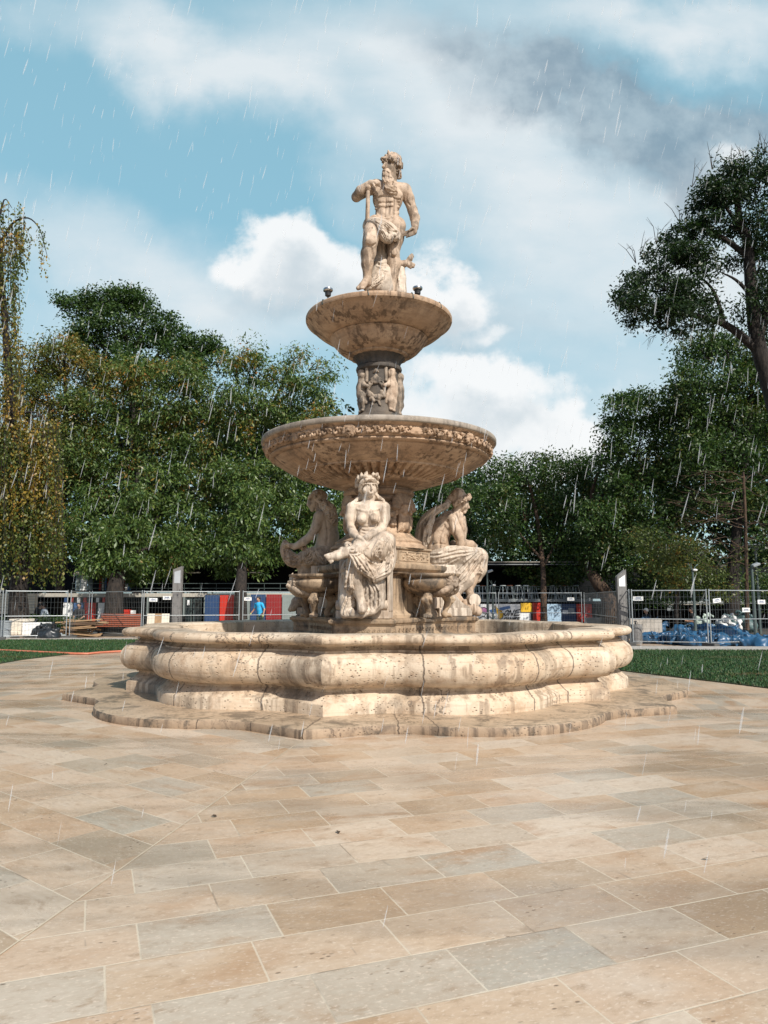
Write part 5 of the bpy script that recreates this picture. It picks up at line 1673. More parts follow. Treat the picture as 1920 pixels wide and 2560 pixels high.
spot(820, 742, 13.42, 'chrome spotlight on the upper bowl rim, beside the raised foot of the bearded statue')
spot(1044, 738, 13.40, 'chrome spotlight on the upper bowl rim, below the fish tail')
mb = MB(); pts = []
for i in range(60):
    th = -70 + 165 * i / 59
    pts.append(FC + az(th) * 1.36 + Vector((0, 0, 7.163 + .004 * math.sin(i * 1.1))))
mb.tube(pts, .007, 6)
for th in (-38, 1, 34, 62):
    mb.tube([FC + az(th) * 1.36 + Vector((0, 0, 7.165)), FC + az(th) * 1.43 + Vector((0, 0, 7.16)), FC + az(th + .4) * 1.452 + Vector((0, 0, 7.11)), FC + az(th + 1) * 1.452 + Vector((0, 0, 7.05))], .011, 6)
tag(mb.build('power_cable', M_CABLE, smooth=60), 'thin dark cable clipped along the upper bowl rim', 'cable')
# moss tuft on the ledge
def tuft(o, n, h, name, mat):
    r = random.Random(1); V, Q = [], []
    for i in range(n):
        a = r.uniform(0, 6.28); d = Vector((math.cos(a), math.sin(a), 0)) * r.uniform(.02, .1) + Vector((0, 0, r.uniform(.3, 1) * h))
        b = o + Vector((r.gauss(0, .04), r.gauss(0, .02), 0)); w = Vector((-math.sin(a), math.cos(a), 0)) * .008
        k = len(V); V += [b - w, b + w, b + d * .6 + w * .9, b + d]; Q.append((k, k + 1, k + 2, k + 3))
    return link(name, np_mesh(name, [tuple(v) for v in V], Q), mat)


t_ = NT('weed_green'); M_WEED = t_.out(t_.mix(t_.noise(t_.coord(), 30), (0.05, 0.08, 0.015), (0.12, 0.10, 0.02)), 0.7)
tag(tuft(at(1015, 1424, 13.32) + Vector((0, 0, -.02)), 70, .10, 'weed', M_WEED), 'small green weed growing on the stone ledge below the relief panel', 'weed')
# ------------------------------------------------------------------ lawns, kerbs, gravel strip
M_GRASSBLADE = NT('grass_blades')
t_ = M_GRASSBLADE; rnd_ = t_.n.new('ShaderNodeNewGeometry').outputs['Random Per Island']
col_ = t_.ramp(rnd_, [(0, (0.008, 0.036, 0.008)), (.55, (0.018, 0.075, 0.015)), (.85, (0.045, 0.10, 0.02)), (1, (0.09, 0.075, 0.025))])
pat_ = t_.noise(t_.mapping(t_.coord(), scale=(.5, 1.2, 1)), 0.45, 4, 0.6)
col_ = t_.mix(t_.math('MULTIPLY', t_.step(pat_, 0.58, 0.68), 0.75), col_, (0.14, 0.085, 0.03))
M_GRASSBLADE = t_.out(col_, 0.6)
M_CONC = stone('light_concrete', (0.50, 0.47, 0.42), (0.42, 0.39, 0.34), (0.28, 0.26, 0.22), streak=0.3, pits=0.3, grime=0.3, gscale=3)
M_DKCONC = stone('grey_concrete', (0.24, 0.235, 0.225), (0.19, 0.185, 0.18), (0.11, 0.11, 0.105), streak=0.6, pits=0.4, grime=0.4, gscale=4)

LAWNL = [(-30, 15.0), (-10.6, 15.0), (-9.95, 17), (-9.7, 18.6), (-9.75, 20.3), (-9.4, 22), (-8.4, 23.8), (-6.8, 25.2), (-4.5, 26.2), (-4.5, 30.2), (-30, 30.2)]
LAWNR = [(7.5, 12.6), (7.1, 13.55), (6.55, 14.8), (5.95, 16.0), (5.2, 17.6), (4.2, 19.3), (3.0, 20.6), (3.0, 24.3), (30, 22.6), (30, 9.5), (10, 9.5)]
for nm, poly, lab in (('lawn', LAWNL, None), ('lawn', LAWNR, None)):
    mb = MB(); mb.prism(poly, -.02, .018)
    o = mb.build(nm, M_SOIL); o['kind'] = 'structure'


def blades(poly, n, box, name, label, dens=None):
    r = np.random.default_rng(5)
    P = np.stack([r.uniform(box[0], box[2], n), r.uniform(box[1], box[3], n)], 1)
    ins = np.zeros(n, bool); pl = np.array(poly)
    for i in range(len(pl)):
        a, b = pl[i - 1], pl[i]
        c = ((a[1] > P[:, 1]) != (b[1] > P[:, 1])) & (P[:, 0] < (b[0] - a[0]) * (P[:, 1] - a[1]) / (b[1] - a[1] + 1e-12) + a[0])
        ins ^= c
    P = P[ins]; n = len(P)
    a = r.uniform(0, 6.28, n); h = r.uniform(.025, .062, n); w = r.uniform(.006, .012, n)
    d = np.stack([np.cos(a), np.sin(a)], 1)
    lean = r.normal(0, .022, (n, 2))
    B = np.concatenate([P, np.full((n, 1), .016)], 1)
    V = np.zeros((n, 4, 3))
    V[:, 0] = B; V[:, 0, :2] -= d * w[:, None]; V[:, 1] = B; V[:, 1, :2] += d * w[:, None]
    V[:, 2] = B; V[:, 2, :2] += lean + d * (w * .35)[:, None]; V[:, 2, 2] += h
    V[:, 3] = B; V[:, 3, :2] += lean - d * (w * .35)[:, None]; V[:, 3, 2] += h
    o = link(name, np_mesh(name, V.reshape(-1, 3), np.arange(4 * n).reshape(-1, 4)), M_GRASSBLADE)
    return tag(o, label, 'grass', kind='stuff')


blades(LAWNR, 95000, (3, 12.6, 12.5, 24.3), 'grass', 'short dark green lawn at the right of the fountain')
blades(LAWNL, 60000, (-15, 17, -4.5, 30.2), 'grass', 'short patchy lawn at the left of the fountain')
# pale strip in front of the fences
mb = MB(); mb.prism([(2.4, 24.3), (30, 22.6), (30, 24.4), (2.4, 26.0)], -.02, .05)
o = mb.build('path', M_CONC); o['kind'] = 'structure'
mb = MB(); mb.prism([(-30, 30.2), (-10.2, 30.2), (-10.2, 31.0), (-30, 31.0)], -.02, .06)
o = mb.build('kerb_strip', M_CONC); o['kind'] = 'structure'

# ------------------------------------------------------------------ construction fence
M_GALV = simple('galvanised_steel', (0.42, 0.45, 0.46), 0.42, 0.25, 14, 0.7)
M_WIRE = simple('fence_wire', (0.30, 0.33, 0.34), 0.5, 0.2, 14, 0.6)
M_WHITE = simple('white_board', (0.78, 0.78, 0.76), 0.5, 0.08, 5)
M_RUBBER = simple('grey_rubber_block', (0.07, 0.07, 0.068), 0.8, 0.3, 12)
M_INKB = simple('print_blue', (0.06, 0.10, 0.22), 0.6, 0.1, 20)


def fence_panel(a, b, h, label, sign=None, extra=False):
    """a, b: xy of the two posts at ground level"""
    a = Vector((*a, .04)); b = Vector((*b, .04))
    root = empty('fence_panel', a)
    tag(root, label, 'fence panel', 'temporary mesh fence panels')
    d = (b - a); L = d.length; d.normalize()
    up = Vector((0, 0, 1)); nrm = d.cross(up)
    mb = MB()
    for p in (a + d * .03, b - d * .03):
        mb = MB(); mb.tube([p, p + up * (h + .05)], .024, 8); mb.build('post', M_GALV, root, smooth=60)
    for z in (.12, h * .475, h):
        mb = MB(); mb.tube([a + d * .03 + up * z, b - d * .03 + up * z], .019 if z > h * .9 else .016, 7); mb.build('rail', M_GALV, root, smooth=60)
    mb = MB(); n = max(6, int(L / .125))
    for i in range(1, n):
        p = a + d * (L * i / n) + nrm * .02
        bend = .02 * math.sin(i * 1.7)
        mb.tube([p + up * .12, p + up * (h * .475) + nrm * (.012 + bend), p + up * h], .0032, 3, cap=False)
    for i in range(1, 8):
        if abs(i / 8 - .475) < .03: continue
        z = .12 + (h - .12) * i / 8
        mb.tube([a + d * .03 + up * z + nrm * .02, b - d * .03 + up * z + nrm * .02], .0036, 3, cap=False)
    mb.build('wire_mesh', M_WIRE, root)
    for p in (a, b)[:1]:
        mb = MB(); mb.box(p + up * .03, (.62, .24, .14), Euler((0, 0, math.atan2(nrm.y, nrm.x))))
        mb.build('foot_block', M_RUBBER, root, bevel=.02)
    if sign:
        for (u, z, tilt) in sign:
            c = a + d * (L * u) + up * z - nrm * .03 * (1 if nrm.y < 0 else -1)
            if nrm.y > 0: c = a + d * (L * u) + up * z - nrm * .03
            mb = MB(); mb.box(c, (.34, .012, .15), Euler((0, tilt, math.atan2(d.y, d.x))))
            s = mb.build('sign_board', M_WHITE, root)
            mb = MB(); fw = -1 if (nrm.y > 0) else 1
            rot = Euler((0, tilt, math.atan2(d.y, d.x)))
            for (ox, oz, w, hh) in ((0, .025, .18, .028), (0, -.025, .24, .016)):
                q = Vector((ox, 0, oz)); q.rotate(rot)
                mb.box(c + q + Vector((0, -.0085, 0)), (w, .004, hh), rot)
            mb.build('printed_line', M_INKB, s)
    return root


def fx(px, Y):
    p = at(px, 1500, Y); return (p.x, Y)


FP = [
    (fx(-190, 30.6), fx(9, 30.2), 1.93, 'mesh fence panel at the far left edge, in front of the grey drum', None),
    (fx(12, 30.2), fx(171, 31.2), 1.93, 'mesh fence panel in front of the white blocks and black tarpaulin heap', None),
    (fx(177, 31.2), fx(224, 34.2), 1.93, 'narrow slanting mesh fence panel with one white sign, before the timber pile', [(.45, 1.52, 0)]),
    (fx(229, 34.0), fx(356, 31.6), 1.93, 'mesh fence panel in front of the red slatted bench', None),
    (fx(358, 31.6), fx(600, 32.6), 1.93, 'wide mesh fence panel with two white signs, left of the blue-shirted worker', [(.10, 1.58, .02), (.24, 1.66, 0)]),
    (fx(606, 32.6), fx(828, 35.0), 1.93, 'mesh fence panel in front of the blue-shirted worker', [(.06, 1.62, 0)]),
    (fx(1020, 38.0), fx(1241, 38.6), 1.93, 'mesh fence panel behind the woman with the cloak', None),
    (fx(1245, 38.6), fx(1455, 38.0), 1.93, 'mesh fence panel in front of the graffiti wall', [(.87, 1.62, 0)]),
    (fx(1460, 38.0), fx(1573, 26.6), 1.90, 'long slanting mesh fence panel beside the concrete pylon', [(.15, 1.6, 0)]),
    (fx(1577, 26.5), fx(1768, 25.8), 1.90, 'mesh fence panel behind the concrete bin and blue tarpaulins', [(.10, 1.62, 0)]),
    (fx(1771, 25.8), fx(1990, 27.0), 1.90, 'mesh fence panel with crooked sign at the right edge', [(.10, 1.55, -.12), (.42, 1.22, 0), (.60, 1.50, 0)]),
]
for a, b, h, lab, sg in FP: fence_panel(a, b, h, lab, sg)

# ------------------------------------------------------------------ things on the ground
M_CREAM = simple('cream_block', (0.66, 0.60, 0.50), 0.8, 0.12, 6, bump=.2)
M_TARPK = simple('black_tarpaulin', (0.018, 0.022, 0.026), 0.35, 0.4, 6)
M_TARPB = simple('blue_tarpaulin', (0.02, 0.08, 0.165), 0.36, 0.5, 5)
M_TARPG = simple('grey_green_tarpaulin', (0.07, 0.125, 0.125), 0.5, 0.35, 5)
M_BAG = simple('white_sack', (0.72, 0.72, 0.70), 0.6, 0.12, 6)
M_WOOD = simple('weathered_timber', (0.34, 0.22, 0.12), 0.75, 0.45, 4, bump=.3)
M_WOODD = simple('dark_timber', (0.12, 0.075, 0.045), 0.8, 0.4, 4, bump=.3)
M_REDWOOD = simple('red_brown_slats', (0.27, 0.075, 0.035), 0.55, 0.25, 6)
M_GREYP = simple('grey_plastic', (0.28, 0.31, 0.33), 0.5, 0.15, 5)
M_HOSE = simple('orange_hose', (0.50, 0.16, 0.09), 0.5, 0.15, 9)
M_STEELG = simple('green_grey_steel', (0.09, 0.12, 0.115), 0.45, 0.2, 9, 0.3)


def heap(name, pts, mat, label, cat, seed, h=.05, folds=40, flat=.62, group=None):
    """crumpled sheet or bags: pts = (x, y, z, r)"""
    P = np.array(pts); lo = P[:, :3].min(0) - P[:, 3].max() - .15; hi = P[:, :3].max(0) + P[:, 3].max() + .15
    lo[2] = -.05
    S = Sculpt(lo, hi, h); r = random.Random(seed)
    for (x, y, z, q) in pts:
        for j in range(3): S.ell((x + r.uniform(-.35, .35) * q, y + r.uniform(-.5, .4) * q, z * r.uniform(.35, 1.05)), (q * r.uniform(.5, .9), q * r.uniform(.4, .8), q * flat * r.uniform(.45, .9)), Euler((r.uniform(-.4, .4), r.uniform(-.5, .5), r.uniform(0, 3))), k=.10)
    for i in range(folds):
        p = r.choice(pts); a = r.uniform(0, 6.28); q = p[3]
        s0 = Vector((p[0] + q * .55 * math.cos(a), p[1] - abs(q * .55 * math.sin(a)), p[2] + q * flat * r.uniform(.3, .85)))
        dd = Vector((r.uniform(-.7, .7), r.uniform(-.5, .1), r.uniform(-.8, -.1))) * q
        S.chain([s0, s0 + dd * .5 + Vector((0, 0, .04)), s0 + dd], [.03, .055, .03], .05, 1 if r.random() < .62 else -1)
    S.box(((lo[0] + hi[0]) / 2, (lo[1] + hi[1]) / 2, -1.0 + .0), ((hi[0] - lo[0]), (hi[1] - lo[1]), 1.0), k=.01, mode=-1)
    S.crumple(.05, 3.2, seed); S.crumple(.02, 8.0, seed + 1)
    o = link(name, S.mesh(name), mat, None, smooth=180)
    return tag(o, label, cat, group)


# blue tarpaulins on the right, behind the fence
def gp(px, py, z=0.05):
    p = gnd(px, py, z); return p.x, p.y


pts = []
r_ = random.Random(4)
for (px, py, rr, z) in [(1640, 1608, .55, .25), (1668, 1607, .45, .22), (1705, 1609, .55, .28), (1735, 1612, .60, .30), (1760, 1612, .6, .35), (1790, 1612, .6, .30), (1825, 1613, .6, .24), (1860, 1613, .55, .2), (1895, 1614, .6, .22), (1930, 1615, .6, .2), (1965, 1615, .6, .2), (1720, 1598, .6, .5), (1755, 1597, .7, .5), (1800, 1598, .7, .45), (1840, 1600, .7, .4)]:
    x, y = gp(px, py); pts.append((x, y + .7, z * .72, rr * 1.05))
heap('blue_tarpaulin', pts, M_TARPB, 'long crumpled blue tarpaulin on the ground behind the right fence', 'tarpaulin', 3, .04, 160, .55)
pts = []
for (px, py, rr, z) in [(1618, 1592, .6, .45), (1640, 1592, .6, .5), (1655, 1594, .5, .35)]:
    x, y = gp(px, py); pts.append((x, y + .6, z, rr))
heap('blue_tarpaulin', pts, M_TARPB, 'dark blue tarpaulin heap right behind the concrete bin', 'tarpaulin', 6, .045, 40, .85)
pts = []
for (px, py, rr, z) in [(1790, 1580, .45, .75), (1810, 1580, .5, .75), (1830, 1583, .45, .65)]:
    x, y = gp(px, py); pts.append((x, y - 1.6, z, rr))
heap('green_tarpaulin', pts, M_TARPG, 'grey green tarpaulin bundle on top of the blue sheet', 'tarpaulin', 8, .045, 30, .8)
pts = []
for (px, py, rr, z) in [(1757, 1585, .28, .80), (1775, 1587, .36, .78), (1790, 1590, .25, .7)]:
    x, y = gp(px, py); pts.append((x, y - 1.9, z, rr))
heap('white_sack', pts, M_BAG, 'bright white plastic sack lying on the blue tarpaulin', 'sack', 9, .04, 14, .7)
pts = []
for (px, py, rr, z) in [(1708, 1585, .26, .72), (1728, 1580, .28, .82), (1742, 1582, .25, .8)]:
    x, y = gp(px, py); pts.append((x, y - 1.6, z, rr))
heap('pale_sack', pts, simple('pale_green_sack', (0.42, 0.50, 0.44), 0.6, 0.2, 6), 'pale green sack on the blue tarpaulin beside the white one', 'sack', 10, .04, 14, .75)
# black tarpaulin heap, left
pts = []
for (px, py, rr, z) in [(88, 1596, .42, .2), (105, 1596, .5, .35), (122, 1597, .4, .22), (98, 1592, .45, .42)]:
    x, y = gp(px, py); pts.append((x, y + .5, z, rr))
heap('black_tarpaulin', pts, M_TARPK, 'black tarpaulin heap in front of the white blocks, left', 'tarpaulin', 12, .045, 30, .9)

# pallet with cream blocks
o0 = at(68, 1590, 32.0); o0.z = 0
pal = empty('wooden_pallet', o0); tag(pal, 'low wooden pallet under the cream stone blocks', 'pallet')
mb = MB()
for k in range(5): mb.box(o0 + Vector((-.62 + .31 * k, 0, .13)), (.2, 1.1, .025))
mb.build('top_boards', M_WOOD, pal)
mb = MB()
for k in (-.6, 0, .6): mb.box(o0 + Vector((k, 0, .06)), (.12, 1.1, .11))
mb.build('bearers', M_WOODD, pal)
r_ = random.Random(2)
for i, (dx, z, w, hh, lab) in enumerate([(-.35, .42, .62, .55, 'cream stone block on the pallet, left one with brown stain'), (.45, .40, .95, .52, 'long white stone block on the pallet beside the cream one'), (-.25, .755, .75, .12, 'flat cream slab topping the stone blocks'), (-.45, .245 - .03, .5, .13, 'small cream slab under the stained cream block')]):
    mb = MB(); mb.box(o0 + Vector((dx, -.1 * (i % 2) - .01 * i, z if i != 3 else .215)), (w, .7, hh if i != 3 else .14), Euler((0, 0, r_.uniform(-.06, .06))))
    if i == 0: o = mb.build('stone_block', M_CREAM, bevel=.015)
    else: o = mb.build('stone_block', M_CREAM if i != 1 else M_WHITE, bevel=.015)
    tag(o, lab, 'stone block', 'stone blocks on the pallet')
mb = MB(); c = at(126, 1592, 30.9); mb.box(Vector((c.x, 30.95, .13)), (.75, .5, .05), Euler((.5, .05, .1)))
tag(mb.build('grey_slab', M_GREYP, bevel=.01), 'thin grey slab leaning low before the black tarpaulin', 'slab')
# drum at left edge
c = at(8, 1560, 31.0)
mb = MB(); mb.lathe([(.05, 0), (.29, 0), (.31, .05), (.30, .3), (.32, .32), (.32, .36), (.30, .38), (.32, .62), (.34, .64), (.34, .70), (.28, .70), (.05, .68)], (c.x, 31.0, .06), 28)
dr = mb.build('grey_drum', M_GREYP, smooth=40); tag(dr, 'grey ribbed drum behind the fence at the left edge', 'drum')
# timber pile
o0 = Vector((at(205, 1590, 32.2).x, 32.2, 0))
r_ = random.Random(8)
tim = []
for i in range(22):
    z = .05 + .055 * (i // 2 * 1.0) * 1.0
    if z > .62: z = .62
    w = r_.uniform(1.1, 1.9) * (1 - .25 * z); c = o0 + Vector((r_.uniform(-.25, .25), r_.uniform(-.5, .45), z + .002 * i))
    mb = MB(); mb.box(c, (w, r_.uniform(.10, .24), r_.uniform(.03, .055)), Euler((r_.uniform(-.12, .12), r_.uniform(-.10, .10), r_.uniform(-.3, .3))))
    o = mb.build('timber_board', M_WOOD if r_.random() < .6 else M_WOODD)
    tag(o, 'loose brown board in the low timber pile left of the red bench', 'board', 'boards of the timber pile')
for i, (dx, dz, rr) in enumerate([(-.3, .72, .07), (.35, .70, -.12)]):
    mb = MB(); mb.box(o0 + Vector((dx * .4, -.1 + .2 * i, dz)), (1.9, .22, .05), Euler((0, -.07 + .14 * i, rr)))
    o = mb.build('timber_board', M_WOOD)
    tag(o, ('wide weathered board slanting across the top of the timber pile', 'upper board of the timber pile that points towards the red bench')[i], 'board', 'boards of the timber pile')
# bench of red slats
c = at(301, 1560, 33.5); b0 = Vector((c.x, 33.5, 0))
bn = empty('slatted_bench', b0); tag(bn, 'long red brown slatted bench behind the mesh fence', 'bench')
mb = MB()
for k in range(6): mb.box(b0 + Vector((0, .02 + .012 * k, .52 + .088 * k)), (1.85, .03, .066), Euler((-.12, 0, 0)))
mb.build('backrest', M_REDWOOD, bn, bevel=.006)
mb = MB()
for k in range(4): mb.box(b0 + Vector((0, -.46 + .12 * k, .45)), (1.85, .09, .035))
mb.build('seat', M_REDWOOD, bn, bevel=.006)
for sx in (-.8, .8):
    mb = MB(); mb.box(b0 + Vector((sx, -.42, .21)), (.06, .06, .43)); mb.box(b0 + Vector((sx, .02, .21)), (.06, .06, .43)); mb.box(b0 + Vector((sx, -.2, .405)), (.06, .5, .05)); mb.box(b0 + Vector((sx, .085, .72)), (.05, .03, .62), Euler((-.12, 0, 0)))
    mb.build('leg', M_BLACK, bn)
# leaning boards behind the second panel
for i, (p, lab) in enumerate([(377, 'pale plywood sheet, leftmost of three leaning behind the fence'), (396, 'pale plywood sheet in a thin metal frame, middle of three'), (413, 'pale plywood sheet, rightmost of three leaning behind the fence')]):
    c = at(p, 1545, 34.0); mb = MB(); mb.box(Vector((c.x, 34.0 + .02 * i, .52)), (.34, .03, .95), Euler((-.1, 0, .05 * i)))
    tag(mb.build('plywood_sheet', M_CREAM if i != 1 else M_WOOD), lab, 'board', 'plywood sheets behind the fence')
# concrete litter bin, right
c = gnd(1595, 1610, .05); c = Vector((c.x, 26.9, .05))
bi = empty('litter_bin', c); tag(bi, 'round grey concrete litter bin behind the right fence', 'litter bin')
mb = MB(); mb.lathe([(.02, 0), (.20, 0), (.205, .03), (.205, .66), (.19, .69), (.15, .69), (.14, .60), (.02, .58)], c, 26); mb.build('body', M_DKCONC, bi, smooth=40)
mb = MB(); mb.tube([c + Vector((-.02, 0, .60)), c + Vector((-.02, 0, .79))], .035, 8); mb.box(c + Vector((-.02, 0, .80)), (.09, .09, .03)); mb.build('ash_post', M_BLACK, bi)
# concrete barrier block behind the tarpaulin
c = at(1612, 1556, 31.5); mb = MB(); mb.box(Vector((c.x, 31.5, .42)), (1.35, .35, .84)); tag(mb.build('concrete_barrier', M_CONC, bevel=.03), 'pale concrete barrier block behind the dark blue tarpaulin heap', 'barrier')
c = at(1487, 1560, 39); mb = MB(); mb.box(Vector((c.x, 39, .35)), (1.0, .35, .70)); tag(mb.build('concrete_barrier', M_CONC, bevel=.03), 'pale concrete barrier block beside the red panel and the leaning trunk', 'barrier')
# orange hose over the left lawn
pts = [gnd(-80, 1621, .04), gnd(0, 1625.5, .04), gnd(60, 1628, .04), gnd(130, 1631.5, .04), gnd(190, 1634, .04), gnd(220, 1634, .04), gnd(250, 1631, .03), gnd(300, 1628, .03), gnd(345, 1627, .03), gnd(420, 1625, .03)]
mb = MB(); mb.tube(pts, .032, 8); tag(mb.build('water_hose', M_HOSE, smooth=60), 'orange hose trailing over the left lawn onto the paving', 'hose')
# fallen brown leaves and twigs on the paving
M_DRY = simple('dry_leaf', (0.05, 0.03, 0.015), 0.8, 0.3, 9)
r_ = random.Random(12)
lv = MB()
for (px, py) in [(1765, 2148), (264, 1911), (535, 2041), (846, 2080)]:
    g0 = gnd(px, py, .006); a = r_.uniform(0, 6.28); w = r_.uniform(.018, .034)
    u = Vector((math.cos(a), math.sin(a), 0)) * w; v = Vector((-math.sin(a), math.cos(a), 0)) * w * .45
    m = MB(); m.add([g0 - u, g0 - u * .3 + v + Vector((0, 0, .012)), g0 + u * .5 + v * .8 + Vector((0, 0, .01)), g0 + u, g0 + u * .4 - v, g0 - u * .4 - v + Vector((0, 0, .008))], [(0, 1, 2, 3, 4, 5)])
    o = m.build('fallen_leaf', M_DRY); tag(o, 'small dry dark leaf lying on the pale paving', 'leaf', 'dry leaves on the paving')
# ------------------------------------------------------------------ pylons, lamps
M_SCREEN = simple('white_panel', (0.82, 0.83, 0.84), 0.35, 0.04, 3)
M_STICK = simple('sticker_dark', (0.05, 0.05, 0.055), 0.6, 0.3, 30)


def pylon(px0, px1, ytop_l, ytop_r, Y, label, mat, seed, panel=(1428, 1467), pm=None):
    a, b = at(px0, 1500, Y), at(px1, 1500, Y)
    zl, zr = at(px0, ytop_l, Y).z, at(px1, ytop_r, Y).z
    root = empty('information_pylon', Vector(((a.x + b.x) / 2, Y, 0))); tag(root, label, 'pylon')
    th = .22; x0, x1 = a.x, b.x
    def pr(poly, y0, y1, mb):
        n = len(poly)
        vs = [(x, y0, z) for x, z in poly] + [(x, y1, z) for x, z in poly]
        mb.add(vs, [tuple(range(n)), tuple(range(2 * n - 1, n - 1, -1))] + [(k, (k + 1) % n, n + (k + 1) % n, n + k) for k in range(n)])
    mb = MB(); pr([(x0, 0), (x1, 0), (x1, zr), (x0, zl)], Y, Y + th, mb)
    mb.build('slab', mat, root, bevel=.012)
    w = x1 - x0; zb = at(px0, panel[1], Y).z
    mb = MB(); k = (zr - zl) / w
    xa, xb = x0 + w * .14, x1 - w * .13
    pr([(xa, zb), (xb, zb), (xb, zl + k * (xb - x0) - .16), (xa, zl + k * (xa - x0) - .13)], Y - .012, Y - .003, mb)
    mb.build('panel', pm or M_SCREEN, root)
    mb = MB(); r = random.Random(seed)
    for i in range(7):
        mb.box(Vector((r.uniform(x0 + .06, x1 - .06), Y - .004, r.uniform(.5, zb - .1))), (r.uniform(.03, .07), .006, r.uniform(.03, .09)), Euler((0, r.uniform(-.3, .3), 0)))
    st = mb.build('sticker', M_STICK, root)
    return root


pylon(1546, 1567, 1441, 1424, 27.0, 'tall grey concrete pylon with slanted top and white panel by the right fence', M_DKCONC, 1, (1424, 1466))
pylon(431, 452, 1424, 1416, 35.6, 'dark concrete pylon with stickers under the trees left of the fountain', M_DKCONC, 5, (1416, 1458), simple('dull_panel', (.40, .42, .44), .5, .1, 4))


def lamp_post(px, Y, ytop, label, kind, rad=.05):
    b = Vector((at(px, 1500, Y).x, Y, 0)); zt = at(px, ytop, Y).z
    root = empty('lamp_post', b); tag(root, label, 'lamp post')
    mb = MB(); mb.tube([b, b + Vector((0, 0, zt * .5)), b + Vector((0, 0, zt))], [rad * 1.15, rad, rad * .8], 10)
    mb.build('pole', M_STEELG if kind != 'wood' else simple('grey_pole', (.22, .21, .18), .6, .2, 8), root, smooth=60)
    T = b + Vector((0, 0, zt))
    if kind == 'disc':
        mb = MB(); mb.lathe([(.02, -.02), (.2, .0), (.46, .05), (.5, .075), (.47, .09), (.25, .13), (.02, .15)], T, 28); mb.build('lamp_disc', M_GREYP, root, smooth=40)
        mb = MB(); mb.lathe([(.05, -.4), (.16, -.05), (.18, -.01), (.05, 0)], T, 16); mb.build('reflector', M_GREYP, root, smooth=40)
    elif kind == 'flood':
        mb = MB(); mb.box(T + Vector((.14, -.04, -.02)), (.30, .22, .10), Euler((.2, -.35, 0))); mb.build('flood_head', M_GREYP, root, bevel=.02)
        mb = MB(); mb.tube([T + Vector((0, 0, -.12)), T + Vector((.10, 0, -.05))], .02, 6); mb.build('arm', M_STEELG, root)
    else:
        mb = MB()
        for dx, dz in ((-.16, .25), (-.06, .24), (.18, .2)): mb.tube([T + Vector((0, 0, -.05)), T + Vector((dx * .6, 0, dz * .5)), T + Vector((dx, 0, dz))], .014, 6)
        mb.build('branching_arms', M_STEELG, root)
        mb = MB(); mb.ball(T + Vector((.08, -.05, -.02)), .07, 10, 6, (1.4, 1, .7)); mb.build('lamp_head', M_WHITE, root, smooth=60)
    return root


lamp_post(1735, 29.0, 1424, 'thin green pole with forked arms and small white lamp behind the tarpaulins', 'fork', .05)
lamp_post(1884, 29.5, 1411, 'bare grey wooden pole with a short bracket near the right edge', 'flood', .06)
lamp_post(1896, 36.0, 1367, 'tall lamp with wide flat disc head in front of the trees, right', 'disc', .06)
lamp_post(1219, 39.2, 1427, 'thin pole with tilted floodlight beside the cloaked statue', 'flood', .06)
lamp_post(1232, 39.4, 1462, 'shorter slim pole right of the floodlight pole', 'fork', .05)

# ------------------------------------------------------------------ the cafe pavilions behind the trees
M_CHAR = simple('charcoal_fittings_and_shade', (0.010, 0.011, 0.012), 0.8, 0.3, 3, spec=.1)  # near-black also paints the shade of the open cafe interiors
M_BEAM = simple('beige_fascia', (0.42, 0.39, 0.33), 0.7, 0.15, 4)
M_GREYF = simple('grey_fascia', (0.23, 0.25, 0.25), 0.6, 0.15, 4)
M_RED = simple('red_paint', (0.50, 0.028, 0.014), 0.45, 0.18, 2.5)
M_DRED = simple('dark_red_paint', (0.22, 0.012, 0.012), 0.5, 0.25, 2.5)
M_BLUE = simple('navy_paint', (0.018, 0.05, 0.13), 0.5, 0.25, 2.5)
M_MBLUE = simple('mid_blue_paint', (0.07, 0.16, 0.36), 0.5, 0.15, 2.5)
M_LBLUE = simple('pale_blue_paint', (0.37, 0.52, 0.66), 0.5, 0.1, 2.5)
M_WPAINT = simple('white_paint', (0.78, 0.79, 0.78), 0.5, 0.06, 2.5)
M_YEL = simple('yellow_paint', (0.75, 0.44, 0.02), 0.5, 0.1, 2.5)
M_CONCP = simple('green_grey_concrete', (0.20, 0.235, 0.225), 0.75, 0.3, 3)
M_CREAMW = simple('cream_wall', (0.68, 0.60, 0.47), 0.8, 0.12, 4)
t_ = NT('dark_glass'); M_GLASS = t_.out((0.02, 0.028, 0.03), 0.08)
M_PINK = simple('pink_paint', (0.55, 0.22, 0.42), 0.5, 0.2, 6)
M_INK = simple('black_paint', (0.012, 0.012, 0.014), 0.5, 0.2, 6)


def span(px0, px1, y0, y1, Y, thick=.08, dy=0.0):
    """box facing the camera that covers the photo rectangle, at distance Y"""
    a = at(px0, y1, Y); b = at(px1, y0, Y)
    return Vector(((a.x + b.x) / 2, Y + thick / 2 + dy, (a.z + b.z) / 2)), (abs(b.x - a.x), thick, abs(b.z - a.z))


def part(name, px0, px1, y0, y1, Y, mat, parent, thick=.08, label=None):
    c, s = span(px0, px1, y0, y1, Y, thick)
    mb = MB(); mb.box(c, s)
    o = mb.build(name, mat, parent)
    if label: o['label'] = label
    return o


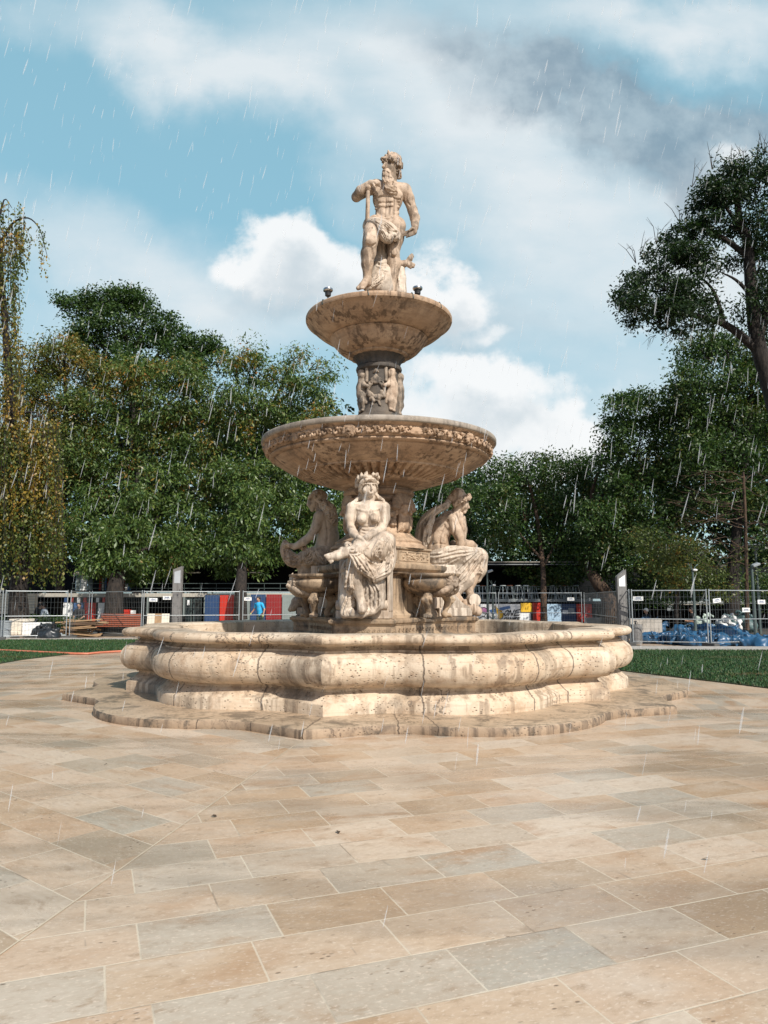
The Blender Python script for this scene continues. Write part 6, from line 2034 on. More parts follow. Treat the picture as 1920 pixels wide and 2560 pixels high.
YL = 39.6
pv = empty('cafe_pavilion', Vector((at(330, 1500, YL).x, YL, 0)))
tag(pv, 'dark two level terrace cafe with coloured panels behind the trees, left of the fountain', 'pavilion')
part('deck', -120, 830, 1483, 1492.5, YL - .6, M_BEAM, pv, 9)
part('deck_edge', -120, 830, 1476, 1481, YL - .4, M_CHAR, pv, .2)
part('rear_wall', -150, 860, 1492.6, 1567, YL + 5, M_CHAR, pv, .2)  # dark backdrop: interior shade put into the wall colour
part('upper_wall', -150, 860, 1405, 1476, YL + 7, M_CHAR, pv, .2)
part('roof', 180, 880, 1397, 1403, YL + 2.5, M_CHAR, pv, 6)
part('roof_fascia', 458, 500, 1430, 1433, YL + 1.5, M_BEAM, pv, .15); part('roof_fascia', 612, 650, 1430, 1432.5, YL + 1.5, M_BEAM, pv, .15)
part('cream_wall', -40, 88, 1484.5, 1535, YL - 3.2, M_CREAMW, pv, .3)
mb = MB()
for k in range(6):
    c, s = span(-40, 88, 1490 + 7 * k, 1491.3 + 7 * k, YL - 3.22, .03); mb.box(c, s)
mb.build('block_joint', M_BEAM, pv)
for (a, b, y0, y1, m, lb) in [(156, 181, 1507, 1556, M_WPAINT, 'white wall panel'), (182, 208, 1507, 1556, M_MBLUE, 'mid blue wall panel'), (209, 239, 1507, 1556, M_RED, 'bright red wall panel'), (243, 268, 1507, 1556, M_WPAINT, 'white wall panel'),
                              (511, 548, 1488, 1560, M_BLUE, 'navy wall panel'), (548.5, 587, 1488, 1560, M_RED, 'red wall panel'), (609, 625, 1487, 1560, M_CONCP, 'grey green wall panel'), (625.5, 664, 1486, 1560, M_BLUE, 'navy wall panel'), (664.5, 704, 1486, 1560, M_DRED, 'dark red wall panel'), (704.5, 740, 1487, 1560, M_CONCP, 'grey green wall panel')]:
    part('wall_panel', a, b, y0, y1, YL - 2, m, pv, .1, lb)
for i in range(7):
    part('pennant', 160 + 16 * i, 168 + 16 * i, 1494, 1506, YL - 1.9, (M_BLUE, M_RED, M_WPAINT, M_RED, M_BLUE, M_WPAINT, M_RED)[i], pv, .03)
for x in (300, 365, 456, 508, 606): part('column', x, x + 5, 1492.6, 1563, YL - 1.0, M_CONCP, pv, .2)
for (a, b) in ((458, 480), (482, 505)):
    f = part('glazed_door', a, b, 1495, 1562, YL - .5, M_STEELG, pv, .06)
    part('glass', a + 3, b - 3, 1499, 1556, YL - .53, M_GLASS, f, .02)
part('notice', 468, 474, 1500, 1513, YL - .57, M_WPAINT, pv, .02)
# upper storey: striped partitions and cabinet
for (a, b, m) in [(247, 254, M_RED), (254.3, 260, M_WPAINT), (260.3, 267, M_MBLUE), (267.3, 276, M_RED), (304, 311, M_RED), (311.3, 318, M_WPAINT), (318.3, 326, M_MBLUE)]:
    part('striped_partition', a, b, 1428 if a < 300 else 1455, 1481, YL + 1.4, m, pv, .12)
part('white_box', 313, 328, 1427, 1451, YL + 1.4, M_WPAINT, pv, .3)
part('red_shelf', 305, 330, 1451.5, 1454.5, YL + 1.35, M_RED, pv, .4)
part('grey_sign', 330, 360, 1432, 1452, YL + 1.8, M_GREYF, pv, .1)
mb = MB()
for y in (1458, 1470):
    c, s = span(180, 740, y, y + 1.2, YL - .3, .04); mb.box(c, s)
for x in range(180, 745, 40):
    c, s = span(x, x + 1.3, 1458, 1482, YL - .28, .04); mb.box(c, s)
mb.build('railing', M_STEELG, pv)
kb = empty('drinks_cabinet', at(204, 1480, YL + .6)); tag(kb, 'tall white and grey cabinet on the upper terrace, left', 'cabinet')
part('carcass', 188, 221, 1428, 1479, YL + .6, M_LBLUE, kb, .7); part('white_side', 201, 218, 1430, 1478, YL + .55, M_WPAINT, kb, .04); part('dark_door', 189.5, 200, 1438, 1474, YL + .55, M_CONCP, kb, .04); part('canopy', 185, 232, 1430, 1436, YL + .3, M_CREAMW, kb, .5)
# counter clutter under the deck
for i, (a, b, y0, y1, m, lab) in enumerate([(305, 322, 1524, 1540, M_RED, 'small red crate under the dark terrace, right of the thick trunk'), (326, 333, 1526, 1540, M_WPAINT, 'small white crate beside the red one under the terrace')]):
    c, s = span(a, b, y0, y1, YL - 2.5, .4); mb = MB(); mb.box(c, s); c2 = c.copy(); mb.box(c2 + Vector((0, -.21, s[2] * .2)), (s[0] * .9, .02, s[2] * .25))
    tag(mb.build('crate', m), lab, 'crate')
part('counter', 300, 455, 1541, 1565, YL - 1.6, M_CHAR, pv, .8)

YR = 41.0
pr = empty('cafe_pavilion', Vector((at(1330, 1500, YR).x, YR, 0)))
tag(pr, 'low dark terrace cafe with graffiti wall below its deck, right of the fountain', 'pavilion')
part('deck', 1060, 1482, 1497, 1504.5, YR - .4, M_GREYF, pr, 8)
part('deck', 1482.5, 2050, 1503, 1509, YR + 1.0, M_GREYF, pr, 8)
part('rear_wall', 1050, 2100, 1504.6, 1578, YR + 5, M_CHAR, pr, .2)  # backdrop blackened to paint the shade below the deck
part('upper_wall', 1050, 2100, 1418, 1497, YR + 7.6, M_CHAR, pr, .2)
part('roof', 1195, 1560, 1403, 1412, YR + .2, M_CHAR, pr, 8)
part('roof_fascia', 1195, 1560, 1404, 1405.6, YR + .1, M_BEAM, pr, .09)
part('roof_fascia', 1195, 1560, 1410, 1412, YR + .1, M_GREYF, pr, .09)
gw = part('graffiti_wall', 1185, 1327, 1510, 1568, YR - 1.2, M_WPAINT, pr, .12, 'white wall panel painted with black, blue and yellow graffiti')
part('yellow_patch', 1302, 1330, 1507.5, 1530, YR - 1.26, M_YEL, gw, .05)
for (a, b, y0, y1, m, lb) in [(1327.5, 1332, 1531, 1568, M_INK, 'black strip standing in for the dark gap between panels'), (1332.5, 1351, 1507, 1572, M_RED, 'red wall panel'), (1368, 1404, 1510, 1572, M_LBLUE, 'pale blue wall panel'), (1404.5, 1441, 1510, 1572, M_BLUE, 'navy wall panel with taped paper'), (1441.5, 1479, 1510, 1574, M_RED, 'red wall panel')]:  # the narrow black strip paints the shade of an open gap
    part('wall_panel', a, b, y0, y1, YR - 1.2, m, pr, .12, lb)
part('taped_paper', 1407, 1420, 1525, 1535, YR - 1.23, M_WPAINT, pr, .02); part('taped_paper', 1421, 1436, 1520, 1535, YR - 1.23, M_GREYP, pr, .02)
YG = YR - 1.22
# graffiti: blue wedge, yellow bird shape, pink cloud and the lettering
def poly_paint(name, pts, m, dy=.0):
    P = [at(x, y, YG + dy) for x, y in pts]
    mb = MB(); n = len(P)
    mb.add([tuple(p) for p in P] + [(p.x, p.y + .015, p.z) for p in P], [tuple(range(n)), tuple(range(2 * n - 1, n - 1, -1))] + [(k, (k + 1) % n, n + (k + 1) % n, n + k) for k in range(n)])
    return mb.build(name, m, gw)


poly_paint('blue_wedge', [(1223, 1525), (1274, 1514), (1276, 1521), (1263, 1524), (1235, 1535), (1229, 1534)], M_MBLUE)
poly_paint('yellow_figure', [(1237, 1514), (1241, 1516), (1245, 1523), (1254, 1526), (1259, 1534), (1258, 1541), (1250, 1548), (1244, 1546), (1245, 1537), (1240, 1528)], M_YEL, -.004)
poly_paint('pink_cloud', [(1197, 1524), (1203, 1519), (1211, 1518), (1218, 1521), (1217, 1531), (1206, 1529), (1198, 1530)], M_PINK, -.004)
mb = MB()
def ink(pts, w=.035):
    P = [at(x, y, YG - .02) for x, y in pts]
    for i in range(len(P) - 1):
        d = (P[i + 1] - P[i]); L = d.length
        mb.box((P[i] + P[i + 1]) / 2 + Vector((0, -.0006 * i, 0)), (L + w * .8, .012, w), Euler((0, -math.atan2(d.z, d.x), 0)))
ink([(1197, 1524), (1203, 1519), (1211, 1518), (1218, 1522)], .03); ink([(1196, 1536), (1204, 1530), (1216, 1534), (1210, 1541)], .03); ink([(1199, 1545), (1208, 1540), (1216, 1546)], .03); ink([(1237, 1514), (1240, 1528), (1250, 1526), (1259, 1534), (1256, 1546), (1247, 1550)], .03)
ink([(1224, 1540), (1230, 1546), (1238, 1541)], .03)
# ONE
ink([(1270, 1525), (1265, 1528), (1261, 1536), (1263, 1539), (1268, 1536), (1272, 1529), (1270, 1525)], .05)
ink([(1271, 1539), (1276, 1526), (1280, 1538), (1286, 1525)], .05)
ink([(1301, 1523.5), (1290, 1526), (1286, 1539), (1299, 1537)], .05); ink([(1289, 1531), (1298, 1530)], .05)
# CHANCE
ink([(1266, 1544), (1262, 1545), (1260, 1551), (1264, 1552.5)], .045)
ink([(1268, 1543.5), (1266, 1552.5)], .045); ink([(1272, 1543.5), (1270.5, 1552.5)], .045); ink([(1267, 1548), (1271.5, 1547.6)], .045)
ink([(1273, 1553), (1277, 1543.5), (1279, 1552.5)], .045); ink([(1274.5, 1549.5), (1278, 1549.5)], .04)
ink([(1281, 1552.5), (1282.5, 1543.5), (1285, 1552), (1287, 1543)], .045)
ink([(1292, 1543.5), (1289, 1544.5), (1288, 1551), (1291.5, 1552)], .045)
ink([(1300, 1543), (1294.5, 1544), (1293, 1552), (1299, 1552)], .045); ink([(1294, 1547.7), (1298.5, 1547.3)], .045)
mb.build('lettering', M_INK, gw)
mb = MB()
for y in (1466, 1472):
    c, s = span(1185, 2040, y, y + 1.2, YR - .2, .04); mb.box(c, s)
for x in range(1190, 2040, 47):
    c, s = span(x, x + 1.4, 1466, 1498, YR - .18, .04); mb.box(c, s)
mb.build('railing', M_STEELG, pr)
for x in (1500, 1640, 1700, 1790, 1850, 1950): part('column', x, x + 4, 1509, 1575, YR + 1.3, M_CHAR, pr, .2)
part('counter', 1580, 1700, 1540, 1548, YR + 1.5, M_CHAR, pr, .8)
part('hanging_cloth', 1668, 1683, 1513, 1527, YR + .8, M_GREYP, pr, .04)
part('light_strip', 1635, 1870, 1510.5, 1512, YR + .9, M_BEAM, pr, .06)
# bar stools on the right deck
M_STW = simple('stool_white_metal', (0.5, 0.55, 0.55), 0.4, 0.1, 9); M_STR = simple('stool_brown', (0.20, 0.07, 0.035), 0.5, 0.2, 9)


def stool(mt, ms, label):
    root = empty('bar_stool'); tag(root, label, 'bar stool', 'bar stools on the terrace deck')
    mb = MB(); mb.lathe([(.02, .70), (.16, .70), (.18, .72), (.17, .745), (.02, .74)], (0, 0, 0), 14); mb.build('seat', ms, root, smooth=40, local=True)
    for sx, sy in ((-1, -1), (1, -1), (1, 1), (-1, 1)):
        mb = MB(); mb.tube([(sx * .10, sy * .10, .71), (sx * .21, sy * .2, 0)], .018, 6); mb.build('leg', mt, root, smooth=60, local=True)
    mb = MB()
    for z, q in ((.25, .175), (.26, -.175)): mb.tube([(-.175, q, z), (.175, q, z)], .012, 6)
    mb.build('stretcher', mt, root, local=True)
    return root


zd = at(1300, 1496.7, YR - .4).z
protos = {}
for i, px in enumerate([1192, 1207, 1232, 1258, 1275, 1296, 1316, 1334, 1384, 1398, 1413, 1428, 1440, 1502, 1531]):
    w = i % 3 != 1
    c = at(px, 1500, YR + .35 + .25 * (i % 2)); loc = Vector((c.x, YR + .35 + .25 * (i % 2), zd))
    lab = 'white metal bar stool on the terrace deck above the painted wall' if w else 'brown bar stool on the terrace deck above the painted wall'
    if w not in protos:
        protos[w] = stool(M_STW if w else M_STW, M_STW if w else M_STR, lab); o = protos[w]
    else: o = copy_tree(protos[w])
    o.location = loc; o.rotation_euler = (0, 0, i * .7)

# ------------------------------------------------------------------ people
M_SKIN = simple('skin', (0.42, 0.24, 0.16), 0.55, 0.08, 9); M_HAIR = simple('dark_hair', (0.02, 0.014, 0.01), 0.6, 0.2, 30)
M_SHIRTB = simple('sky_blue_shirt', (0.02, 0.36, 0.68), 0.75, 0.12, 8); M_SHIRTW = simple('pale_shirt', (0.55, 0.62, 0.68), 0.75, 0.1, 8)
M_DARKCL = simple('black_clothes', (0.014, 0.014, 0.016), 0.8, 0.3, 8); M_TROUS = simple('dark_green_trousers', (0.03, 0.05, 0.04), 0.8, 0.2, 8); M_GLOVE = simple('yellow_green_glove', (0.5, 0.55, 0.2), 0.7, 0.1, 9)
M_CAP = simple('white_cap', (0.75, 0.72, 0.66), 0.7, 0.1, 9)


def person(base, face, label, pose, shirt, trous, hair=M_HAIR, cap=None, glove=None):
    """base: point under the body; face: heading in degrees (0 looks away from the camera, 180 at it)"""
    a = R(face); F = Vector((-math.sin(a), math.cos(a), 0)); Sd = Vector((math.cos(a), math.sin(a), 0))
    root = empty('person', base); tag(root, label, 'person')
    def P(x, y, z): return base + Sd * x + F * y + Vector((0, 0, z))
    sit = pose != 'stand'
    hz = .50 if sit else .92
    lean = .10 if pose == 'stand' else .16
    sh = P(0, lean, hz + .50); nk = P(0, lean + .02, hz + .58); hd = P(0, lean + .05, hz + .73)
    lo = Vector(base) + Vector((-.9, -.9, -.05)); hi = Vector(base) + Vector((.9, .9, 1.95))
    B = Sculpt(lo, hi, .024)
    B.ell(hd, (.08, .098, .115), Euler((0, 0, a)), k=.02); B.cone(nk, hd, .055, .055, .02)
    B.ell(hd + F * .10 + Vector((0, 0, -.01)), (.018, .022, .025), k=.015)
    for s in (-1, 1): B.ell(hd + Sd * s * .085 + Vector((0, 0, -.01)), (.015, .025, .032), k=.01)
    T = Sculpt(lo, hi, .024); L = Sculpt(lo, hi, .024); G = Sculpt(lo, hi, .02)
    T.chain([P(0, 0, hz + .02), P(0, lean * .5, hz + .25), P(0, lean, hz + .46)], [.145, .145, .15], .05)
    T.cone(sh - Sd * .15, sh + Sd * .15, .075, .075, .05)
    if pose == 'stand': arms = [((-.19, .5), (-.30, .04, .24), (-.27, .10, -.02)), ((.19, .5), (.29, .08, .25), (.42, .16, .06))]
    elif pose == 'eat': arms = [((-.19, .48), (-.24, .22, .22), (-.08, .42, .24)), ((.19, .48), (.24, .22, .22), (.08, .42, .24))]
    else: arms = [((-.19, .48), (-.25, .16, .20), (-.14, .40, .10)), ((.19, .48), (.25, .16, .20), (.14, .40, .10))]
    for (s, e, h) in arms:
        S0 = P(s[0], lean, hz + s[1]); E = P(e[0], e[1], hz + e[2]); H = P(h[0], h[1], hz + h[2])
        T.chain([S0, S0.lerp(E, .75)], [.07, .055], .03)
        B.chain([S0.lerp(E, .6), E, H], [.045, .043, .032], .02)
        d = (H - E).normalized()
        (G if glove else B).ell(H + d * .04, (.04, .04, .045), k=.02)
        for q in range(4):
            o_ = d.cross(Vector((0, 0, 1))).normalized() * (.022 * (q - 1.5))
            (G if glove else B).chain([H + d * .06 + o_, H + d * .12 + o_ * 1.15 - Vector((0, 0, .01))], [.013, .010], .006)
        (G if glove else B).chain([H + d * .02, H + d * .06 + Vector((0, 0, .045))], [.014, .011], .008)
    for s in (-1, 1):
        if sit:
            L.chain([P(s * .09, 0, hz), P(s * .12, .42, hz + .03)], [.10, .075], .03); L.chain([P(s * .12, .42, hz + .03), P(s * .12, .40, .10)], [.072, .05], .03)
            L.chain([P(s * .12, .38, .05), P(s * .13, .56, .04)], [.05, .04], .02)
        else:
            L.chain([P(s * .09, 0, hz), P(s * .11, .03 * s, .5), P(s * .11, -.03 * s, .10)], [.105, .078, .055], .04); L.chain([P(s * .11, -.03, .05), P(s * .12, .14, .04)], [.05, .038], .02)
    B.chain([P(-.05, .0, hz + .1), P(0, lean, hz + .5)], [.09, .09], .03)
    link('body', B.mesh('body'), M_SKIN, root, smooth=180)
    link('shirt', T.mesh('shirt'), shirt, root, smooth=180)
    link('trousers', L.mesh('trousers'), trous, root, smooth=180)
    if glove: link('gloves', G.mesh('gloves'), glove, root, smooth=180)
    Hs = Sculpt(hd - Vector((.25, .25, .25)), hd + Vector((.25, .25, .25)), .016)
    Hs.ell(hd - F * .015 + Vector((0, 0, .025)), (.093, .108, .112), Euler((0, 0, a)), k=.01)
    Hs.ell(hd + F * .09 - Vector((0, 0, .05)), (.085, .08, .11), Euler((0, 0, a)), k=.01, mode=-1)
    if cap: Hs.ell(hd + F * .11 + Vector((0, 0, .05)), (.07, .07, .014), Euler((0, 0, a)), k=.01)
    link('cap' if cap else 'hair', Hs.mesh('hair'), cap or hair, root, smooth=180)
    return root


c = at(651, 1500, 36.4); person(Vector((c.x, 36.4, .0)), 150, 'person in bright blue t-shirt and work gloves walking behind the fence', 'stand', M_SHIRTB, M_TROUS, glove=M_GLOVE)
c = at(203, 1500, 35.6); person(Vector((c.x, 35.6, .12)), 178, 'person in black clothes seated before the blue and red panels', 'sit', M_DARKCL, M_DARKCL)
c = at(121, 1500, 35.4); person(Vector((c.x, 35.4, .10)), 95, 'person in pale shirt seated sideways at the left of the white panel', 'eat', M_SHIRTW, M_DARKCL)
c = at(92, 1500, 35.6); person(Vector((c.x, 35.6, .10)), -95, 'person in dark clothes seated beside the thick birch trunk', 'eat', M_DARKCL, M_DARKCL)
c = at(107, 1500, 36.2); person(Vector((c.x, 36.2, .22)), 180, 'person with dark hair seated between the two others, left', 'eat', M_DARKCL, M_DARKCL)
c = at(1622, 1500, 33.0); person(Vector((c.x, 33.0, -.10)), 120, 'person in white cap seated low behind the concrete barrier', 'sit', M_DARKCL, M_DARKCL, cap=M_CAP)
c = at(1737, 1500, 33.0); person(Vector((c.x, 33.0, -.05)), 100, 'person in dark clothes seated behind the forked pole', 'eat', M_DARKCL, M_TROUS)
# what the seated people sit on
for i, (px, Y, h, lab) in enumerate([(203, 35.6, .52, 'dark stool under the person in black before the panels'), (121, 35.4, .5, 'dark stool under the person in the pale shirt'), (92, 35.6, .5, 'dark stool under the person beside the birch trunk'), (107, 36.2, .62, 'dark stool under the middle seated person'), (1622, 33.0, .32, 'dark stool under the person in the white cap'), (1737, 33.0, .36, 'dark stool under the person behind the forked pole')]):
    c = at(px, 1500, Y); st = empty('stool', Vector((c.x, Y, 0))); tag(st, lab, 'stool')
    mb = MB(); mb.lathe([(.02, h - .05), (.17, h - .05), (.18, h - .02), (.16, h), (.02, h)], (c.x, Y, 0), 14); mb.build('seat', M_CHAR, st, smooth=40)
    for q in range(3):
        a = q * 2.09; mb = MB(); mb.tube([(c.x + .1 * math.cos(a), Y + .1 * math.sin(a), h - .04), (c.x + .17 * math.cos(a), Y + .17 * math.sin(a), 0)], .016, 6); mb.build('leg', M_CHAR, st)
# ------------------------------------------------------------------ trees
def leaf_mat(name, stops, yellow=None, ythr=(0.55, 0.68), nscale=.35, trans=.3, zfade=None):
    t = NT(name)
    rnd = t.n.new('ShaderNodeNewGeometry').outputs['Random Per Island']
    col = t.ramp(rnd, stops)
    if yellow:
        c = t.coord(); nz_ = t.noise(c, nscale, 4, 0.6)
        if zfade:
            z = t.sep(c)[2]; nz_ = t.math('ADD', nz_, t.math('MULTIPLY', t.step(z, zfade[0], zfade[1]), zfade[2]))
        r2 = t.math('FRACT', t.math('MULTIPLY', rnd, 17.31))
        nz_ = t.math('ADD', nz_, t.math('MULTIPLY_ADD', r2, .22, -.11))
        ycol = t.ramp(t.math('FRACT', t.math('MULTIPLY', rnd, 5.77)), yellow)
        col = t.mix(t.step(nz_, *ythr), col, ycol)
    d = t.n.new('ShaderNodeBsdfDiffuse'); tr = t.n.new('ShaderNodeBsdfTranslucent'); mx = t.n.new('ShaderNodeMixShader')
    gl = t.n.new('ShaderNodeBsdfGlossy'); gl.inputs['Roughness'].default_value = .45; gl.inputs['Color'].default_value = (.5, .5, .5, 1)
    mx2 = t.n.new('ShaderNodeMixShader'); mx2.inputs[0].default_value = .06
    t.lk(col, d.inputs[0]); t.lk(t.mix(1.0, col, (1.0, 1.05, .55), 'MULTIPLY'), tr.inputs[0]); mx.inputs[0].default_value = trans
    t.lk(d.outputs[0], mx.inputs[1]); t.lk(tr.outputs[0], mx.inputs[2]); t.lk(mx.outputs[0], mx2.inputs[1]); t.lk(gl.outputs[0], mx2.inputs[2])
    t.lk(mx2.outputs[0], t.n['Material Output'].inputs[0]); t.n.remove(t.bsdf)
    return t.m


G_DARK = [(0, (0.014, 0.038, 0.009)), (.5, (0.037, 0.085, 0.018)), (1, (0.095, 0.155, 0.035))]
G_MID = [(0, (0.028, 0.068, 0.017)), (.5, (0.075, 0.135, 0.031)), (1, (0.155, 0.215, 0.05))]
G_OLIVE = [(0, (0.04, 0.066, 0.017)), (.5, (0.085, 0.125, 0.03)), (1, (0.15, 0.18, 0.045))]
YEL = [(0, (0.13, 0.135, 0.025)), (.5, (0.23, 0.18, 0.03)), (.85, (0.32, 0.19, 0.03)), (1, (0.36, 0.13, 0.025))]
ML_DARK = leaf_mat('dark_leaves', G_DARK)
ML_MID = leaf_mat('locust_leaves', G_MID, YEL, (0.64, 0.78), .55, zfade=(5, 13, .12))
ML_MID2 = leaf_mat('locust_leaves_green', G_MID, YEL, (0.66, 0.78), .5, zfade=(6, 14, .09))
ML_YEL = leaf_mat('yellowing_leaves', [(0, (0.045, 0.07, 0.015)), (.5, (0.095, 0.125, 0.025)), (1, (0.17, 0.19, 0.04))], YEL, (0.48, 0.66), .5)
ML_BIRCH = leaf_mat('birch_leaves', [(0, (0.035, 0.065, 0.014)), (.5, (0.085, 0.125, 0.025)), (1, (0.17, 0.20, 0.045))], [(0, (0.22, 0.18, 0.03)), (.6, (0.34, 0.24, 0.035)), (1, (0.40, 0.20, 0.03))], (0.50, 0.68), .45, trans=.4, zfade=(3, 9, .06))
ML_RIGHT = leaf_mat('acacia_leaves', G_DARK, [(0, (0.06, 0.08, 0.015)), (1, (0.13, 0.11, 0.02))], (0.60, 0.72), .5)
ML_FAR = leaf_mat('far_leaves', [(0, (0.006, 0.016, 0.006)), (1, (0.02, 0.045, 0.014))])


def bark_mat(name, a, b):
    t = NT(name); c = t.coord()
    n = t.noise(t.mapping(c, scale=(9, 9, 1.4)), 1.6, 6, .65)
    col = t.mix(t.step(n, .38, .64), a, b)
    return t.out(col, .9, t.bump(n, .9, .06))


M_BARK = bark_mat('dark_bark', (0.008, 0.006, 0.005), (0.035, 0.026, 0.02))
M_BARKB = bark_mat('brown_bark', (0.022, 0.014, 0.010), (0.10, 0.06, 0.035))
M_BARKW = bark_mat('pale_bark', (0.16, 0.14, 0.12), (0.42, 0.38, 0.33))


class Tree:
    def __init__(s, name, label, Y, seed, leafm, bark=None, group=None):
        s.r = np.random.default_rng(seed); s.Y = Y; s.name = name; s.label = label; s.lm = leafm; s.bark = bark or M_BARK
        s.P = []; s.A = []; s.wood = MB(); s.twig = MB(); s.base = None; s.group = group; s.clumps = []

    def w(s, px, py, d=0.0): return at(px, py, s.Y + d)

    def limb(s, pts, r0, r1, n=7, wob=.0, bend=4):
        """pts: photo pixels (+ optional depth offset)"""
        W = [s.w(*p) for p in pts]
        if len(W) > 2:
            Pp = [2 * W[0] - W[1]] + W + [2 * W[-1] - W[-2]]; o = []
            for i in range(len(W) - 1):
                for j in range(bend):
                    t = j / bend; p0, p1, p2, p3 = Pp[i:i + 4]
                    o.append(.5 * (2 * p1 + (p2 - p0) * t + (2 * p0 - 5 * p1 + 4 * p2 - p3) * t * t + (3 * p1 - p0 - 3 * p2 + p3) * t ** 3))
            W = o + [W[-1]]
        if wob: W = [W[0]] + [p + Vector(s.r.normal(0, wob, 3)) for p in W[1:]]
        m = len(W) - 1
        s.wood.tube(W, [r0 + (r1 - r0) * (i / m) ** .8 for i in range(m + 1)], n)
        if s.base is None: s.base = Vector((W[0].x, W[0].y, W[0].z))
        return W

    def blob(s, px, py, rx, ry, clumps, per, sig=.42, d=0.0, rd=None, shell=.45, frm=None, flat=.6, droop=.2, size=(.11, .2), wid=.42, up=1.0):
        """ellipsoid of leaf clumps; pixels for centre and radii"""
        c = s.w(px, py, d); e = (s.w(px + rx, py, d) - c).length; g = (s.w(px, py - ry, d) - c).length; rd = rd or e
        r = s.r; cen = []
        for i in range(clumps):
            v = r.normal(0, 1, 3); v /= np.linalg.norm(v)
            q = r.uniform(shell, 1.0) ** .6
            p = Vector((c.x + v[0] * e * q, c.y + v[1] * rd * q, c.z + v[2] * g * q)); cen.append(p)
            n = int(per * r.uniform(.45, 1.5)); sg = sig * r.uniform(.6, 1.35)
            o = np.clip(r.normal(0, 1, (n, 3)), -1.65, 1.65) * np.array((sg, sg, sg * flat))
            s.P.append(np.array(p) + o)
            a = r.normal(0, 1, (n, 3)); a[:, 2] -= droop * 2
            a += o / sg * .5
            s.A.append(a)
        if frm is not None:
            f = s.w(*frm)
            for p in cen[::2]:
                m = f.lerp(p, .55) + Vector(r.normal(0, .12, 3)) + Vector((0, 0, .15))
                L = (p - f).length
                s.twig.tube([f, m, p], [.012 + .009 * L, .010 + .004 * L, .008], 4, cap=False)
        s.size, s.wid = size, wid
        s.flush(size, wid)
        return cen

    def flush(s, size, wid):
        if not s.P: return
        P = np.vstack(s.P); A = np.vstack(s.A); s.P, s.A = [], []
        s.clumps.append((P, A, size, wid))

    def strands(s, xs, yt, yb, n, d=(-1, 1), step=.095, size=(.10, .17), wid=.62, sway=.12):
        """hanging twigs with leaves along them"""
        r = s.r
        for i in range(n):
            x = r.uniform(*xs); a = r.uniform(*yt); b = a + (r.uniform(*yb) - a)
            if b < a + 15: b = a + 15
            dd = r.uniform(*d); p0 = s.w(x, a, dd); p1 = s.w(x + r.normal(0, 6), b, dd + r.normal(0, .2))
            L = (p1 - p0).length; m = max(3, int(L / step))
            t = np.linspace(0, 1, m)[:, None]
            path = np.array(p0) + (np.array(p1) - np.array(p0)) * t
            ph = r.uniform(0, 6, 2); path[:, 0] += sway * np.sin(ph[0] + t[:, 0] * 4) * t[:, 0]; path[:, 1] += sway * np.sin(ph[1] + t[:, 0] * 3) * t[:, 0]
            s.P.append(path + r.normal(0, .05, path.shape))
            av = r.normal(0, .7, path.shape); av[:, 2] -= 1.1; s.A.append(av)
            if i % 2 == 0: s.twig.tube([Vector(path[0]), Vector(path[m // 2]), Vector(path[-1])], [.012, .008, .004], 3, cap=False)
        s.flush(size, wid)

    def build(s):
        r = s.r
        V, n0 = [], 0
        for P, A, size, wid in s.clumps:
            n = len(P)
            A = A / (np.linalg.norm(A, axis=1, keepdims=True) + 1e-6)
            L = (size[0] + (size[1] - size[0]) * r.random(n) ** 1.6 * 1.35)[:, None]
            S = np.cross(A, r.normal(0, 1, (n, 3))); S /= (np.linalg.norm(S, axis=1, keepdims=True) + 1e-6)
            N = np.cross(A, S)
            v = np.zeros((n, 4, 3))
            v[:, 0] = P; v[:, 1] = P + A * L * .5 + S * L * wid * .5 + N * L * .08; v[:, 2] = P + A * L; v[:, 3] = P + A * L * .5 - S * L * wid * .5 + N * L * .08
            V.append(v.reshape(-1, 3))
        root = empty(s.name, s.base if s.base is not None else Vector(V[0][0]))
        tag(root, s.label, 'tree', s.group)
        if V:
            V = np.vstack(V)
            me = np_mesh('crown', V, np.arange(len(V)).reshape(-1, 4))
            link('crown', me, s.lm, root)
        if s.wood.v: s.wood.build('trunk', s.bark, root, smooth=70)
        if s.twig.v: s.twig.build('twigs', s.bark, root)
        return root


# --- weeping birch at the left edge
T = Tree('weeping_birch', 'weeping birch with hanging yellow green curtains at the left edge', 33.5, 1, ML_BIRCH, M_BARK)
T.limb([(48, 1545), (46, 1480), (52, 1400), (44, 1250), (30, 1050), (12, 800), (-8, 560)], .48, .10, 9)
T.limb([(46, 1482), (66, 1440), (80, 1380)], .25, .12)
T.limb([(38, 1150), (60, 1075), (90, 1040), (120, 1055), (142, 1100)], .09, .02)
T.limb([(28, 1040), (70, 1030), (100, 1036), (128, 1070)], .07, .015)
T.limb([(8, 760), (24, 800), (40, 830), (30, 900)], .06, .015)
T.limb([(-5, 620), (30, 560), (70, 545), (100, 575), (118, 640)], .07, .012)
T.limb([(-10, 580), (10, 500), (30, 520)], .06, .012)
T.strands((-60, 150), (1050, 1150), (1300, 1462), 210, (-1.6, 1.4))
T.strands((-60, 158), (1060, 1300), (1330, 1470), 140, (-2, 1.5))
T.strands((-70, 60), (840, 1080), (1150, 1400), 130, (-1.5, 1.5))
T.strands((-70, 48), (560, 850), (800, 1100), 85, (-1.2, 1.2))
T.strands((20, 122), (548, 590), (600, 700), 30, (-.5, .5))
T.strands((-20, 60), (500, 620), (620, 780), 40, (-.6, .6))
T.strands((60, 150), (1045, 1090), (1130, 1330), 110, (-.8, .8))
T.build()

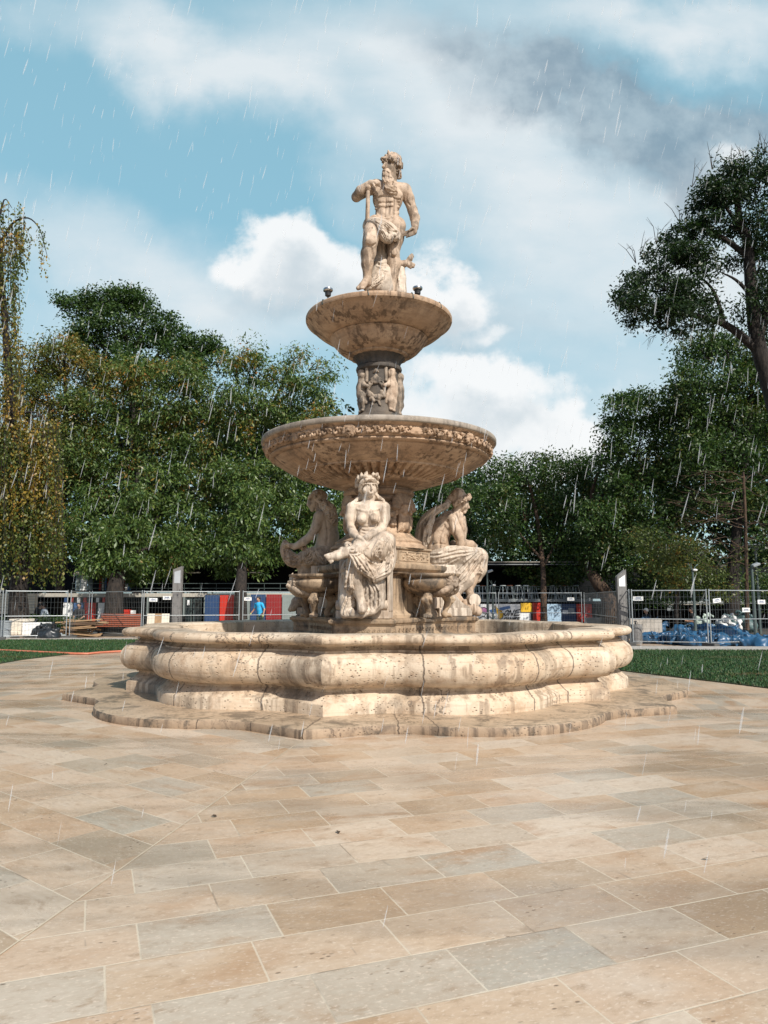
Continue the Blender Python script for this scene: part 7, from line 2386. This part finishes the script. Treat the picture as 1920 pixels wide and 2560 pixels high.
# --- yellowing tree behind it
T = Tree('yellowing_tree', 'yellow green broad tree right behind the weeping birch', 41, 2, ML_YEL)
T.limb([(150, 1540), (152, 1400), (160, 1200), (165, 1020), (160, 900)], .32, .08)
for a in ((110, 960), (215, 950), (90, 1060), (230, 1080)): T.limb([(158, 1250), (156 + (a[0] - 156) * .6, a[1] + 90), a], .12, .03)
for (x, y, rx, ry, n) in [(95, 905, 55, 50, 26), (155, 890, 60, 55, 30), (215, 930, 50, 50, 24), (70, 985, 60, 70, 28), (140, 1000, 80, 75, 36), (230, 1020, 60, 70, 28), (90, 1110, 80, 80, 34), (200, 1130, 80, 85, 34), (150, 1230, 100, 90, 34), (120, 1340, 100, 90, 26)]:
    T.blob(x, y, rx, ry, n, 105, .40, frm=(x, y + ry, 0), droop=.35, size=(.12, .22), wid=.4)
T.build()

# --- tall dark tree
T = Tree('tall_dark_tree', 'tall dark green tree rising highest above the others, left', 52, 3, ML_DARK)
T.limb([(350, 1540), (345, 1300), (335, 1100), (330, 960), (322, 880), (300, 800), (270, 750)], .42, .06)
for pts in ([(332, 1000), (280, 900), (225, 830), (190, 780)], [(330, 980), (400, 880), (440, 850), (520, 850)], [(326, 920), (350, 840), (372, 760)], [(322, 900), (250, 860), (180, 850)], [(340, 1020), (460, 900), (540, 870)]): T.limb(pts, .16, .03)
for (x, y, rx, ry, n, per) in [(165, 758, 26, 16, 8, 70), (205, 775, 42, 30, 22, 90), (262, 745, 48, 30, 30, 95), (310, 752, 34, 26, 20, 90), (340, 752, 36, 26, 20, 90), (365, 790, 30, 30, 16, 85), (225, 830, 52, 34, 26, 95), (290, 810, 62, 44, 36, 95), (350, 840, 60, 36, 30, 95), (420, 812, 34, 24, 18, 85), (200, 870, 36, 26, 14, 85), (265, 880, 70, 40, 30, 95), (345, 905, 70, 38, 28, 95), (445, 862, 44, 28, 24, 90), (500, 860, 40, 24, 24, 90), (535, 870, 26, 20, 12, 80), (440, 905, 70, 34, 30, 95), (520, 910, 50, 34, 20, 90), (300, 960, 80, 50, 22, 90), (170, 858, 24, 14, 8, 60)]:
    T.blob(x, y, rx, ry, n, per, .40, frm=(x + (330 - x) * .35, y + ry * .9, 0), droop=.1, size=(.14, .26), wid=.5, flat=.5)
T.build()

# --- honey locusts
T = Tree('honey_locust', 'broad honey locust with thick dark trunk left of the fountain', 36.0, 4, ML_MID)
T.limb([(284, 1548), (287, 1480), (296, 1430, .6), (310, 1360, 4), (325, 1250, 6), (340, 1100, 6), (345, 1000, 6)], .50, .10, 10)
for pts in ([(300, 1420, 1), (360, 1330, 6), (410, 1230, 6), (440, 1100, 6), (450, 1000, 6)], [(298, 1425, 1), (250, 1330, 6), (215, 1220, 6), (200, 1100, 6)], [(330, 1230, 6), (300, 1100, 6), (270, 1000, 6)], [(315, 1340, 3), (470, 1250, 6), (540, 1200, 6)], [(305, 1400, 1.5), (370, 1370, 3), (460, 1350, 6)]): T.limb(pts, .17, .03)
B = [(300, 960, 60, 45), (355, 935, 60, 45), (420, 940, 60, 45), (480, 940, 55, 42), (240, 1010, 60, 50), (320, 1030, 70, 55), (400, 1020, 70, 55), (480, 1020, 65, 55), (545, 1000, 50, 50), (220, 1110, 60, 60), (300, 1120, 75, 60), (390, 1110, 75, 60), (480, 1110, 70, 60), (550, 1090, 55, 55), (220, 1210, 60, 60), (300, 1220, 75, 60), (390, 1215, 75, 60), (480, 1210, 75, 60), (555, 1200, 55, 60), (225, 1310, 60, 55), (310, 1310, 75, 55), (400, 1310, 75, 55), (490, 1305, 75, 55), (230, 1385, 55, 45), (300, 1390, 60, 45), (380, 1385, 60, 45), (460, 1375, 60, 45), (520, 1370, 45, 45), (340, 1430, 40, 28), (430, 1420, 40, 28), (262, 1425, 40, 30)]
for (x, y, rx, ry) in B: T.blob(x, y - (8 if y > 1360 else 0), rx, ry, 24, 92, .36, d=4.2 + T.r.uniform(-1.2, 1.2), rd=1.5, frm=(x + (330 - x) * .25, y + ry - 20, 6), droop=.55, size=(.11, .27), wid=.34)
for b in ((330, 1330, 50, 40), (280, 1350, 46, 36), (310, 1395, 44, 26), (250, 1410, 36, 24), (330, 1240, 40, 44)): T.blob(*b, 17, 92, .34, d=.2, rd=.8, frm=(320, 1380, 2), droop=.55, size=(.11, .27), wid=.34)
T.build()
T = Tree('honey_locust', 'honey locust with airy sprays of leaves reaching toward the upper column', 36.6, 5, ML_MID2)
T.limb([(600, 1548), (602, 1470), (606, 1400, 1), (612, 1280, 3.4), (640, 1150, 6), (680, 1020, 6), (720, 930, 6)], .36, .06, 9)
for pts in ([(606, 1380, 1.5), (560, 1250, 6), (540, 1120, 6), (560, 980, 6)], [(612, 1280, 3.4), (660, 1180, 6), (720, 1100, 6), (790, 1000, 6)], [(610, 1340, 2.2), (690, 1260, 6), (760, 1200, 6)], [(640, 1150, 6), (620, 1020, 6), (625, 900, 6)], [(690, 1010, 6), (760, 960, 6), (830, 930, 6)], [(614, 1300, 3), (580, 1210, 6), (600, 1100, 6)]): T.limb(pts, .13, .02)
B = [(640, 930, 55, 50, 16), (580, 930, 40, 45, 11), (700, 925, 50, 45, 13), (755, 950, 45, 40, 12), (800, 975, 36, 34, 9), (815, 920, 28, 24, 7), (740, 900, 36, 30, 7), (640, 880, 34, 30, 7), (600, 1010, 60, 55, 20), (670, 1010, 65, 55, 22), (740, 1020, 60, 50, 20), (800, 1030, 36, 36, 11), (610, 1100, 70, 60, 24), (690, 1100, 70, 60, 24), (760, 1090, 50, 50, 17), (600, 1190, 65, 60, 24), (680, 1190, 70, 60, 24), (740, 1200, 60, 60, 20), (600, 1280, 65, 55, 22), (680, 1280, 70, 55, 24), (750, 1290, 60, 55, 20), (590, 1360, 55, 45, 20), (660, 1365, 65, 45, 22), (730, 1370, 60, 45, 20), (800, 1310, 60, 60, 18), (640, 1415, 50, 28, 12), (560, 1410, 40, 30, 11), (790, 1390, 50, 40, 14), (830, 1250, 50, 50, 14)]
for (x, y, rx, ry, n) in B: T.blob(x, y - (4 if y > 1350 else 0), rx, ry, n, 92, .34, d=4.0 + T.r.uniform(-1.2, 1.2), rd=1.4, frm=(x + (640 - x) * .25, y + ry - 18, 6), droop=.55, size=(.11, .27), wid=.34)
for b in ((605, 1300, 44, 40), (600, 1370, 42, 32), (625, 1240, 36, 40)): T.blob(*b, 15, 92, .34, d=.3, rd=.8, frm=(608, 1380, 2), droop=.55, size=(.11, .27), wid=.34)
T.build()

# --- right side
def big(label, Y, seed, trunk, limbs, B, per=95, lm=None, name='broadleaf_tree', sig=.38, bark=None, r0=.4, n=None, size=(.12, .22), droop=.3, cd=0.0):
    T = Tree(name, label, Y, seed, lm or ML_RIGHT, bark, 'trees right of the fountain')
    T.limb(trunk, r0, .08, 9)
    for p in limbs: T.limb(p, r0 * .4, .03)
    tx = trunk[-1][0]
    for b in B:
        x, y, rx, ry = b[:4]; k = b[4] if len(b) > 4 else 22
        T.blob(x, y, rx, ry, k, per, sig, d=cd + T.r.uniform(-1, 1), rd=1.5, frm=(x + (tx - x) * .25, y + ry * .8, cd), droop=droop, size=size, wid=.44)
    T.build()


big('low rounded tree just right of the lower bowl, behind the cloaked statue', 47, 6, [(1130, 1550), (1130, 1400), (1125, 1250)], [[(1130, 1400), (1090, 1300), (1070, 1240)]],
    [(1060, 1230, 45, 35), (1120, 1215, 45, 35), (1175, 1230, 35, 35), (1060, 1300, 50, 50), (1130, 1300, 60, 55), (1190, 1300, 45, 50), (1070, 1370, 50, 40), (1140, 1375, 60, 40), (1000, 1290, 50, 60), (1010, 1370, 50, 40), (900, 1300, 60, 70), (920, 1380, 60, 50)])
big('wide green tree with thin trunk in front of the painted wall', 39.2, 7, [(1360, 1556), (1359, 1480), (1356, 1400, 2), (1340, 1280, 3), (1320, 1200, 3)], [[(1357, 1420, 1.5), (1400, 1330, 3), (1430, 1230, 3)], [(1355, 1400, 2), (1290, 1320, 3), (1250, 1240, 3)]],
    [(1250, 1190, 45, 50), (1310, 1180, 55, 45), (1370, 1170, 55, 42), (1430, 1175, 55, 45), (1490, 1190, 50, 45), (1240, 1260, 50, 50), (1310, 1260, 65, 55), (1390, 1250, 65, 55), (1460, 1260, 65, 55), (1520, 1260, 45, 55), (1260, 1330, 50, 45), (1330, 1335, 65, 48), (1410, 1335, 65, 48), (1480, 1335, 60, 48), (1300, 1395, 45, 38), (1370, 1405, 60, 40), (1440, 1400, 55, 40), (1350, 1440, 42, 26), (1410, 1432, 36, 24), (1500, 1400, 45, 40)], r0=.20, bark=M_BARKB, cd=3.2)
big('tree with short leaning brown trunk beside the concrete pylon', 38, 8, [(1530, 1570), (1528, 1530), (1518, 1490), (1490, 1450), (1475, 1420, .9), (1470, 1380, 2.2), (1500, 1260, 2.6), (1560, 1120, 2.6)], [[(1500, 1300, 2), (1600, 1180, 2), (1640, 1080, 1)], [(1490, 1330, 2), (1480, 1230, 2), (1520, 1130, 1)]],
    [(1560, 1030, 50, 40, 22), (1620, 1020, 55, 45), (1680, 1030, 50, 45), (1540, 1090, 45, 45), (1600, 1100, 65, 55), (1680, 1110, 60, 55), (1540, 1170, 45, 50), (1600, 1180, 65, 55), (1680, 1190, 60, 55), (1550, 1250, 50, 50), (1620, 1260, 65, 55), (1690, 1270, 60, 55), (1560, 1330, 55, 48), (1630, 1340, 60, 48), (1590, 1400, 60, 35), (1660, 1400, 55, 38), (1490, 1290, 45, 45), (1490, 1370, 40, 36), (1520, 1420, 40, 24)], r0=.55, bark=M_BARKB, lm=ML_RIGHT)
big('big full tree filling the right edge below the dark overhanging limbs', 36, 9, [(1830, 1570), (1832, 1450), (1845, 1300), (1870, 1100), (1880, 950)], [[(1850, 1250), (1780, 1080), (1740, 950)], [(1860, 1150), (1800, 1000), (1760, 900)]],
    [(1745, 880, 45, 36), (1800, 870, 50, 38), (1860, 890, 55, 45), (1920, 900, 50, 50), (1735, 950, 45, 42), (1800, 950, 60, 50), (1870, 970, 60, 50), (1930, 980, 50, 60), (1720, 1040, 50, 50), (1790, 1040, 65, 55), (1870, 1050, 65, 55), (1940, 1070, 50, 60), (1730, 1130, 60, 55), (1810, 1140, 65, 55), (1890, 1150, 65, 60), (1740, 1220, 60, 55), (1820, 1230, 65, 55), (1900, 1250, 60, 60), (1950, 1330, 60, 70)], r0=.42)
big('olive tinged small tree in front of the dark terrace, right of the pylon', 33, 10, [(1690, 1575), (1692, 1500), (1700, 1430), (1710, 1380)], [[(1698, 1440), (1660, 1400), (1640, 1380)], [(1702, 1420), (1750, 1390), (1780, 1380)]],
    [(1640, 1390, 40, 32, 13), (1690, 1370, 50, 36, 15), (1740, 1390, 45, 34, 14), (1660, 1435, 42, 28, 11), (1720, 1440, 50, 30, 13), (1775, 1440, 36, 26, 9), (1610, 1350, 34, 30, 10), (1790, 1478, 30, 18, 6)], lm=leaf_mat('olive_leaves', G_OLIVE, YEL, (.6, .72), .6), r0=.11, sig=.32, size=(.09, .16))

# --- dark tree whose limbs overhang the top right
T = Tree('overhanging_tree', 'tall dark tree with heavy limbs overhanging from the upper right corner', 27, 12, leaf_mat('shade_darkened_leaves', [(0, (0.006, 0.018, 0.006)), (.6, (0.018, 0.045, 0.013)), (1, (0.05, 0.09, 0.028))]), M_BARK)  # leaf colour darkened to paint in the backlit shade
T.limb([(2010, 1640), (2000, 1400), (1975, 1150), (1925, 960), (1895, 860), (1880, 740), (1868, 600), (1850, 560), (1840, 470)], .52, .10, 10)
T.limb([(1950, 1060), (1920, 915), (1870, 855), (1810, 810), (1740, 790), (1650, 770), (1580, 740)], .26, .03, 8)
T.limb([(1895, 860), (1910, 800), (1925, 700), (1930, 560)], .20, .05)
T.limb([(1868, 640), (1800, 590), (1740, 560), (1690, 580)], .13, .03)
T.limb([(1810, 810), (1790, 740), (1760, 700), (1700, 660)], .10, .02)
T.limb([(1880, 740), (1840, 700), (1800, 680)], .10, .02)
T.limb([(1850, 570), (1800, 500), (1750, 470)], .09, .02)
for (x, y, rx, ry, n) in [(1575, 745, 40, 34, 22), (1625, 700, 50, 45, 30), (1600, 790, 44, 30, 20), (1650, 790, 45, 34, 22), (1660, 640, 50, 36, 28), (1700, 720, 55, 45, 32), (1710, 800, 45, 30, 20), (1740, 640, 50, 36, 28), (1700, 590, 40, 28, 20), (1760, 575, 50, 30, 26), (1770, 520, 50, 32, 26), (1750, 490, 34, 22, 13), (1820, 480, 50, 36, 28), (1800, 440, 45, 28, 20), (1860, 430, 45, 34, 22), (1900, 470, 50, 45, 26), (1900, 540, 40, 45, 20), (1830, 560, 50, 30, 20), (1780, 790, 40, 24, 14), (1760, 690, 40, 30, 14), (1920, 620, 36, 50, 18), (1915, 720, 36, 50, 18), (1840, 650, 34, 26, 8), (1860, 780, 34, 30, 8), (1920, 410, 40, 40, 16), (1690, 760, 55, 34, 20), (1925, 800, 30, 50, 18), (1905, 660, 26, 40, 12), (1895, 590, 30, 34, 12), (1740, 745, 50, 34, 16), (1560, 715, 16, 12, 5)]:
    T.blob(x, y, rx * .88, ry * .88, max(5, int(n * .78)), 84, .21, d=T.r.uniform(-.6, .6), rd=1.0, frm=(x + (1850 - x) * .2, y + ry * .6, 0), droop=.25, size=(.09, .18), wid=.4)
rb = random.Random(3)
for (x, y) in [(1860, 395), (1890, 380), (1780, 405), (1830, 400), (1730, 450), (1700, 540), (1640, 590), (1590, 640), (1600, 620), (1700, 830), (1640, 820), (1910, 370), (1560, 800)]:
    for k in range(3):
        a = rb.uniform(-2.6, -.6) if y < 700 else rb.uniform(.6, 2.6); L = rb.uniform(25, 60)
        p = [(x, y + 18), (x + L * .5 * math.cos(a) + rb.uniform(-6, 6), y + L * .5 * math.sin(a)), (x + L * math.cos(a), y + L * math.sin(a))]
        T.twig.tube([T.w(*q) for q in p], [.016, .010, .004], 4, cap=False)
        T.twig.tube([T.w(*p[1]), T.w(p[1][0] + rb.uniform(-20, 20), p[1][1] + (L * .4) * math.sin(a))], [.008, .003], 3, cap=False)
T.build()

# --- bare twiggy tree, far right
T = Tree('bare_tree', 'half bare brownish tree with tangled pale twigs at the right edge', 31, 14, leaf_mat('sparse_leaves', G_OLIVE), M_BARKB)
T.limb([(1868, 1575), (1866, 1420), (1862, 1260), (1858, 1180)], .10, .05)
rb = random.Random(6)
for k in range(30):
    y = rb.uniform(1190, 1420); s = rb.choice((-1, -1, 1)); L = rb.uniform(60, 190); dd = rb.uniform(-1.2, 1.2)
    p = [(1862, y, 0), (1862 + s * L * .5, y + rb.uniform(-30, 25), dd * .5), (1862 + s * L, y + rb.uniform(-35, 50), dd)]
    W = T.limb(p, .022, .005, 4, .04)
    for q in range(5):
        i = rb.randrange(3, len(W)); T.twig.tube([W[i], W[i] + Vector((s * rb.uniform(.2, .9), rb.uniform(-.4, .4), rb.uniform(-.35, .4)))], [.008, .003], 3, cap=False)
T.blob(1790, 1330, 90, 90, 26, 22, .4, size=(.07, .13)); T.blob(1890, 1420, 60, 60, 22, 26, .4, size=(.07, .13))
T.build()

# --- clipped hedge behind the fence on the left
T = Tree('hedge', 'low dark hedge behind the fence, left of the timber pile', 34.5, 15, ML_DARK)
for x in range(10, 200, 12): T.blob(x, 1562, 14, 22, 12, 60, .16, rd=.4, size=(.06, .11), droop=0)
for x in range(10, 200, 20): T.limb([(x, 1590), (x + 3, 1560)], .02, .01, 4)
h_ = T.build(); h_['category'] = 'hedge'
T = Tree('shrub', 'dense dark shrubs filling the space under the trees at the right, behind the poles', 39.2, 25, ML_DARK)
for x in range(1570, 1990, 26): T.blob(x, 1462 + 14 * (x % 3), 26, 34, 12, 75, .3, rd=.8, size=(.10, .18), droop=.1)
for x in range(1580, 1990, 60): T.limb([(x, 1570), (x + 6, 1500), (x + 2, 1450)], .05, .02, 5)
s_ = T.build(); s_['category'] = 'shrubs'
# --- the wood that closes the park behind everything
T = Tree('foliage', None, 66, 16, ML_FAR)
for x in range(-260, 2200, 75):
    top = (1060 if 120 < x < 800 else 1130) if x < 900 else (1230 if x < 1680 else 1040)
    for y in range(top, 1480, 85): T.blob(x + T.r.uniform(-20, 20), y + T.r.uniform(-15, 15), 60, 60, 10, 75, .75, rd=2.5, size=(.35, .6), wid=.6, d=T.r.uniform(-2, 2))
V = []
o = T.build(); o['kind'] = 'stuff'
for k_ in ('category', 'label'):
    if k_ in o: del o[k_]
for ch in o.children: ch['kind'] = 'stuff'
o['label'] = 'dark mass of trees closing the park behind everything'; o['category'] = 'wood'
# ------------------------------------------------------------------ rain: falling drops, drawn out and slanting with the wind
def rain():
    t = NT('rain_water')
    tr = t.n.new('ShaderNodeBsdfTransparent'); df = t.n.new('ShaderNodeBsdfTranslucent'); d2 = t.n.new('ShaderNodeBsdfDiffuse'); m1 = t.n.new('ShaderNodeMixShader'); mx = t.n.new('ShaderNodeMixShader')
    for q in (df, d2): q.inputs[0].default_value = (.95, .97, 1, 1)
    t.lk(df.outputs[0], m1.inputs[1]); t.lk(d2.outputs[0], m1.inputs[2]); m1.inputs[0].default_value = .5
    t.lk(tr.outputs[0], mx.inputs[1]); t.lk(m1.outputs[0], mx.inputs[2]); mx.inputs[0].default_value = .24
    t.lk(mx.outputs[0], t.n['Material Output'].inputs[0]); t.n.remove(t.bsdf)
    r = np.random.default_rng(3); mb = MB()
    wind = Vector((-.20, .05, -1)).normalized()
    for i in range(1800):
        Y = 3.2 + 20 * r.random() ** 1.5
        px = r.uniform(-60, 1980); py = r.uniform(-60, 2500) if r.random() < .36 else r.uniform(-60, 1300)
        c = at(px, py, Y)
        if c.z < .15: continue
        big_ = 1.9 if r.random() < .06 else 1.0
        L = r.uniform(.05, .19) * (.55 + Y * .05) * big_ ** .6; rad = r.uniform(.0013, .0040) * (.6 + Y * .055) * big_
        d = (wind + Vector((r.normal(0, .075), 0, 0))) * (L / 2)
        mb.tube([c - d, c - d * .4, c + d * .5, c + d], [rad * .25, rad, rad, rad * .3], 5, cap=False)
    me = bpy.data.meshes.new('rain'); me.from_pydata(mb.v, [], mb.f)
    o = link('rain', me, t.m, smooth=180)
    tag(o, 'fine slanting rain falling in front of the fountain and sky', 'rain', kind='stuff')


rain()
